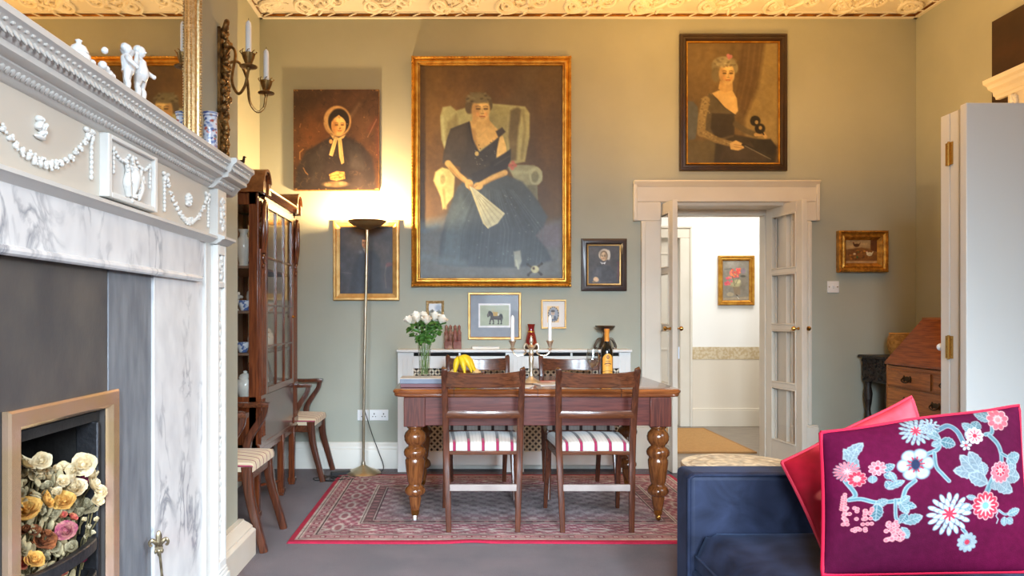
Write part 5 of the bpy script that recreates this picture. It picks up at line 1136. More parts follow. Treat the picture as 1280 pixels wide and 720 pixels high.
# ---- carver chairs by the cabinet
def carver(label):
    t = thing('carver_chair', label, 'chair', (0, 0, 0), 0, 'striped carver chairs by the cabinet')
    for s in (-1, 1):
        MB().tube(spline([(s*.175, -.235, 0.0), (s*.18, -.20, .2), (s*.185, -.18, .43), (s*.19, -.20, .65), (s*.195, -.245, .83), (s*.195, -.262, .87)], 6), [.85, 1, 1.1, 1, .9, .9], 10, sq=(.018, .02), up=(0, 1, 0)).build('back_leg', M['cabZ'], t, smooth=50)
        MB().tube(spline([(s*.205, .268, 0.0), (s*.202, .232, .13), (s*.196, .195, .27), (s*.193, .182, .38), (s*.193, .180, .435)], 6), [1.1, 1.15, 1.3, 1.55, 1.7], 12, sq=(.018, .017), up=(0, 1, 0)).build('front_leg', M['chairZ'], t, smooth=50)
        MB().tube(spline([(s*.19, -.215, .72), (s*.205, -.08, .705), (s*.213, .05, .70), (s*.213, .14, .702), (s*.213, .185, .700)], 6), [1.0, 1.15, 1.3, 1.4, 1.2], 10, sq=(.011, .022), up=(0, 0, 1)).build('arm', M['chairX'], t, smooth=50)
        MB().tube(spline([(s*.213, .165, .692), (s*.214, .150, .64), (s*.214, .105, .57), (s*.212, .065, .50), (s*.210, .055, .42)], 6), [1.2, 1.3, 1.5, 1.6, 1.7], 10, sq=(.013, .017), up=(0, 1, 0)).build('arm_support', M['chairZ'], t, smooth=50)
    b = MB(); b.tube(spline([(-.2, -.258, .83), (-.1, -.285, .832), (0, -.292, .832), (.1, -.285, .832), (.2, -.258, .83)], 6), 1, 10, sq=(.042, .010), up=(0, 0, 1)); b.build('top_rail', M['cabZ'], t, smooth=50)
    b = MB(); b.tube([(-.185, -.205, .62), (0, -.235, .62), (.185, -.205, .62)], 1, 8, sq=(.02, .009), up=(0, 0, 1)); b.build('cross_rail', M['cabZ'], t, smooth=50)
    b = MB(); b.box(-.19, .19, .165, .196, .36, .425); b.box(-.18, .18, -.195, -.165, .37, .425); b.box(-.205, -.178, -.18, .18, .36, .425); b.box(.178, .205, -.18, .18, .36, .425); b.build('seat_frame', M['chairX'], t, bevel=.004)
    b = MB(); seat_pad(b, .19, .212, -.19, .212, .41, .062); b.build('seat', M['seat2'], t, smooth=60)
    return t
k0 = carver('striped carver chair standing beside the chimney breast, in front of cabinet'); k0.location = (-1.265, 3.872, 0); k0.rotation_euler = (0, 0, -PI/2)
k1 = copy_tree(k0); k1.location = (-1.265, 5.446, 0); k1['label'] = 'striped carver chair in the corner between cabinet and back wall'

# ---- dining table
tb = thing('dining_table', 'long dark red wooden dining table with turned amber legs', 'table', (.443, 4.59, 0))
TX0, TX1, TY0, TY1, TZ = -.389, 1.278, 4.12, 5.06, .785
def top_outline(g):
    x0, x1, y0, y1 = TX0+g, TX1-g, TY0+g, TY1-g; c = .055; o = []
    for (cx, cy, a0) in ((x1-c, y1-c, 0), (x0+c, y1-c, PI/2), (x0+c, y0+c, PI), (x1-c, y0+c, 1.5*PI)):
        for k in range(7): a = a0 + k*PI/12; o.append((cx + c*math.cos(a), cy + c*math.sin(a)))
    return o
b = MB(); lay = [(.022, .738), (.012, .740), (.006, .748), (.008, .756), (.004, .758), (0, .766), (0, .774), (.006, .782), (.014, TZ)]
vs = []; fs = []; n = 28
for g, z in lay: vs += [(x, y, z) for x, y in top_outline(g)]
for i in range(len(lay)-1): fs += [(i*n+k, i*n+(k+1) % n, (i+1)*n+(k+1) % n, (i+1)*n+k) for k in range(n)]
fs += [tuple(reversed(range(n))), tuple((len(lay)-1)*n + k for k in range(n))]
b.add(vs, fs); b.build('tabletop', wood('polished_table_top', (156, 90, 48), (116, 60, 34), WX, .14, .6, .0), tb, world=True, smooth=30)
b = MB()
for x in (-.035, .445, .925): b.box(x-.0012, x+.0012, TY0-.0006, TY1+.0006, .74, TZ+.0004)
b.build('leaf_joint', M['dark_gap'], tb, world=True)
b = MB(); ax0, ax1, ay0, ay1 = -.31, 1.205, 4.155, 5.01
for (a, c, d, e) in ((ax0, ax1, ay0, ay0+.024), (ax0, ax1, ay1-.024, ay1), (ax0, ax0+.024, ay0+.024, ay1-.024), (ax1-.024, ax1, ay0+.024, ay1-.024)): b.box(a, c, d, e, .572, .738)
b.build('apron', M['mahX'], tb, world=True, bevel=.003)
legp = [(.0, .572), (.046, .570), (.050, .562), (.046, .552), (.038, .548), (.044, .540), (.058, .525), (.064, .505), (.062, .482), (.052, .464), (.042, .454), (.040, .446), (.050, .440), (.062, .428), (.067, .412), (.064, .396), (.054, .385),
        (.052, .376), (.058, .366), (.058, .352), (.052, .300), (.044, .240), (.038, .228), (.040, .220), (.054, .208), (.062, .190), (.060, .176), (.048, .162), (.036, .156), (.037, .148), (.033, .110), (.026, .078), (.024, .072)]
for i, (x, y) in enumerate(((-.262, 4.20), (1.155, 4.20), (-.262, 4.965), (1.155, 4.965))):
    lg = MB().lathe(list(reversed(legp)), (x, y, 0), 28).build('leg', M['oakleg'], tb, world=True, smooth=50)
    MB().box(x-.062, x+.062, y-.0605, y+.0605, .566, .737).build('leg_block', M['mahZ'], lg, world=True, bevel=.004)
    b = MB(); b.lathe([(.020, .046), (.023, .052), (.026, .074), (.027, .076), (0, .077)], (x, y, 0), 18); b.box(x-.013, x-.009, y-.012, y+.012, .022, .056); b.box(x+.009, x+.013, y-.012, y+.012, .022, .056); b.build('castor_cup', M['brass'], lg, world=True)
    b = MB(); b.lathe([(0, -.008), (.018, -.008), (.020, -.005), (.020, .005), (.018, .008), (0, .008)], (x, y - .004, .0325), 18, Matrix.Rotation(PI/2, 3, 'Y'))
    b.build('castor_wheel', M['plastic'] if i == 0 else M['brass'], lg, world=True)

# ---- radiator cover
rc = thing('radiator_cover', 'white radiator cover with pierced lattice panels under the pictures', 'radiator cover', (XP(643, 5.56), 5.64, 0))
ra, rb = XP(497, 5.56), XP(788.5, 5.56); RF = 5.56; RZ = .948
b = MB(); b.box(ra-.008, rb+.008, RF-.018, DB-.001, RZ-.022, RZ); b.build('top_shelf', M['white'], rc, world=True, bevel=.005)
b = MB()
px_ = lambda x: XP(x, RF)
pz_ = lambda y: ZP(y, RF)
zt = RZ - .022
slots = [(px_(517), px_(632)), (px_(655), px_(774))]
pan = [(px_(516), px_(634)), (px_(654), px_(775))]
b.box(ra, slots[0][0], RF, RF+.02, .0, zt); b.box(slots[0][1], slots[1][0], RF, RF+.02, 0, zt); b.box(slots[1][1], rb, RF, RF+.02, 0, zt)
zs0, zs1, zp1, zp0 = zt - .030, zt - .004, pz_(460.5), .16
for (x0, x1) in slots:
    b.box(x0, x1, RF, RF+.02, zs1, zt); b.box(x0, x1, RF, RF+.02, zp1, zs0); b.box(x0, x1, RF, RF+.02, .055, zp0)
    b.box((x0+x1)/2-.008, (x0+x1)/2+.008, RF, RF+.02, zs0, zs1)
b.build('front_frame', M['white'], rc, world=True, bevel=.002)
b = MB(); b.box(ra, ra+.02, RF+.0205, DB-.034, 0, zt); b.box(rb-.02, rb, RF+.0205, DB-.034, 0, zt); b.build('end_panel', M['white'], rc, world=True)
b = MB()
for (x0, x1) in ((ra+.004, px_(515)), (px_(637), px_(652)), (px_(776), rb-.004)):
    n = max(2, int((x1-x0)/.028))
    for k in range(n+1): b.tube([(x0+(x1-x0)*k/n, RF-.001, .10), (x0+(x1-x0)*k/n, RF-.001, zt-.05)], .003, 6)
b.build('reeding', M['white'], rc, world=True)
M['radpanel'] = mat('cream_lattice', (226, 214, 190), .5)
for (x0, x1) in slots:
    b = MB(); y = RF + .006; st = .046; z0, z1 = zp0, zp1
    def seg(ax, az, bx, bz, wd=.0068):
        d = Vector((bx-ax, 0, bz-az)); 
        if d.length < .01: return
        b.tube([(ax, y, az), (bx, y, bz)], 1, 4, sq=(wd, .002), up=(0, 1, 0)) if False else b.obox(((ax+bx)/2, y, (az+bz)/2), (d.length, .005, wd*2), (0, -math.atan2(d.z, d.x), 0))
    for s in (1, -1):
        c = -3.0
        while c < 5:
            # line z - z0 = s*(x-x0) + c clipped to the panel
            pts = []
            w_, h_ = x1-x0, z1-z0
            for X_ in (0, w_):
                Z_ = s*X_ + c
                if 0 <= Z_ <= h_: pts.append((X_, Z_))
            for Z_ in (0, h_):
                X_ = (Z_-c)/s
                if 0 < X_ < w_: pts.append((X_, Z_))
            if len(pts) >= 2: seg(x0+pts[0][0], z0+pts[0][1], x0+pts[1][0], z0+pts[1][1])
            c += st
    k = x0 + st/2; j = 0
    b.build('lattice', M['radpanel'], rc, world=True, smooth=0)
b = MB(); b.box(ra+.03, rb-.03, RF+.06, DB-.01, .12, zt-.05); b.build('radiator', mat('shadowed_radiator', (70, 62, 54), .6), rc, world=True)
for (x0, x1) in slots: MB().box(x0, x1, RF+.03, RF+.034, zs0-.02, zs1+.002).build('vent_shade_strip', M['dark_gap'], rc, world=True)  # black strip behind the open slots stands for the shade inside

# ---- display cabinet in the alcove
CX0, CX1, CY0, CY1 = -1.575, -1.175, 4.225, 5.195
CB, CT = .42, 1.93
cb = thing('display_cabinet', 'tall glazed dark wood china cabinet in the alcove beside the fireplace', 'cabinet', ((CX0+CX1)/2, (CY0+CY1)/2, 0))
b = MB(); b.box(CX0, CX0+.015, CY0, CY1, CB, CT); b.build('back_panel', M['cabin'], cb, world=True)
b = MB(); b.box(CX0, CX1, CY0, CY1, CB, CB+.03); b.box(CX0, CX1, CY0, CY1, CT, CT+.03); b.box(CX0, CX1-.01, CY0+.01, CY1-.01, .70, .72); b.build('carcass', M['cabY'], cb, world=True, bevel=.003)
for (ya, yb, nm) in ((CY0, CY0+.02, 'side_frame'), (CY1-.02, CY1, 'side_frame')):
    b = MB(); b.box(CX1-.065, CX1-.012, ya, yb, CB, CT); b.box(CX0, CX0+.05, ya, yb, CB, CT); b.box(CX0, CX1-.02, ya, yb, CT-.07, CT); b.box(CX0, CX1-.02, ya, yb, CB, .73)
    f = b.build(nm, M['cabZ'], cb, world=True, bevel=.002)
    MB().box(CX0+.05, CX1-.065, (ya+yb)/2-.002, (ya+yb)/2+.002, .73, CT-.07).build('side_glass', M['glass'], f, world=True, smooth=0)
shelves = [.985, 1.235, 1.50]
for z in shelves:
    MB().box(CX0+.016, CX1-.03, CY0+.022, CY1-.022, z-.014, z).build('shelf', M['cabin'], cb, world=True, bevel=.002)
# front: plain lower panel, two canted columns, one glazed door with bars
MB().box(CX1-.02, CX1, CY0+.021, CY1-.021, CB+.031, .729).build('front_panel', wood('cabinet_panel_mahogany', (100, 50, 36), (74, 36, 26), WY, .18, .4), cb, world=True); MB().box(CX1-.022, CX1-.002, CY0+.122, CY1-.122, CT-.02, CT-.001).build('frieze_rail', M['cabY'], cb, world=True)
DY0, DY1 = CY0+.125, CY1-.125
b = MB(); b.box(CX1-.018, CX1+.004, DY0, DY0+.045, .732, CT-.02); b.box(CX1-.018, CX1+.004, DY1-.045, DY1, .732, CT-.02); b.box(CX1-.018, CX1+.004, DY0+.045, DY1-.045, .732, .772); b.box(CX1-.018, CX1+.004, DY0+.045, DY1-.045, CT-.07, CT-.02)
dr = b.build('door', M['cabZ'], cb, world=True, bevel=.003)
MB().box(CX1-.008, CX1-.005, DY0+.045, DY1-.045, .772, CT-.07).build('door_glass', M['glass'], dr, world=True, smooth=0)
b = MB(); dl = DY1-DY0-.09
for k in (1, 2): b.box(CX1-.012, CX1+.004, DY0+.045+dl*k/3-.007, DY0+.045+dl*k/3+.007, .772, CT-.07)
for z in (1.02, 1.27, 1.56): b.box(CX1-.012, CX1+.003, DY0+.045, DY1-.045, z-.006, z+.006)
b.build('glazing_bar', M['cabZ'], dr, world=True, bevel=.002)
MB().lathe([(0, 0), (.012, 0), (.010, .004), (.004, .008), (.009, .016), (0, .02)], (CX1+.004, DY1-.02, 1.2), 12, Matrix.Rotation(PI/2, 3, 'Y')).build('door_knob', M['brass'], dr, world=True)
for yc in (CY0+.062, CY1-.062):
    b = MB()
    for dy in (-.042, -.014, .014, .042): b.tube([(CX1-.008, yc+dy, CB+.06), (CX1-.008, yc+dy, 1.60)], .0135, 10)
    b.box(CX1-.02, CX1-.004, yc-.058, yc+.058, CB+.03, 1.90); b.box(CX1-.02, CX1+.008, yc-.060, yc+.060, CB+.03, CB+.07); b.box(CX1-.02, CX1+.008, yc-.060, yc+.060, .715, .735)
    co_ = b.build('corner_column', M['cabZ'], cb, world=True, smooth=40)
    b = MB(); rnd = random.Random(3)
    b.tube(spline([(CX1+.006, yc-.02, 1.58), (CX1+.014, yc-.036, 1.70), (CX1+.014, yc-.02, 1.84), (CX1+.014, yc+.012, 1.88), (CX1+.014, yc+.034, 1.82), (CX1+.014, yc+.030, 1.68), (CX1+.008, yc, 1.58)], 6), .012, 8)
    for k in range(16): b.ell((CX1+.006, yc + rnd.uniform(-.028, .028), 1.5 + .4*k/16), (.010, rnd.uniform(.008, .016), rnd.uniform(.010, .024)), (rnd.uniform(-.8, .8), 0, 0), 7, 5)
    b.build('carved_bracket', M['cabZ'], co_, world=True, smooth=60)
# cornice: straight moulding that rises to an arched hood over each column
b = MB(); cp = [(CX1-.03, CT+.0), (CX1+.006, CT+.0), (CX1+.012, CT+.008), (CX1+.022, CT+.020), (CX1+.034, CT+.034), (CX1+.034, CT+.042), (CX1-.03, CT+.042)]
b.sweep_y(cp, CY0+.11, CY1-.11); b.box(CX0, CX1-.02, CY0, CY1, CT+.03, CT+.05)
for yc in (CY0+.055, CY1-.055):
    rr = .085
    for (x1, r0, r1, z0) in ((CX1+.036, rr, rr-.018, 0), (CX1+.028, rr-.018, rr-.034, 0), (CX1+.016, rr-.034, rr-.05, 0)):
        n = 18; vs = []; fs = []
        for i in range(n+1):
            a = PI*i/n
            for (r_, x_) in ((r0, CX0+.02), (r0, x1), (r1, x1), (r1, CX0+.02)): vs.append((x_, yc + r_*math.cos(a), 2.0 - .005 + r_*math.sin(a)*.95))
        for i in range(n):
            for k in range(4): fs.append((i*4+k, i*4+(k+1) % 4, (i+1)*4+(k+1) % 4, (i+1)*4+k))
        fs += [(0, 1, 2, 3), (n*4+3, n*4+2, n*4+1, n*4)]; b.add(vs, fs)
    b.box(CX0+.02, CX1+.030, yc-rr, yc-rr+.05, CT, 1.996); b.box(CX0+.02, CX1+.030, yc+rr-.05, yc+rr, CT, 1.996)
    b.box(CX0+.02, CX1+.008, yc-rr+.03, yc+rr-.03, CT, 2.03)
b.build('arched_cornice', wood('cornice_mahogany', (140, 84, 44), (104, 60, 32), dict(scale=3, stretch=(7, 2, 7), distort=.6), .2, .5), cb, world=True, smooth=45)
for (x, y) in ((CX1-.03, CY0+.03), (CX1-.03, CY0+.62), (CX1-.03, CY1-.03), (CX0+.03, CY0+.03), (CX0+.03, CY1-.03)):
    b = MB(); b.box(x-.021, x+.021, y-.021, y+.021, .045, CB); b.box(x-.027, x+.027, y-.027, y+.027, .02, .05); b.box(x-.022, x+.022, y-.022, y+.022, .001, .02); b.build('leg', M['cabZ'], cb, world=True, bevel=.004)
b = MB(); b.box(CX1-.045, CX1-.02, CY0+.04, CY1-.04, CB-.05, CB); b.box(CX0+.02, CX1-.04, CY0+.02, CY0+.04, CB-.05, CB); b.build('stand_rail', M['cabY'], cb, world=True, bevel=.003)
b = MB(); b.tube([(CX1-.03, CY0+.03, .10), (CX0+.2, (CY0+CY1)/2-.1, .10), (CX1-.03, CY0+.62, .10)], 1, 8, sq=(.008, .012), up=(0, 0, 1)); b.build('stretcher', M['cabY'], cb, world=True)

# china inside
M['china'] = mat('cream_china', (236, 232, 222), .15, c2=(226, 220, 206), scale=9, coat=.3)
M['bluechina'] = mat('blue_patterned_china', (232, 234, 238), .15, c2=(92, 116, 170), scale=34, lo=.52, hi=.58, coat=.3)
M['gildchina'] = mat('gilded_china', (238, 230, 212), .15, c2=(196, 130, 70), scale=30, lo=.55, hi=.62, coat=.3)
zsh = [.721, .986, 1.236, 1.501]
def china(name, label, cat, x, y, z, prof, m, extra=None, group=None):
    t = thing(name, label, cat, (x, y, z), 0, group)
    MB().lathe(prof, (0, 0, 0), 20).build('body', m, t, smooth=50)
    if extra: extra(t)
    return t
cup = [(.0, .001), (.022, .001), (.024, .004), (.030, .02), (.038, .045), (.043, .062), (.040, .062), (.034, .044), (0, .012)]
vas = [(.0, .001), (.030, .001), (.034, .006), (.028, .016), (.042, .05), (.055, .09), (.048, .125), (.026, .145), (.024, .16), (.036, .178), (.032, .178), (0, .15)]
jar = [(.0, .001), (.036, .001), (.050, .03), (.056, .07), (.048, .10), (.036, .108), (.040, .114), (.030, .132), (.010, .142), (.012, .152), (0, .158)]
def handle(t):
    MB().tube(arc((.040, 0, .036), .018, -1.4, 1.4, 10), .0035, 8).build('handle', M['china'], t)
fy = CY0 + .09
china('china_vase', 'cream china vase on the lowest cabinet shelf behind the side glass', 'vase', -1.40, fy+.02, zsh[0], vas, M['gildchina'])
china('china_jar', 'lidded cream china jar on the lowest cabinet shelf', 'jar', -1.29, fy+.01, zsh[0], jar, M['china'])
china('china_cup', 'blue patterned teacup on the second cabinet shelf', 'cup', -1.30, fy, zsh[1], cup, M['bluechina'], handle)
china('china_vase', 'blue patterned china vase on the second cabinet shelf', 'vase', -1.41, fy+.05, zsh[1], vas, M['bluechina'])
china('china_cup', 'blue patterned teacup on the third cabinet shelf', 'cup', -1.29, fy, zsh[2], cup, M['bluechina'], handle)
china('china_jar', 'gilded china jar on the third cabinet shelf', 'jar', -1.41, fy+.03, zsh[2], jar, M['gildchina'])
china('china_vase', 'pale china vase on the top cabinet shelf', 'vase', -1.30, fy+.01, zsh[3], [(r*.9, z*1.25) for r, z in vas], M['china'])
china('china_jar', 'lidded jar at the middle of the top cabinet shelf', 'jar', -1.35, 4.62, zsh[3], jar, M['bluechina'])
china('china_vase', 'tall vase at the middle of the third cabinet shelf', 'vase', -1.33, 4.66, zsh[2], vas, M['gildchina'])
china('china_jar', 'cream jar at the middle of the second cabinet shelf', 'jar', -1.33, 4.70, zsh[1], jar, M['china'])
china('china_vase', 'white vase at the middle of the lowest cabinet shelf', 'vase', -1.33, 4.72, zsh[0], vas, M['china'])
china('china_cup', 'gilded cup near the far end of the third cabinet shelf', 'cup', -1.30, 4.92, zsh[2], cup, M['gildchina'], handle)
china('china_jar', 'gilded jar near the far end of the second cabinet shelf', 'jar', -1.33, 4.93, zsh[1], jar, M['gildchina'])
def plate_(label, y, z, m):
    t = thing('china_plate', label, 'plate', (CX0+.05, y, z), 0); R = Matrix.Rotation(PI/2 - .18, 3, 'Y')
    MB().lathe([(0, 0), (.06, .0), (.09, .012), (.092, .015), (.06, .005), (0, .004)], (.012, 0, .092), 28, R).build('dish', m, t, smooth=50)
plate_('blue patterned plate standing at back of the second cabinet shelf', CY0+.13, zsh[1], M['bluechina']); plate_('gilded plate standing at back of the third cabinet shelf', CY0+.14, zsh[2], M['gildchina']); plate_('cream plate standing at back of the lowest cabinet shelf', CY0+.15, zsh[0], M['china'])
t = thing('china_flower_ornament', 'white china flower ornament on the third cabinet shelf', 'ornament', (-1.345, CY0+.06, zsh[2]))
b = MB(); rnd = random.Random(8); b.lathe([(0, .001), (.03, .001), (.026, .012), (0, .016)], (0, 0, 0), 14)
for k in range(24): b.ell((rnd.gauss(0, .016), rnd.gauss(0, .016), .03 + .07*rnd.random()), (rnd.uniform(.010, .018), rnd.uniform(.010, .018), rnd.uniform(.006, .012)), (rnd.uniform(-1, 1), rnd.uniform(-1, 1), 0), 7, 5)
b.build('flowers', M['china'], t, smooth=60)
t = thing('china_flower_ornament', 'white china flower ornament on the second cabinet shelf', 'ornament', (-1.36, CY0+.055, zsh[1]))
b = MB(); b.lathe([(0, .001), (.03, .001), (.026, .012), (0, .016)], (0, 0, 0), 14)
for k in range(24): b.ell((rnd.gauss(0, .018), rnd.gauss(0, .014), .03 + .05*rnd.random()), (rnd.uniform(.010, .018), rnd.uniform(.010, .018), rnd.uniform(.006, .012)), (rnd.uniform(-1, 1), rnd.uniform(-1, 1), 0), 7, 5)
b.build('flowers', M['china'], t, smooth=60)
# on top of the cabinet
t = thing('bird_ornament', 'small dark bird ornament on a pale stand on top of the cabinet', 'ornament', (-1.30, 4.27, 2.076))
MB().lathe([(.026, .0), (.030, .004), (.026, .016), (.014, .022), (.012, .026), (0, .027)], (0, 0, 0), 18).build('stand', M['china'], t)
b = MB(); b.ell((0, 0, .040), (.026, .014, .014), (0, -.2, 0), 10, 7); b.ell((.018, 0, .058), (.009, .008, .012), None, 8, 6); b.ell((.020, 0, .070), (.009, .008, .008), None, 8, 6); b.tube([(.027, 0, .070), (.036, 0, .068)], [.003, .0008], 6); b.tube([(-.02, 0, .042), (-.042, 0, .052)], [.008, .003], 6); b.tube([(0, 0, .024), (0, 0, .034)], .004, 6)
b.build('bird', mat('dark_bronze', (58, 48, 42), .35, .7), t, smooth=60)
# ================================================================ things on the table
TT = .7855
# box with the vase on it
bx = thing('box_file', 'blue grey box with plum base under the rose vase, at end of table', 'box', (XP(528, 4.30), 4.315, TT))
w2 = .125
MB().box(-w2, w2+.03, -.10, .09, .001, .022).build('base', mat('plum_card', (116, 78, 84), .6), bx, bevel=.002)
MB().box(-w2-.002, w2+.032, -.102, .092, .022, .050).build('lid', mat('blue_grey_card', (126, 134, 148), .55, c2=(114, 122, 138), scale=9), bx, bevel=.003)
MB().box(-w2-.004, w2+.034, -.104, .094, .050, .053).build('lid_top', mat('pale_grey_card', (206, 202, 196), .6), bx)
VZ = TT + .0535
vx_, vy_ = XP(530.5, 4.34), 4.34
gv = thing('glass_vase', 'clear glass vase of white roses standing on the grey box', 'vase', (vx_, vy_, VZ))
M['cglass'] = glassmat('clear_glass', (250, 252, 251), .02, .07, .8)
MB().lathe([(0, 0), (.032, 0), (.034, .003), (.033, .06), (.036, .14), (.041, .192), (.0385, .192), (.0335, .14), (.030, .06), (.030, .012), (0, .012)], (0, 0, 0), 28).build('vase_body', M['cglass'], gv, smooth=50)
MB().lathe([(0, .013), (.029, .013), (.0295, .06), (.031, .10), (0, .10)], (0, 0, 0), 24).build('water', glassmat('water', (248, 249, 240)), gv, smooth=50)
petal = mat('white_rose_petal', (250, 243, 228), .6, c2=(246, 228, 206), scale=30)
leafm = mat('rose_leaf', (72, 112, 44), .45, c2=(46, 84, 30), scale=18)
stemg = mat('rose_stem', (112, 140, 72), .5, c2=(88, 116, 56), scale=18)
def leaf(b, base, tip, wd, up):
    base, tip = Vector(base), Vector(tip); d = tip - base; L = d.length; d.normalize(); s = d.cross(Vector(up)).normalized(); nn = s.cross(d)
    def fn(u, v): a = (2*u-1); prof = math.sin(PI*min(1, v*.94+.03))**.8; return base + d*(L*v) + s*(a*wd*prof) + nn*(abs(a)*wd*.35*prof + .25*L*v*(1-v) - .1*L*v*v)
    b.grid(fn, 4, 7)
RP = [(70,195,30),(138,168,34),(140,190,24),(190,150,22),(216,198,33),(216,172,22),(286,166,32),(345,192,34),(322,168,24)]
for i, (rx, ry, rr) in enumerate(RP):
    rnd = random.Random(300+i); dpt = 4.34 + (.035 if ry < 172 else -.015) + rnd.uniform(-.02, .02)
    p = W(500 + rx/6.55, 370 + ry/6.55, dpt); R = rr/6.55*dpt/900*1.12
    t = thing('white_rose', 'white rose with long leafy stem standing in the glass vase', 'rose', p, 0, 'white roses in the glass vase')
    tl = Vector((vx_ - p.x, vy_ - p.y, 0)); ax = Vector((0, 0, 1)).cross(-tl.normalized() if tl.length > .001 else Vector((1, 0, 0)))
    q = Matrix.Rotation(min(.5, tl.length*5), 4, ax); t.rotation_euler = q.to_euler()
    rose_mesh(rnd, R, 3, .02, 1.45).build('bloom', petal, t, smooth=60, recalc=False)
    inv = basis(t).inverted(); b = MB()
    foot = Vector((vx_ + rnd.uniform(-.018, .018), vy_ + rnd.uniform(-.015, .015), VZ + .016)); neck = Vector((vx_ + (p.x-vx_)*.34, vy_ + (p.y-vy_)*.3, VZ + .19))
    path = spline([p + (q.to_3x3() @ Vector((0, 0, -R*.5))), p*.6 + neck*.4 - Vector((0, 0, .01)), neck, foot*.6 + neck*.4, foot], 6)
    b.tube([inv @ v for v in path], .0024, 7); b.build('stem', stemg, t)
    b = MB()
    for k in range(5): a = k*2*PI/5; leaf(b, (0, 0, -R*.5), (R*.9*math.cos(a), R*.9*math.sin(a), -R*.35), R*.22, (0, 0, 1))
    for k in range(13):
        c = path[int(2 + rnd.random()*10)]; a = rnd.uniform(0, 2*PI); l_ = rnd.uniform(.028, .055)
        tip = c + Vector((math.cos(a)*l_, math.sin(a)*l_*.7, rnd.uniform(-.022, .028))); leaf(b, inv @ c, inv @ tip, rnd.uniform(.012, .018), (rnd.uniform(-.4, .4), -.6, .9))
    b.build('leaves', leafm, t, smooth=60, recalc=False)

# bananas, bowl and two pale fruits
fbx, fby = XP(582, 4.55), 4.56
fb = thing('fruit_bowl', 'low wooden fruit bowl on the table behind the front chair', 'bowl', (fbx, fby, TT))
MB().lathe([(0, .001), (.05, .001), (.054, .006), (.09, .03), (.118, .062), (.122, .066), (.116, .066), (.084, .036), (.04, .014), (0, .012)], (0, 0, 0), 32).build('bowl_body', M['chairX'], fb, smooth=50)
bn = thing('banana_bunch', 'bunch of ripe yellow bananas lying in the wooden bowl', 'bananas', (fbx - .012, fby, TT + .072))
ban = mat('banana_skin', (238, 204, 36), .45, c2=(228, 186, 30), scale=14); hub = Vector((-.03, .0, .075))
for k, (tip, sag) in enumerate((((.075, -.035, -.012), .045), ((.05, -.055, -.005), .05), ((.008, -.075, -.02), .05), ((-.058, -.05, -.024), .04), ((.078, .01, .0), .05))):
    tip = Vector(tip); pts = []
    for j in range(12):
        t = j/11; pt = hub.lerp(tip, t) + Vector((0, -.25*sag*math.sin(PI*t), sag*math.sin(PI*t)*.85)); pts.append(pt)
    MB().tube(pts, [.006, .008, .015, .019, .020, .020, .020, .019, .017, .013, .008, .005], 8).build('banana', ban, bn, smooth=50)
MB().tube([hub + Vector((-.004, 0, -.004)), hub + Vector((-.012, .004, .018))], [.012, .008], 8).build('stalk', mat('banana_stalk', (160, 128, 40), .6), bn)
onion = mat('pale_fruit_skin', (226, 196, 140), .5, c2=(204, 160, 104), scale=12)
for lab, dx, dy in (('pale round fruit at the right side of the fruit bowl', .070, -.03), ('pale round fruit at the left side of the fruit bowl', -.075, -.025)):
    t = thing('pale_fruit', lab, 'fruit', (fbx+dx, fby+dy, TT+.058), 0)
    MB().lathe([(0, -.026), (.016, -.022), (.027, -.004), (.026, .012), (.012, .024), (.004, .028), (0, .034)], (0, 0, 0), 18).build('flesh', onion, t, smooth=60)
    MB().tube([(0, 0, .028), (.003, 0, .040)], .002, 6).build('stem', stemm, t)

# candelabra and candles
cx, cy = XP(664, 4.5), 4.5
M['silver'] = mat('worn_silver', (232, 224, 208), .28, .8, c2=(206, 188, 156), scale=16)
cd = thing('candelabra', 'two-armed silver candelabra in the middle of the dining table', 'candelabra', (cx, cy, TT))
MB().lathe([(.060, .001), (.062, .006), (.054, .014), (.034, .022), (.018, .034), (.012, .05), (.010, .07), (.014, .12), (.017, .16), (.010, .175), (.018, .185), (.012, .20), (.014, .22), (.020, .228), (.010, .24), (.008, .25), (.013, .258), (.012, .272), (.006, .285), (.008, .292), (0, .30)], (0, 0, 0), 24).build('stem', M['silver'], cd, smooth=50)
for s in (-1, 1):
    b = MB(); b.tube(spline([(s*.010, 0, .215), (s*.034, -.01, .245), (s*.046, -.012, .222), (s*.034, -.01, .196), (s*.050, 0, .178), (s*.085, 0, .172), (s*.110, 0, .188), (s*.117, 0, .212)], 7), [.005, .006, .006, .005, .0045, .0045, .005, .006], 8); a = b.build('arm', M['silver'], cd)
    MB().lathe([(0, .196), (.005, .2), (.008, .208), (.016, .214), (.017, .218), (.008, .222), (.009, .230), (.017, .250), (.022, .262), (.024, .263), (.023, .267), (.014, .264), (.010, .246), (0, .246)], (s*.117, 0, 0), 20).build('candle_cup', M['silver'], a, smooth=50)
    candle(('white candle in the candelabra arm next to the horse print', 'white candle in the candelabra arm in front of oval miniature')[s > 0], cx + s*.117, cy, TT + .2465, .180, .0115, 'candelabra candles')

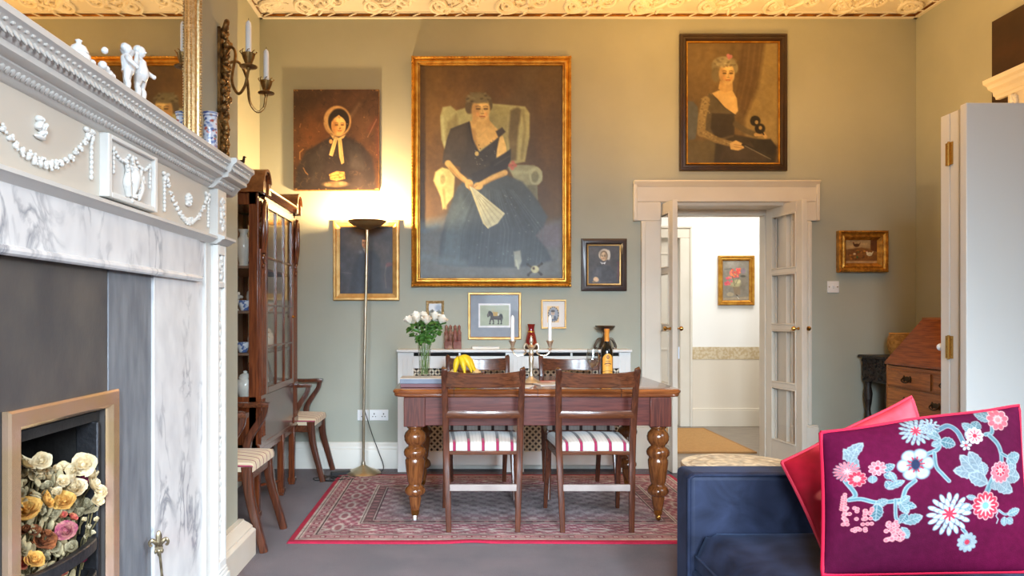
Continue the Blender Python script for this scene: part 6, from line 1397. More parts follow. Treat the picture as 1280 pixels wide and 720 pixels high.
# wine glass and bottle
gx, gy = XP(741, 4.52), 4.52
wg = thing('wine_glass', 'stemmed wine glass standing beside the wine bottle', 'glass', (gx, gy, TT))
MB().lathe([(0, .001), (.034, .001), (.035, .003), (.012, .007), (.004, .014), (.0035, .085), (.006, .094), (.026, .110), (.040, .136), (.0405, .160), (.034, .212), (.033, .212), (.039, .160), (.0385, .137), (.025, .113), (.003, .098), (0, .098)], (0, 0, 0), 28).build('glass_body', glassmat('wine_glass_clear', (246, 248, 247), .02, .09, .9), wg, smooth=50)
bx_, by_ = XP(758.5, 4.6), 4.6
wb = thing('wine_bottle', 'dark wine bottle with orange foil and orange label', 'bottle', (bx_, by_, TT))
MB().lathe([(0, .001), (.036, .001), (.0385, .006), (.0385, .185), (.036, .206), (.024, .232), (.0155, .252), (.0145, .262), (0, .262)], (0, 0, 0), 28).build('bottle_body', mat('dark_bottle_glass', (24, 22, 16), .08, coat=.5), wb, smooth=50)
MB().lathe([(0, .258), (.0152, .258), (.0152, .318), (.0165, .320), (.0165, .338), (0, .339)], (0, 0, 0), 24).build('foil_capsule', mat('orange_foil', (232, 150, 60), .35, c2=(206, 74, 52), scale=10, lo=.55, hi=.6), wb, smooth=50)
pl = Paint(0, 0, 60, 100, 60, 90, (240, 170, 66)); pl.ell(30, 50, 60, 60, (244, 178, 76), 1.9, .5)
pl.line([(1.2, 0), (1.2, 100)], 1.4, (206, 120, 40)); pl.line([(58.8, 0), (58.8, 100)], 1.4, (206, 120, 40)); pl.line([(0, 78), (60, 78)], 2, (70, 50, 40)); pl.line([(18, 34), (42, 34)], 2.4, (110, 70, 40), 1.5); pl.line([(14, 44), (46, 44)], 4.5, (90, 56, 40), 1.5); pl.line([(20, 54), (40, 54)], 2, (120, 80, 44), 1.5); pl.line([(12, 88), (48, 88)], 2, (110, 76, 44)); pl.ell(30, 16, 7, 8, (60, 44, 40), .3); pl.ell(30, 16, 4, 5, (226, 150, 64), .3)
def labfn(u, v):
    a = -PI/2 - .95 + 1.9*u; top = .182 - .030*abs(2*u-1)**2; z = top - v*(top - .040); return (.0389*math.cos(a), .0389*math.sin(a), z)
painted_grid('label', pl, labfn, M['print'], wb)

# magazines
def magazine(label, x, y, w, h, rz, pnt):
    t = thing('magazine', label, 'magazine', (x, y, TT), rz)
    MB().box(-w/2, w/2, -h/2, h/2, .001, .006).build('pages', mat('paper_white', (236, 234, 228), .5), t)
    painted_grid('cover', pnt, lambda u, v: (-w/2 + u*w, h/2 - v*h, .0065), M['print'], t, smooth=0)
p = Paint(0, 0, 60, 80, 60, 80, (236, 234, 230)); p.poly([(0, 0), (60, 0), (60, 16), (0, 16)], (196, 60, 60), 2); p.poly([(6, 24), (34, 24), (34, 50), (6, 50)], (190, 140, 120), 2)
for y in range(26, 76, 5): p.line([(38, y), (56, y)], 1.4, (150, 146, 142), 1)
for y in range(56, 76, 5): p.line([(6, y), (34, y)], 1.4, (150, 146, 142), 1)
magazine('white magazine with red print lying beside the candelabra base', XP(688, 4.42), 4.46, .21, .28, .22, p)
p = Paint(0, 0, 60, 80, 40, 50, (240, 238, 234)); p.line([(8, 12), (50, 12)], 3, (120, 120, 124)); 
for y in range(22, 74, 6): p.line([(8, y), (52, y)], 1.2, (176, 174, 172), 1)
magazine('small white leaflet lying at the front edge of the table', XP(652, 4.25), 4.25, .12, .15, -.3, p)

# ---- things on the radiator cover
RT = .9485
rv = thing('red_vase', 'red and amber glass vase on a dark foot on the radiator cover', 'vase', (XP(664, 5.62), 5.62, RT))
MB().lathe([(0, .001), (.052, .001), (.056, .008), (.050, .018), (.056, .026), (.050, .034), (0, .034)], (0, 0, 0), 20, None, .06, 8).build('foot_ring', M['framebrown'], rv, smooth=50)
MB().lathe([(0, .034), (.044, .034), (.046, .05), (.037, .10), (.025, .142), (.022, .158), (.027, .180), (.031, .195), (.028, .195), (.019, .16), (0, .10)], (0, 0, 0), 28).build('vase_body', mat('ruby_glass', (130, 20, 30), .08, c2=(150, 62, 24), scale=9, coat=.6), rv, smooth=50)
MB().lathe([(.029, .131), (.0295, .134), (.0265, .141)], (0, 0, 0), 24).build('gilt_band', M['gilt'], rv)
Mcarv = mat('worn_carved_wood', (120, 70, 58), .6, c2=(164, 128, 110), scale=22, lo=.45, hi=.62, bump=.4, bscale=60)
for lab, xx, m_ in (('carved wooden twin-figure bookend nearer the roses', XP(560.5, 5.62), Mcarv), ('carved wooden twin-figure bookend nearer the horse print', XP(571.5, 5.62), mat('worn_carved_wood_plum', (128, 72, 66), .6, c2=(150, 104, 92), scale=22, bump=.4, bscale=60))):
    t = thing('carved_bookend', lab, 'bookend', (xx, 5.62, RT))
    MB().box(-.032, .032, -.024, .03, .001, .062).build('base_block', m_, t, bevel=.004)
    for s in (-1, 1):
        b = MB(); b.tube(spline([(s*.016, 0, .06), (s*.016, -.006, .10), (s*.016, -.002, .135), (s*.016, 0, .15)], 5), [.016, .017, .014, .008], 10); b.ell((s*.016, -.002, .162), (.011, .012, .016), None, 10, 8); b.ell((s*.016, .004, .172), (.012, .012, .014), None, 10, 6); b.tube([(s*.016, 0, .18), (s*.016, 0, .192)], [.006, .002], 8)
        b.tube(spline([(s*.030, -.004, .13), (s*.026, -.020, .11), (s*.018, -.022, .118)], 4), .005, 6); b.build('carved_figure', m_, t, smooth=60)
t = thing('white_booklet', 'thin white booklet lying flat on the radiator cover below horse print', 'booklet', (XP(607, 5.62), 5.62, RT)); MB().box(-.105, .105, -.05, .05, .001, .016).build('pages', mat('booklet_paper', (238, 232, 220), .6), t, bevel=.003); MB().box(-.107, .107, -.052, .052, .016, .019).build('cover', M['plastic'], t)
ur = thing('bronze_tazza', 'dark bronze tazza with scrolled handles on the radiator cover behind bottle', 'urn', (XP(756.5, 5.62), 5.62, RT))
Mbz = mat('dark_bronze_urn', (70, 60, 52), .34, .8, c2=(104, 90, 76), scale=20)
MB().lathe([(0, .001), (.062, .001), (.064, .008), (.050, .014), (.044, .04), (.032, .075), (.020, .10), (.014, .125), (.020, .135), (.034, .142), (.058, .152), (.070, .166), (.078, .178), (.076, .182), (.06, .172), (.03, .164), (0, .162)], (0, 0, 0), 28).build('bowl_and_foot', Mbz, ur, smooth=50)
for s in (-1, 1):
    b = MB(); b.tube(spline([(s*.030, 0, .085), (s*.055, 0, .075), (s*.072, 0, .045), (s*.082, 0, .016), (s*.074, 0, .006), (s*.066, 0, .014)], 6), [.006, .009, .010, .010, .008, .006], 8); b.build('scroll_handle', Mbz, ur)

# ================================================================ sofa corner
M['velvet'] = mat('navy_velvet', (40, 48, 72), .6, c2=(15, 20, 36), scale=6.5, lo=.32, hi=.68, spec=.2, sheen=.12, sheencol=(130, 160, 210), bump=.05, bscale=300, distort=.9)  # light and dark mottling puts the pile's sheen into the colour
SX0, SX1, SY0, SY1 = .868, 2.08, .95, 2.86
sf = thing('velvet_sofa', 'navy blue velvet sofa with one low square arm in view', 'sofa', (1.3, 1.9, 0))
def rbox(x0, x1, y0, y1, z0, z1, r=.03, seg=4): return MB().box(x0, x1, y0, y1, z0, z1)
rbox(SX0-.012, SX1, 2.70, SY1, .04, .612).build('arm', M['velvet'], sf, world=True, bevel=.026, bseg=5)
rbox(SX0-.012, SX1, SY0-.14, SY0, .04, .612).build('arm', M['velvet'], sf, world=True, bevel=.026, bseg=5)
rbox(1.88, SX1-.005, SY0+.002, 2.698, .10, .60).build('back', M['velvet'], sf, world=True, bevel=.03, bseg=5)
rbox(SX0, SX1-.01, SY0+.001, 2.699, .06, .254).build('base_frame', M['velvet'], sf, world=True, bevel=.012)
def cushion_top(u, v, x0, x1, y0, y1, z0, z1):
    e = min(u, v, 1-u, 1-v); rr = .09; t = min(1, e/rr); q = math.sqrt(max(0, 1-(1-t)**2))
    return (x0+(x1-x0)*u, y0+(y1-y0)*v, z0+(z1-z0)*(.35+.65*q) + .018*(1-(2*u-1)**2)*(1-(2*v-1)**2) + .004*math.sin(u*7+v*3)*math.sin(v*9))
for (ya, yb) in ((1.86, 2.695), (.955, 1.85)):
    b = MB(); x0, x1 = .876, 1.87
    b.grid(lambda u, v: cushion_top(u, v, x0, x1, ya, yb, .255, .408), 30, 30)
    b.grid(lambda u, v: (x0+(x1-x0)*u, ya+(yb-ya)*v, .262), 2, 2)
    n_ = 31*31
    sc_ = b.build('seat_cushion', M['velvet'], sf, world=True, smooth=70)
    pts = [(x0, ya+.03, .31), (x0, yb-.03, .31), (x0+.03, yb, .31), (x1-.03, yb, .31)]
    MB().tube(pts, .006, 8).build('piping', M['velvet'], sc_, world=True)
    MB().box(x0+.001, x1-.001, ya+.001, yb-.001, .258, .311).build('border', M['velvet'], sc_, world=True)
b = MB(); b.tube([(SX0-.010, 2.702, .10), (SX0-.010, 2.702, .59), (SX0+.012, 2.70, .606), (SX1-.02, 2.70, .606)], .0055, 8); b.build('piping', M['velvet'], sf, world=True)
for (x, y) in ((.93, 2.80), (2.0, 2.80), (.93, .90), (2.0, .90)): MB().lathe([(0, .001), (.016, .001), (.024, .055), (0, .055)], (x, y, 0), 14).build('leg', M['chairZ'], sf, world=True)

# ---- cushions
def invbil(P, c):
    """quad corners c = TL,TR,BR,BL in picture coordinates -> (u,v) on the cushion face"""
    u = v = .5
    for _ in range(30):
        f = [(c[0][k]*(1-u)*(1-v) + c[1][k]*u*(1-v) + c[2][k]*u*v + c[3][k]*(1-u)*v) - P[k] for k in (0, 1)]
        du = [(-c[0][k]*(1-v) + c[1][k]*(1-v) + c[2][k]*v - c[3][k]*v) for k in (0, 1)]
        dv = [(-c[0][k]*(1-u) - c[1][k]*u + c[2][k]*u + c[3][k]*(1-u)) for k in (0, 1)]
        D = du[0]*dv[1] - dv[0]*du[1]; u -= (f[0]*dv[1] - dv[0]*f[1])/D; v -= (du[0]*f[1] - f[0]*du[1])/D
    return u, v
def cushion(root, C, thick, paint, m_front, m_back, m_pipe, nrm):
    """C: four world corners TL,TR,BR,BL; nrm: facing direction"""
    C = [Vector(c) for c in C]; nrm = Vector(nrm).normalized()
    def base(u, v):
        su = .010*math.sin(PI*v)*(1-2*u); sv = .004*math.sin(PI*u)*(1-2*v) + .006*math.sin(PI*u*3)*(1-v)      # edges drawn in between the corners
        uu, vv = u + su, v + sv
        return C[0]*(1-uu)*(1-vv) + C[1]*uu*(1-vv) + C[2]*uu*vv + C[3]*(1-uu)*vv
    def dome(u, v): return (max(0, 1-(2*u-1)**2)*max(0, 1-(2*v-1)**2))**.42
    inv = basis(root).inverted()
    def front(u, v): return inv @ (base(u, v) + nrm*(thick*dome(u, v) + .004*math.sin(9*u+5*v)*dome(u, v)))
    def back(u, v): return inv @ (base(1-u, v) - nrm*thick*.8*dome(u, v))
    painted_grid('front_cover', paint, front, m_front, root, smooth=80)
    MB().grid(back, 24, 24).build('back_cover', m_back, root, smooth=80, recalc=False)
    n = 30; ring = [base(k/n, 0) for k in range(n)] + [base(1, k/n) for k in range(n)] + [base(1-k/n, 1) for k in range(n)] + [base(0, 1-k/n) for k in range(n+1)]
    MB().tube([inv @ q for q in ring], .0065, 8).build('piping', m_pipe, root)

# big embroidered cushion (picture crop 960..1280 x 480..720, 3x)
CQ = [(196, 186), (938, 84), (985, 700), (202, 712)]
pc = Paint(0, 0, 120, 100, 330, 280, (104, 12, 56)); rnd = random.Random(77)
def T(x, y): u, v = invbil((x, y), CQ); return (u*120, v*100)
def TL_(pts): return [T(*q) for q in pts]
K = 120/760.0
pc.ell(30, 80, 50, 40, (74, 12, 44), 1.9, .7); pc.ell(95, 20, 40, 40, (94, 18, 58), 1.9, .7)
blue, pale, teal, coral, navy, silver = (120, 152, 160), (172, 188, 192), (88, 128, 140), (206, 62, 86), (46, 58, 90), (134, 152, 162)
def vine(pts, w=13, c=(122, 160, 168)):
    q = [tuple(a)[:2] for a in spline([(x, y, 0) for x, y in TL_(pts)], 6)]; pc.line(q, w*K+.7, pale, .4); pc.line(q, w*K-.2, c, .4); pc.line(q, w*K*.3, (96, 136, 148), .4)
def eleaf(x0, y0, x1, y1, w, c=blue, vein=pale):
    (ax, ay), (bx2, by2) = T(x0, y0), T(x1, y1); dx, dy = bx2-ax, by2-ay; L = math.hypot(dx, dy); nx_, ny_ = -dy/L, dx/L; w *= K
    o = [(ax + dx*t + nx_*s*w*math.sin(PI*t)**.7*(1 if (int(t*10) % 2) else .86), ay + dy*t + ny_*s*w*math.sin(PI*t)**.7*(1 if (int(t*10) % 2) else .86)) for s, ts in ((1, [k/10 for k in range(11)]), (-1, [1-k/10 for k in range(1, 10)])) for t in ts]
    pc.poly([((q[0]-(ax+bx2)/2)*1.18+(ax+bx2)/2, (q[1]-(ay+by2)/2)*1.18+(ay+by2)/2) for q in o], pale, .5); pc.poly(o, c, .5); pc.line([(ax, ay), (bx2, by2)], .5, vein, .3)
    for t in (.3, .5, .7):
        for s in (1, -1): pc.line([(ax+dx*t, ay+dy*t), (ax+dx*(t+.16)+nx_*s*w*.7, ay+dy*(t+.16)+ny_*s*w*.7)], .35, vein, .3, .9)
def flower(x, y, r, n, c, edge, cen, pr=.36, inner=None):
    X, Y = T(x, y); r *= K
    for k in range(n): a = 2*PI*k/n; pc.ell(X + r*.68*math.cos(a), Y + r*.68*math.sin(a), r*.36, r*pr*.74, edge, .2, 1, a)
    for k in range(n): a = 2*PI*k/n; pc.ell(X + r*.68*math.cos(a), Y + r*.68*math.sin(a), r*.29, r*pr*.56, c, .3, 1, a)
    if inner:
        for k in range(n): a = 2*PI*k/n; pc.line([(X, Y), (X + r*.7*math.cos(a), Y + r*.7*math.sin(a))], r*.10, inner, .3)
    pc.ell(X, Y, r*.34, r*.34, edge, .2); pc.ell(X, Y, r*.26, r*.26, cen, .3)
def berries(pts, r=9, c=(240, 120, 134)):
    for x, y in pts: X, Y = T(x, y); pc.ell(X, Y, r*K, r*K, (246, 170, 170), .3); pc.ell(X, Y, r*K*.66, r*K*.66, c, .4)
def chrys(x, y, r, c, cen, n=18):
    X, Y = T(x, y); r *= K
    for ring, f, m in ((1.0, .30, n), (.66, .26, n-4), (.36, .2, 8)):
        for k in range(m): a = 2*PI*(k + ring)/m; pc.ell(X + r*ring*.78*math.cos(a), Y + r*ring*.78*math.sin(a), r*.24, r*.115, (126, 146, 160), .2, 1, a); pc.ell(X + r*ring*.78*math.cos(a), Y + r*ring*.78*math.sin(a), r*.20, r*.085, c, .3, 1, a)
    for k in range(8): a = 2*PI*k/8; pc.line([(X, Y), (X + r*.28*math.cos(a), Y + r*.28*math.sin(a))], r*.10, cen, .3)
vine([(258, 372), (290, 420), (270, 440)]); vine([(270, 440), (310, 436), (360, 448), (410, 446), (455, 440)]); vine([(455, 440), (468, 400), (500, 372)]); vine([(430, 440), (432, 500), (445, 520)], 9)
vine([(548, 275), (590, 255), (598, 225), (590, 195)]); vine([(565, 200), (605, 180), (640, 165), (668, 185), (685, 228)], 16, (100, 132, 150)); vine([(575, 270), (578, 320), (600, 350), (622, 374)], 11)
vine([(806, 165), (800, 190), (775, 196)]); vine([(790, 200), (820, 232), (834, 268), (836, 300)], 14); vine([(836, 270), (866, 285), (900, 298)], 9); vine([(800, 360), (785, 385), (770, 418)], 20); vine([(725, 460), (690, 480), (680, 490)], 9); vine([(680, 545), (696, 560)], 10); vine([(826, 480), (850, 494), (872, 492)], 5)
for q in ((258, 285, 322, 228, 22), (300, 318, 262, 252, 18), (276, 300, 300, 250, 14)): eleaf(*q, silver)
for q in ((350, 350, 350, 376, 16), (385, 330, 428, 312, 16), (392, 345, 424, 358, 14), (360, 460, 400, 440, 16), (366, 455, 362, 512, 22), (420, 400, 398, 372, 16), (405, 395, 460, 372, 14), (432, 372, 412, 338, 12), (440, 452, 500, 466, 16), (446, 450, 474, 486, 16), (450, 450, 478, 428, 14), (462, 520, 522, 500, 20), (470, 490, 450, 520, 16), (455, 540, 478, 575, 16)): eleaf(*q, teal if rnd.random() < .5 else blue)
for q in ((600, 215, 560, 190, 16), (604, 225, 652, 238, 22), (600, 230, 570, 242, 14), (735, 180, 752, 146, 20), (730, 186, 696, 156, 18), (720, 220, 700, 190, 14), (800, 140, 756, 116, 18), (812, 130, 782, 108, 16), (860, 300, 920, 280, 24), (866, 290, 900, 330, 18), (690, 430, 728, 436, 10), (662, 480, 706, 462, 18), (850, 505, 850, 534, 14), (866, 495, 916, 480, 14), (862, 510, 886, 526, 14)): eleaf(*q, blue if rnd.random() < .6 else teal)
for q in ((740, 340, 646, 336, 26), (730, 345, 672, 282, 24), (745, 335, 706, 268, 24), (760, 350, 752, 305, 20), (770, 380, 700, 350, 26), (800, 370, 880, 412, 26), (820, 380, 856, 404, 24), (850, 350, 918, 362, 26), (850, 340, 900, 322, 22), (800, 372, 810, 404, 18)): eleaf(*q, silver)
chrys(520, 185, 62, pale, coral, 16); chrys(576, 168, 36, pale, (130, 150, 166), 12)
flower(505, 312, 66, 6, (196, 210, 216), (140, 160, 172), navy, .58); X_, Y_ = T(505, 312)
for k in range(10): a = 2*PI*k/10; pc.line([(X_ + 2.4*math.cos(a), Y_ + 2.4*math.sin(a)), (X_ + 5*math.cos(a), Y_ + 5*math.sin(a))], .9, coral, .4)
pc.ell(X_, Y_, 2.4, 3.4, navy, .3)
chrys(265, 335, 46, (240, 128, 140), (250, 190, 190), 18); flower(296, 362, 34, 10, coral, (248, 190, 188), (250, 170, 160)); flower(368, 322, 32, 9, (240, 130, 140), (248, 200, 200), coral)
flower(834, 138, 44, 9, (240, 110, 124), (250, 206, 200), (250, 150, 150), .42); flower(732, 202, 34, 9, (230, 214, 220), (250, 240, 236), coral, .42, coral); flower(694, 240, 22, 6, (226, 230, 232), pale, coral)
flower(830, 340, 42, 12, (240, 120, 134), (250, 206, 204), (244, 160, 160)); flower(830, 334, 24, 8, coral, (250, 206, 204), (250, 170, 160))
flower(768, 462, 54, 12, coral, (250, 190, 186), (130, 190, 196), .34, (250, 206, 200)); chrys(625, 492, 84, (200, 214, 220), coral, 16); flower(704, 592, 38, 11, pale, (150, 172, 186), coral, .34)
berries([(256, 420+k*9) for k in range(8)] + [(250 - k, 430 + k*9) for k in range(6)], 7); berries([(250 + rnd.random()*100, 530 - (0 if k % 2 else 18) - rnd.random()*45) for k in range(34)], 8); berries([(280 + rnd.random()*50, 540 + rnd.random()*14) for k in range(8)], 8)
berries([(400 + rnd.random()*60, 545 + rnd.random()*42) for k in range(26)], 9); berries([(404 + rnd.random()*36, 512 + rnd.random()*24) for k in range(12)], 8)
pc.line(TL_([(822, 486), (814, 500), (824, 512), (818, 526)]), .7, pale, .4)
pc.noise(.12, 8, 4); pc.C *= .74
def quad(px4, Ys): return [W(x, y, Y) for (x, y), Y in zip(px4, Ys)]
Mplum = mat('plum_velvet', (255, 255, 255), .75, c2=(236, 232, 234), scale=60, attr=True, spec=.03, bump=.15, bscale=300)
Mplumb = mat('plum_velvet_back', (80, 14, 48), .75, spec=.1)
Mred = mat('crimson_piping', (176, 18, 52), .7, spec=.2)
ce = thing('embroidered_cushion', 'plum velvet cushion embroidered with pale flowers and crimson piping', 'cushion', (1.38, 2.12, .42))
cushion(ce, quad([(1026, 541), (1273, 507), (1287, 714), (1028, 718)], (2.20, 2.28, 2.06, 2.06)), .075, pc, Mplum, Mplumb, Mred, (-.10, -1, .18))
# pink cushion behind it
pp = Paint(0, 0, 100, 100, 120, 120, (164, 18, 42)); pp.ell(20, 60, 60, 50, (150, 14, 36), 1.9, .8); pp.poly([(22, 0), (100, 0), (100, 50), (60, 26)], (226, 78, 94), 10)
for (x, y, a, b_, c) in ((16, 46, 9, 6, (232, 120, 110)), (30, 66, 8, 10, (214, 140, 84)), (10, 74, 6, 7, (240, 140, 140)), (52, 40, 10, 6, (226, 150, 70)), (40, 88, 10, 5, (206, 150, 60)), (70, 60, 9, 7, (232, 120, 110)), (24, 92, 7, 5, (196, 130, 40)), (80, 84, 9, 9, (214, 140, 84))): pp.ell(x, y, a, b_, c, .3, .85)
for k in range(26): pp.ell(6 + k*2.2, 84 - 30*math.sin(k*.11), .8, .8, (246, 214, 190), .4)
for k in range(20): pp.ell(20 + k*3, 58 + 24*math.cos(k*.2), .7, .7, (240, 190, 90), .4)
pp.noise(.15, 10, 3)
Mpk = mat('pink_silk', (255, 255, 255), .5, c2=(240, 234, 234), scale=40, attr=True, spec=.15)
cp_ = thing('pink_cushion', 'bright pink and red cushion tucked behind the embroidered cushion', 'cushion', (1.3, 2.45, .42))
cushion(cp_, quad([(977, 578), (1139, 496), (1190, 640), (1030, 690)], (2.53, 2.57, 2.42, 2.34)), .075, pp, Mpk, mat('pink_silk_back', (226, 70, 92), .5), mat('pink_piping', (196, 40, 66), .6), (-.12, -1, .25))

# ---- round table beyond the sofa
rt = thing('round_stool', 'low round stool with pale worn patterned top behind the sofa arm', 'stool', (1.245, 3.19, 0))
pt = Paint(-50, -50, 50, 50, 120, 120, (206, 190, 160)); rad = np.hypot(pt.X, pt.Y); ang = np.arctan2(pt.Y, pt.X)
pt.mix((np.abs(rad - 44) < 1.5)*.7, (150, 126, 96)); pt.mix((np.abs(rad - 30) < 1.2)*.6, (160, 136, 104)); pt.mix((np.sin(ang*14) > .4)*(rad > 31)*(rad < 42)*.5, (168, 140, 106)); pt.mix((np.sin(ang*8 + rad*.3) > .5)*(rad < 28)*.45, (170, 146, 112)); pt.noise(.35, 20, 3)
Rr = .252
painted_grid('patterned_top', pt, lambda u, v: ((lambda a, b_: (Rr*a*math.sqrt(max(0, 1-b_*b_/2)), -Rr*b_*math.sqrt(max(0, 1-a*a/2)), .546))(2*u-1, 2*v-1)), mat('worn_patterned_top', (255, 255, 255), .45, attr=True, c2=(230, 226, 220), scale=50), rt, smooth=0)
MB().lathe([(0, .515), (.246, .515), (.256, .522), (.257, .540), (.252, .5455), (0, .5455)], (0, 0, 0), 48).build('rim', mat('bleached_wood_rim', (176, 154, 122), .5, c2=(140, 116, 86), scale=16), rt, smooth=40)
for k in range(4): a = PI/4 + k*PI/2; MB().tube([(.19*math.cos(a), .19*math.sin(a), .516), (.225*math.cos(a), .225*math.sin(a), .001)], [.020, .014], 12).build('leg', M['chairZ'], rt)
b = MB()
for s in (0, 1): a = PI/4 + s*PI/2; b.tube([(.205*math.cos(a), .205*math.sin(a), .22), (-.205*math.cos(a), -.205*math.sin(a), .22)], .010, 8)
b.build('stretcher', M['chairZ'], rt)

# ---- hall mat
hm = thing('hall_mat', 'tan woven mat lying on the hallway floor boards', 'mat', (2.0, 7.0, 0))
Mm = mat('tan_sisal', (198, 152, 92), .95, c2=(174, 128, 74), scale=40, stretch=(1, 6, 1), bump=.5, bscale=160)
MB().box(-.55, .60, -.68, .68, .001, .014).build('weave', Mm, hm, bevel=.004)
b = MB(); 
for (x0, x1, y0, y1) in ((-.555, -.535, -.685, .685), (.585, .605, -.685, .685), (-.535, .585, -.685, -.665), (-.535, .585, .665, .685)): b.box(x0, x1, y0, y1, .001, .0155)
b.build('binding', mat('mat_binding', (160, 116, 66), .8), hm)

# ================================================================ right hand corner
M['bur'] = wood('bureau_walnut', (198, 130, 62), (152, 94, 44), WY, .3, .15)
M['burz'] = wood('bureau_walnut_z', (188, 122, 58), (142, 86, 40), WZ, .3, .15)
M['dbr'] = mat('dark_old_brass', (72, 54, 32), .35, .9)
BX0, BX1, BY0, BY1 = 3.10, 3.585, 4.42, 5.25
bu = thing('writing_bureau', 'brown wooden slant-front writing bureau with dark drop handles', 'desk', ((BX0+BX1)/2, (BY0+BY1)/2, 0))
side = [(BX0+.008, .12), (BX0+.008, .855), (BX1-.20, 1.175), (BX1, 1.175), (BX1, .12)]
b = MB(); b.sweep_y(side, BY0, BY0+.02); b.sweep_y(side, BY1-.02, BY1); b.box(BX1-.015, BX1, BY0+.02, BY1-.02, .12, 1.17); b.box(BX0+.01, BX1, BY0+.02, BY1-.02, .12, .14); b.box(BX0+.01, BX1-.02, BY0+.02, BY1-.02, .83, .85)
b.box(BX0+.012, BX0+.03, BY0+.02, BY1-.02, .14, .84); b.build('carcass', M['bur'], bu, world=True, bevel=.002)
sl = [(BX0-.004, .856), (BX0-.004, .872), (BX1-.205, 1.192), (BX1-.195, 1.180), (BX0+.012, .856)]
b = MB(); b.sweep_y(sl, BY0-.004, BY1+.004); fl_ = b.build('slant_lid', wood('bureau_lid_walnut', (164, 92, 44), (124, 66, 32), WY, .26, .2), bu, world=True, bevel=.002)
MB().lathe([(0, 0), (.008, 0), (.007, .003), (0, .004)], (BX0+.14, (BY0+BY1)/2, 1.012), 12, Matrix.Rotation(-.85, 3, 'Y')).build('escutcheon', M['brass'], fl_, world=True)
MB().box(BX1-.215, BX1+.004, BY0-.006, BY1+.006, 1.178, 1.196).build('top_board', M['bur'], bu, world=True, bevel=.004)
def drawer(y0, y1, z0, z1, hs_):
    b = MB(); b.box(BX0-.004, BX0+.012, y0, y1, z0, z1); d = b.build('drawer', M['bur'], bu, world=True, bevel=.003)
    b = MB()
    b.ring_yz(BX0-.007, BX0, y0, y1, z0, z1, .006)
    b.build('cockbead', M['burz'], d, world=True)
    for yh in hs_:
        b = MB(); zc = (z0+z1)/2
        b.ell((BX0-.005, yh, zc+.004), (.002, .040, .018), None, 12, 6); b.ell((BX0-.005, yh-.034, zc+.004), (.002, .016, .024), None, 10, 6); b.ell((BX0-.005, yh+.034, zc+.004), (.002, .016, .024), None, 10, 6)
        b.tube(spline([(BX0-.006, yh-.040, zc+.010), (BX0-.020, yh-.042, zc-.010), (BX0-.024, yh, zc-.022), (BX0-.020, yh+.042, zc-.010), (BX0-.006, yh+.040, zc+.010)], 6), .0046, 8)
        b.build('drop_handle', M['dbr'], d, world=True)
drawer(4.735, 5.22, .71, .82, (4.985,)); drawer(4.45, 4.72, .71, .82, (4.585,)); drawer(4.45, 5.22, .535, .695, (4.985, 4.685)); drawer(4.45, 5.22, .345, .52, (4.985, 4.685)); drawer(4.45, 5.22, .15, .33, (4.985, 4.685))
for (x, y) in ((BX0+.05, BY0+.05), (BX0+.05, BY1-.05), (BX1-.05, BY0+.05), (BX1-.05, BY1-.05)): b = MB(); b.box(x-.042, x+.042, y-.042, y+.042, .001, .12); b.build('bracket_foot', M['burz'], bu, world=True, bevel=.012)
# carved stand and basket
Mbo = mat('black_carved_oak', (34, 27, 24), .45, c2=(50, 38, 32), scale=20, bump=.5, bscale=60)
cs = thing('carved_stand', 'dark carved wooden stand squeezed between the bureau and back wall', 'stand', (3.33, 5.46, 0))
MB().box(3.125, 3.575, 5.285, 5.66, .885, .905).build('stand_top', Mbo, cs, world=True, bevel=.005)
b = MB(); b.box(3.15, 3.55, 5.305, 5.64, .70, .885); fz = b.build('carved_frieze', Mbo, cs, world=True, bevel=.004); rnd = random.Random(2); b = MB()
for k in range(70): b.ell((3.15 - .002, rnd.uniform(5.31, 5.63), rnd.uniform(.715, .87)), (.010, rnd.uniform(.008, .018), rnd.uniform(.008, .018)), (rnd.uniform(-1, 1), 0, 0), 6, 4)
for k in range(70): b.ell((rnd.uniform(3.155, 3.54), 5.303, rnd.uniform(.715, .87)), (rnd.uniform(.008, .018), .010, rnd.uniform(.008, .018)), (0, rnd.uniform(-1, 1), 0), 6, 4)
b.build('carving', Mbo, fz, world=True, smooth=60)
for (x, y) in ((3.18, 5.33), (3.52, 5.33), (3.18, 5.61), (3.52, 5.61)):
    MB().lathe([(0, .001), (.022, .001), (.026, .03), (.018, .06), (.024, .10), (.016, .14), (.016, .20), (.030, .28), (.034, .36), (.022, .44), (.016, .48), (.026, .54), (.032, .60), (.022, .66), (.026, .70), (0, .70)], (x, y, 0), 18).build('leg', Mbo, cs, world=True, smooth=50)
MB().box(3.165, 3.535, 5.315, 5.625, .17, .19).build('low_shelf', Mbo, cs, world=True, bevel=.003)
bk = thing('woven_basket', 'small golden woven basket standing behind the sloping bureau lid', 'basket', (3.36, 5.47, .906))
b = MB()
for k in range(14): z = .006 + k*.0118; r_ = .075 + .022*math.sin(k/13*PI*.9); b.tube(arc((0, 0, z), r_, 0, 2*PI, 40, 'xy'), .0066, 6)
b.lathe([(0, .001), (.07, .001), (.07, .006), (0, .006)], (0, 0, 0), 24); b.build('coiled_body', mat('straw_weave', (206, 158, 84), .7, c2=(160, 112, 52), scale=40, bump=.4, bscale=140), bk, smooth=60)
MB().tube(arc((0, 0, .165), .082, 0, 2*PI, 40, 'xy'), .008, 8).build('rim', mat('straw_rim', (186, 138, 70), .7), bk)

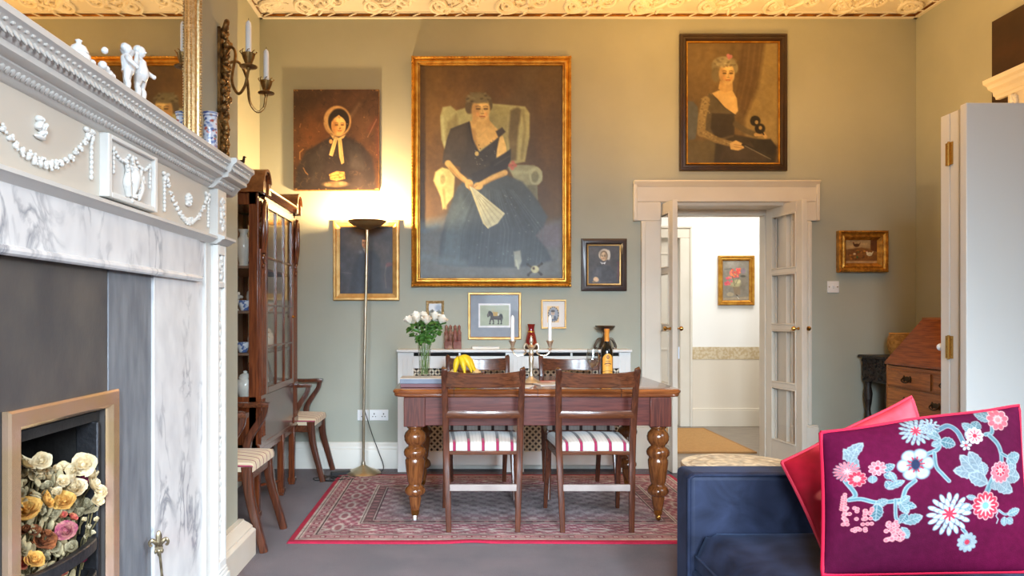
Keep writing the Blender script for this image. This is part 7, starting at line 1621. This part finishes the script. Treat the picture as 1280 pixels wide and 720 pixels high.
# white folded door leaves in front of the bureau
fd = thing('folding_door', 'tall white folding door leaves with brass hinges standing open by the bureau', 'folding door', (2.9, 3.62, 0)); fd['kind'] = 'thing'
def fleaf(x0, x1, ya, yb, zt_): 
    b = MB(); b.box(x0, x1, ya, yb, .012, zt_)
    return b.build('leaf_panel', M['white'], fd, world=True, bevel=.003)
fa = fleaf(2.497, 3.25, 3.55, 3.595, 2.256)
fb_ = fleaf(2.527, 3.25, 3.650, 3.712, 2.25); fc_ = fleaf(2.527, 3.25, 3.718, 3.785, 2.25)
for leaf_, (ya, yb, x) in ((fb_, (3.635, 3.650, 2.527)),):
    b = MB(); b.box(2.56, 2.60, 3.640, 3.650, .012, 2.25); b.build('edge_bead', M['white'], leaf_, world=True, bevel=.002)
for z in (ZP(434, 3.71), ZP(192, 3.71), .25):
    b = MB(); b.box(2.5225, 2.5275, 3.688, 3.742, z-.058, z+.058); b.tube([(2.521, 3.715, z-.062), (2.521, 3.715, z+.062)], .006, 10)
    for s in (-1, 1):
        for k in (-.04, 0, .04): b.ell((2.522, 3.715 + s*.018, z+k), (.001, .003, .003), None, 6, 4)
    for k in (-.03, .0, .03): b.tube([(2.521, 3.715, z+k-.001), (2.521, 3.715, z+k+.001)], .0068, 10)
    b.build('hinge', M['brass'], fb_, world=True)
kn = [(0, 0), (.010, 0), (.008, .006), (.007, .014), (.016, .022), (.020, .033), (.015, .044), (0, .048)]
MB().lathe(kn, (2.548, 3.785, ZP(434, 3.8)), 16, Matrix.Rotation(-PI/2, 3, 'X')).build('knob', M['plastic'], fc_, world=True)
MB().lathe(kn, (2.56, 3.65, ZP(437, 3.62)), 16, Matrix.Rotation(PI/2, 3, 'X')).build('knob', M['plastic'], fb_, world=True)
MB().lathe([(0, .0), (.03, .0), (.03, .012), (0, .012)], (3.2, 3.575, 0), 12).build('floor_pivot', M['brass'], fd, world=True)
# tall white cupboard with a moulded cornice against the right wall
cw = thing('white_cupboard', 'tall white painted cupboard with moulded cornice against the right wall', 'cupboard', (3.45, 4.1, 0))
UY0, UY1, UX = 3.82, 4.36, 3.316
MB().box(UX, XR-.035, UY0, UY1, .002, 2.56).build('cupboard_body', M['doorw'], cw, world=True, bevel=.004)
cpf = lambda o: [(UX+.02, 2.54), (UX-.006, 2.54), (UX-.010, 2.555), (UX-.022, 2.562), (UX-.026, 2.585), (UX-.055, 2.600), (UX-.062, 2.618), (UX-.085, 2.630), (UX-.090, 2.655), (UX+.02, 2.655)]
b = MB(); b.sweep_y(cpf(0), UY0-.08, UY1+.09); b.box(UX+.01, XR-.035, UY0-.079, UY1+.089, 2.575, 2.654); b.build('cornice', M['doorw'], cw, world=True, bevel=.002)
b = MB(); b.box(UX-.014, UX, UY0+.05, UY1-.05, .12, 2.30); dd = b.build('door', M['doorw'], cw, world=True, bevel=.004)
b = MB()
b.ring_yz(UX-.022, UX-.012, UY0+.13, UY1-.13, .25, 2.19, .012)
b.build('panel_moulding', M['white'], dd, world=True, bevel=.003)
MB().lathe(kn, (UX-.014, UY0+.09, 1.1), 16, Matrix.Rotation(-PI/2, 3, 'Y')).build('knob', M['brass'], dd, world=True)
b = MB(); rnd = random.Random(6)
for k in range(20): b.ell((UX-.006, UY1-.06+rnd.uniform(-.02, .02), 2.40+.13*k/20), (.012, .012, .014), (rnd.uniform(-1, 1), 0, 0), 7, 5)
b.build('carved_drop', M['white'], cw, world=True, smooth=60)
# ================================================================ camera and light
cam = bpy.data.cameras.new('camera'); co = bpy.data.objects.new('camera', cam); link(co)
co.location = (0, 0, CAMZ); co.rotation_euler = (PI / 2, 0, 0)
cam.sensor_width = 36; cam.lens = 36 * F / 1280
cam.shift_x = (640 - VX) / 1280; cam.shift_y = (VY - 360) / 1280
cam.clip_start = .05
SC.camera = co
def area(name, loc, rot, sx, sy, power, col):
    l = bpy.data.lights.new(name, 'AREA'); l.shape = 'RECTANGLE'; l.size = sx; l.size_y = sy; l.energy = power; l.color = col
    o = bpy.data.objects.new(name, l); link(o); o.location = loc; o.rotation_euler = rot; return o
for wx, yaw in ((-.85, -.26), (1.1, .16)):
    o = area('window_daylight', (wx, -3.5, 2.4), (PI/2 - .48, 0, yaw), 1.2, 2.4, 122, (.72, .87, 1.0)); o.data.spread = 1.05
o = area('bay_window_daylight', (3.55, .9, 2.1), (PI/2 - .8, 0, PI/2), 2.2, 2.0, 215, (.80, .91, 1.0)); o.data.spread = 1.9
area('hall_light', (2.9, 6.9, 2.85), (0, 0, 0), 1.2, 1.0, 42, (1.0, .97, .92))
def point(name, loc, power, r, col):
    l = bpy.data.lights.new(name, 'POINT'); l.energy = power; l.shadow_soft_size = r; l.color = col
    o = bpy.data.objects.new(name, l); link(o); o.location = loc; return o
point('lamp_bulb', (LAMPX, LAMPY, 1.925), 120, .03, (1.0, .66, .30))
def spot(name, loc, rot, power, size, col):
    l = bpy.data.lights.new(name, 'SPOT'); l.energy = power; l.spot_size = size; l.spot_blend = .8; l.color = col; l.shadow_soft_size = .15
    o = bpy.data.objects.new(name, l); link(o); o.location = loc; o.rotation_euler = rot; return o
spot('added_ceiling_warm_spot', (1.7, 3.8, 2.3), (PI, 0, 0), 290, 2.5, (1.0, .52, .13))  # added unseen spot that warms the ceiling, no fitting
o = spot('added_wall_wash_spot', (2.75, 4.7, 1.95), (PI, 0, 0), 34, 2.95, (1.0, .52, .13)); o.data.shadow_soft_size = .3  # added unseen spot washing the upper wall with warm light
o = spot('added_wall_wash_spot', (1.7, 4.6, 1.95), (PI, 0, 0), 82, 2.95, (1.0, .52, .13)); o.data.shadow_soft_size = .3  # second added wall spot, also without a fitting
w = bpy.data.worlds.new('daylight'); SC.world = w; w.use_nodes = True
w.node_tree.nodes['Background'].inputs['Color'].default_value = (.75, .85, 1.0, 1); w.node_tree.nodes['Background'].inputs['Strength'].default_value = 1.0
vs = SC.view_settings; vs.view_transform = 'Standard'; vs.look = 'None'; vs.gamma = 1.0; vs.use_curve_mapping = False; vs.exposure = -0.04
SC.cycles.max_bounces = 8; SC.cycles.diffuse_bounces = 4; SC.cycles.glossy_bounces = 4; SC.cycles.transparent_max_bounces = 12; SC.cycles.caustics_reflective = False; SC.cycles.caustics_refractive = False
SC.cycles.sample_clamp_indirect = 6.0
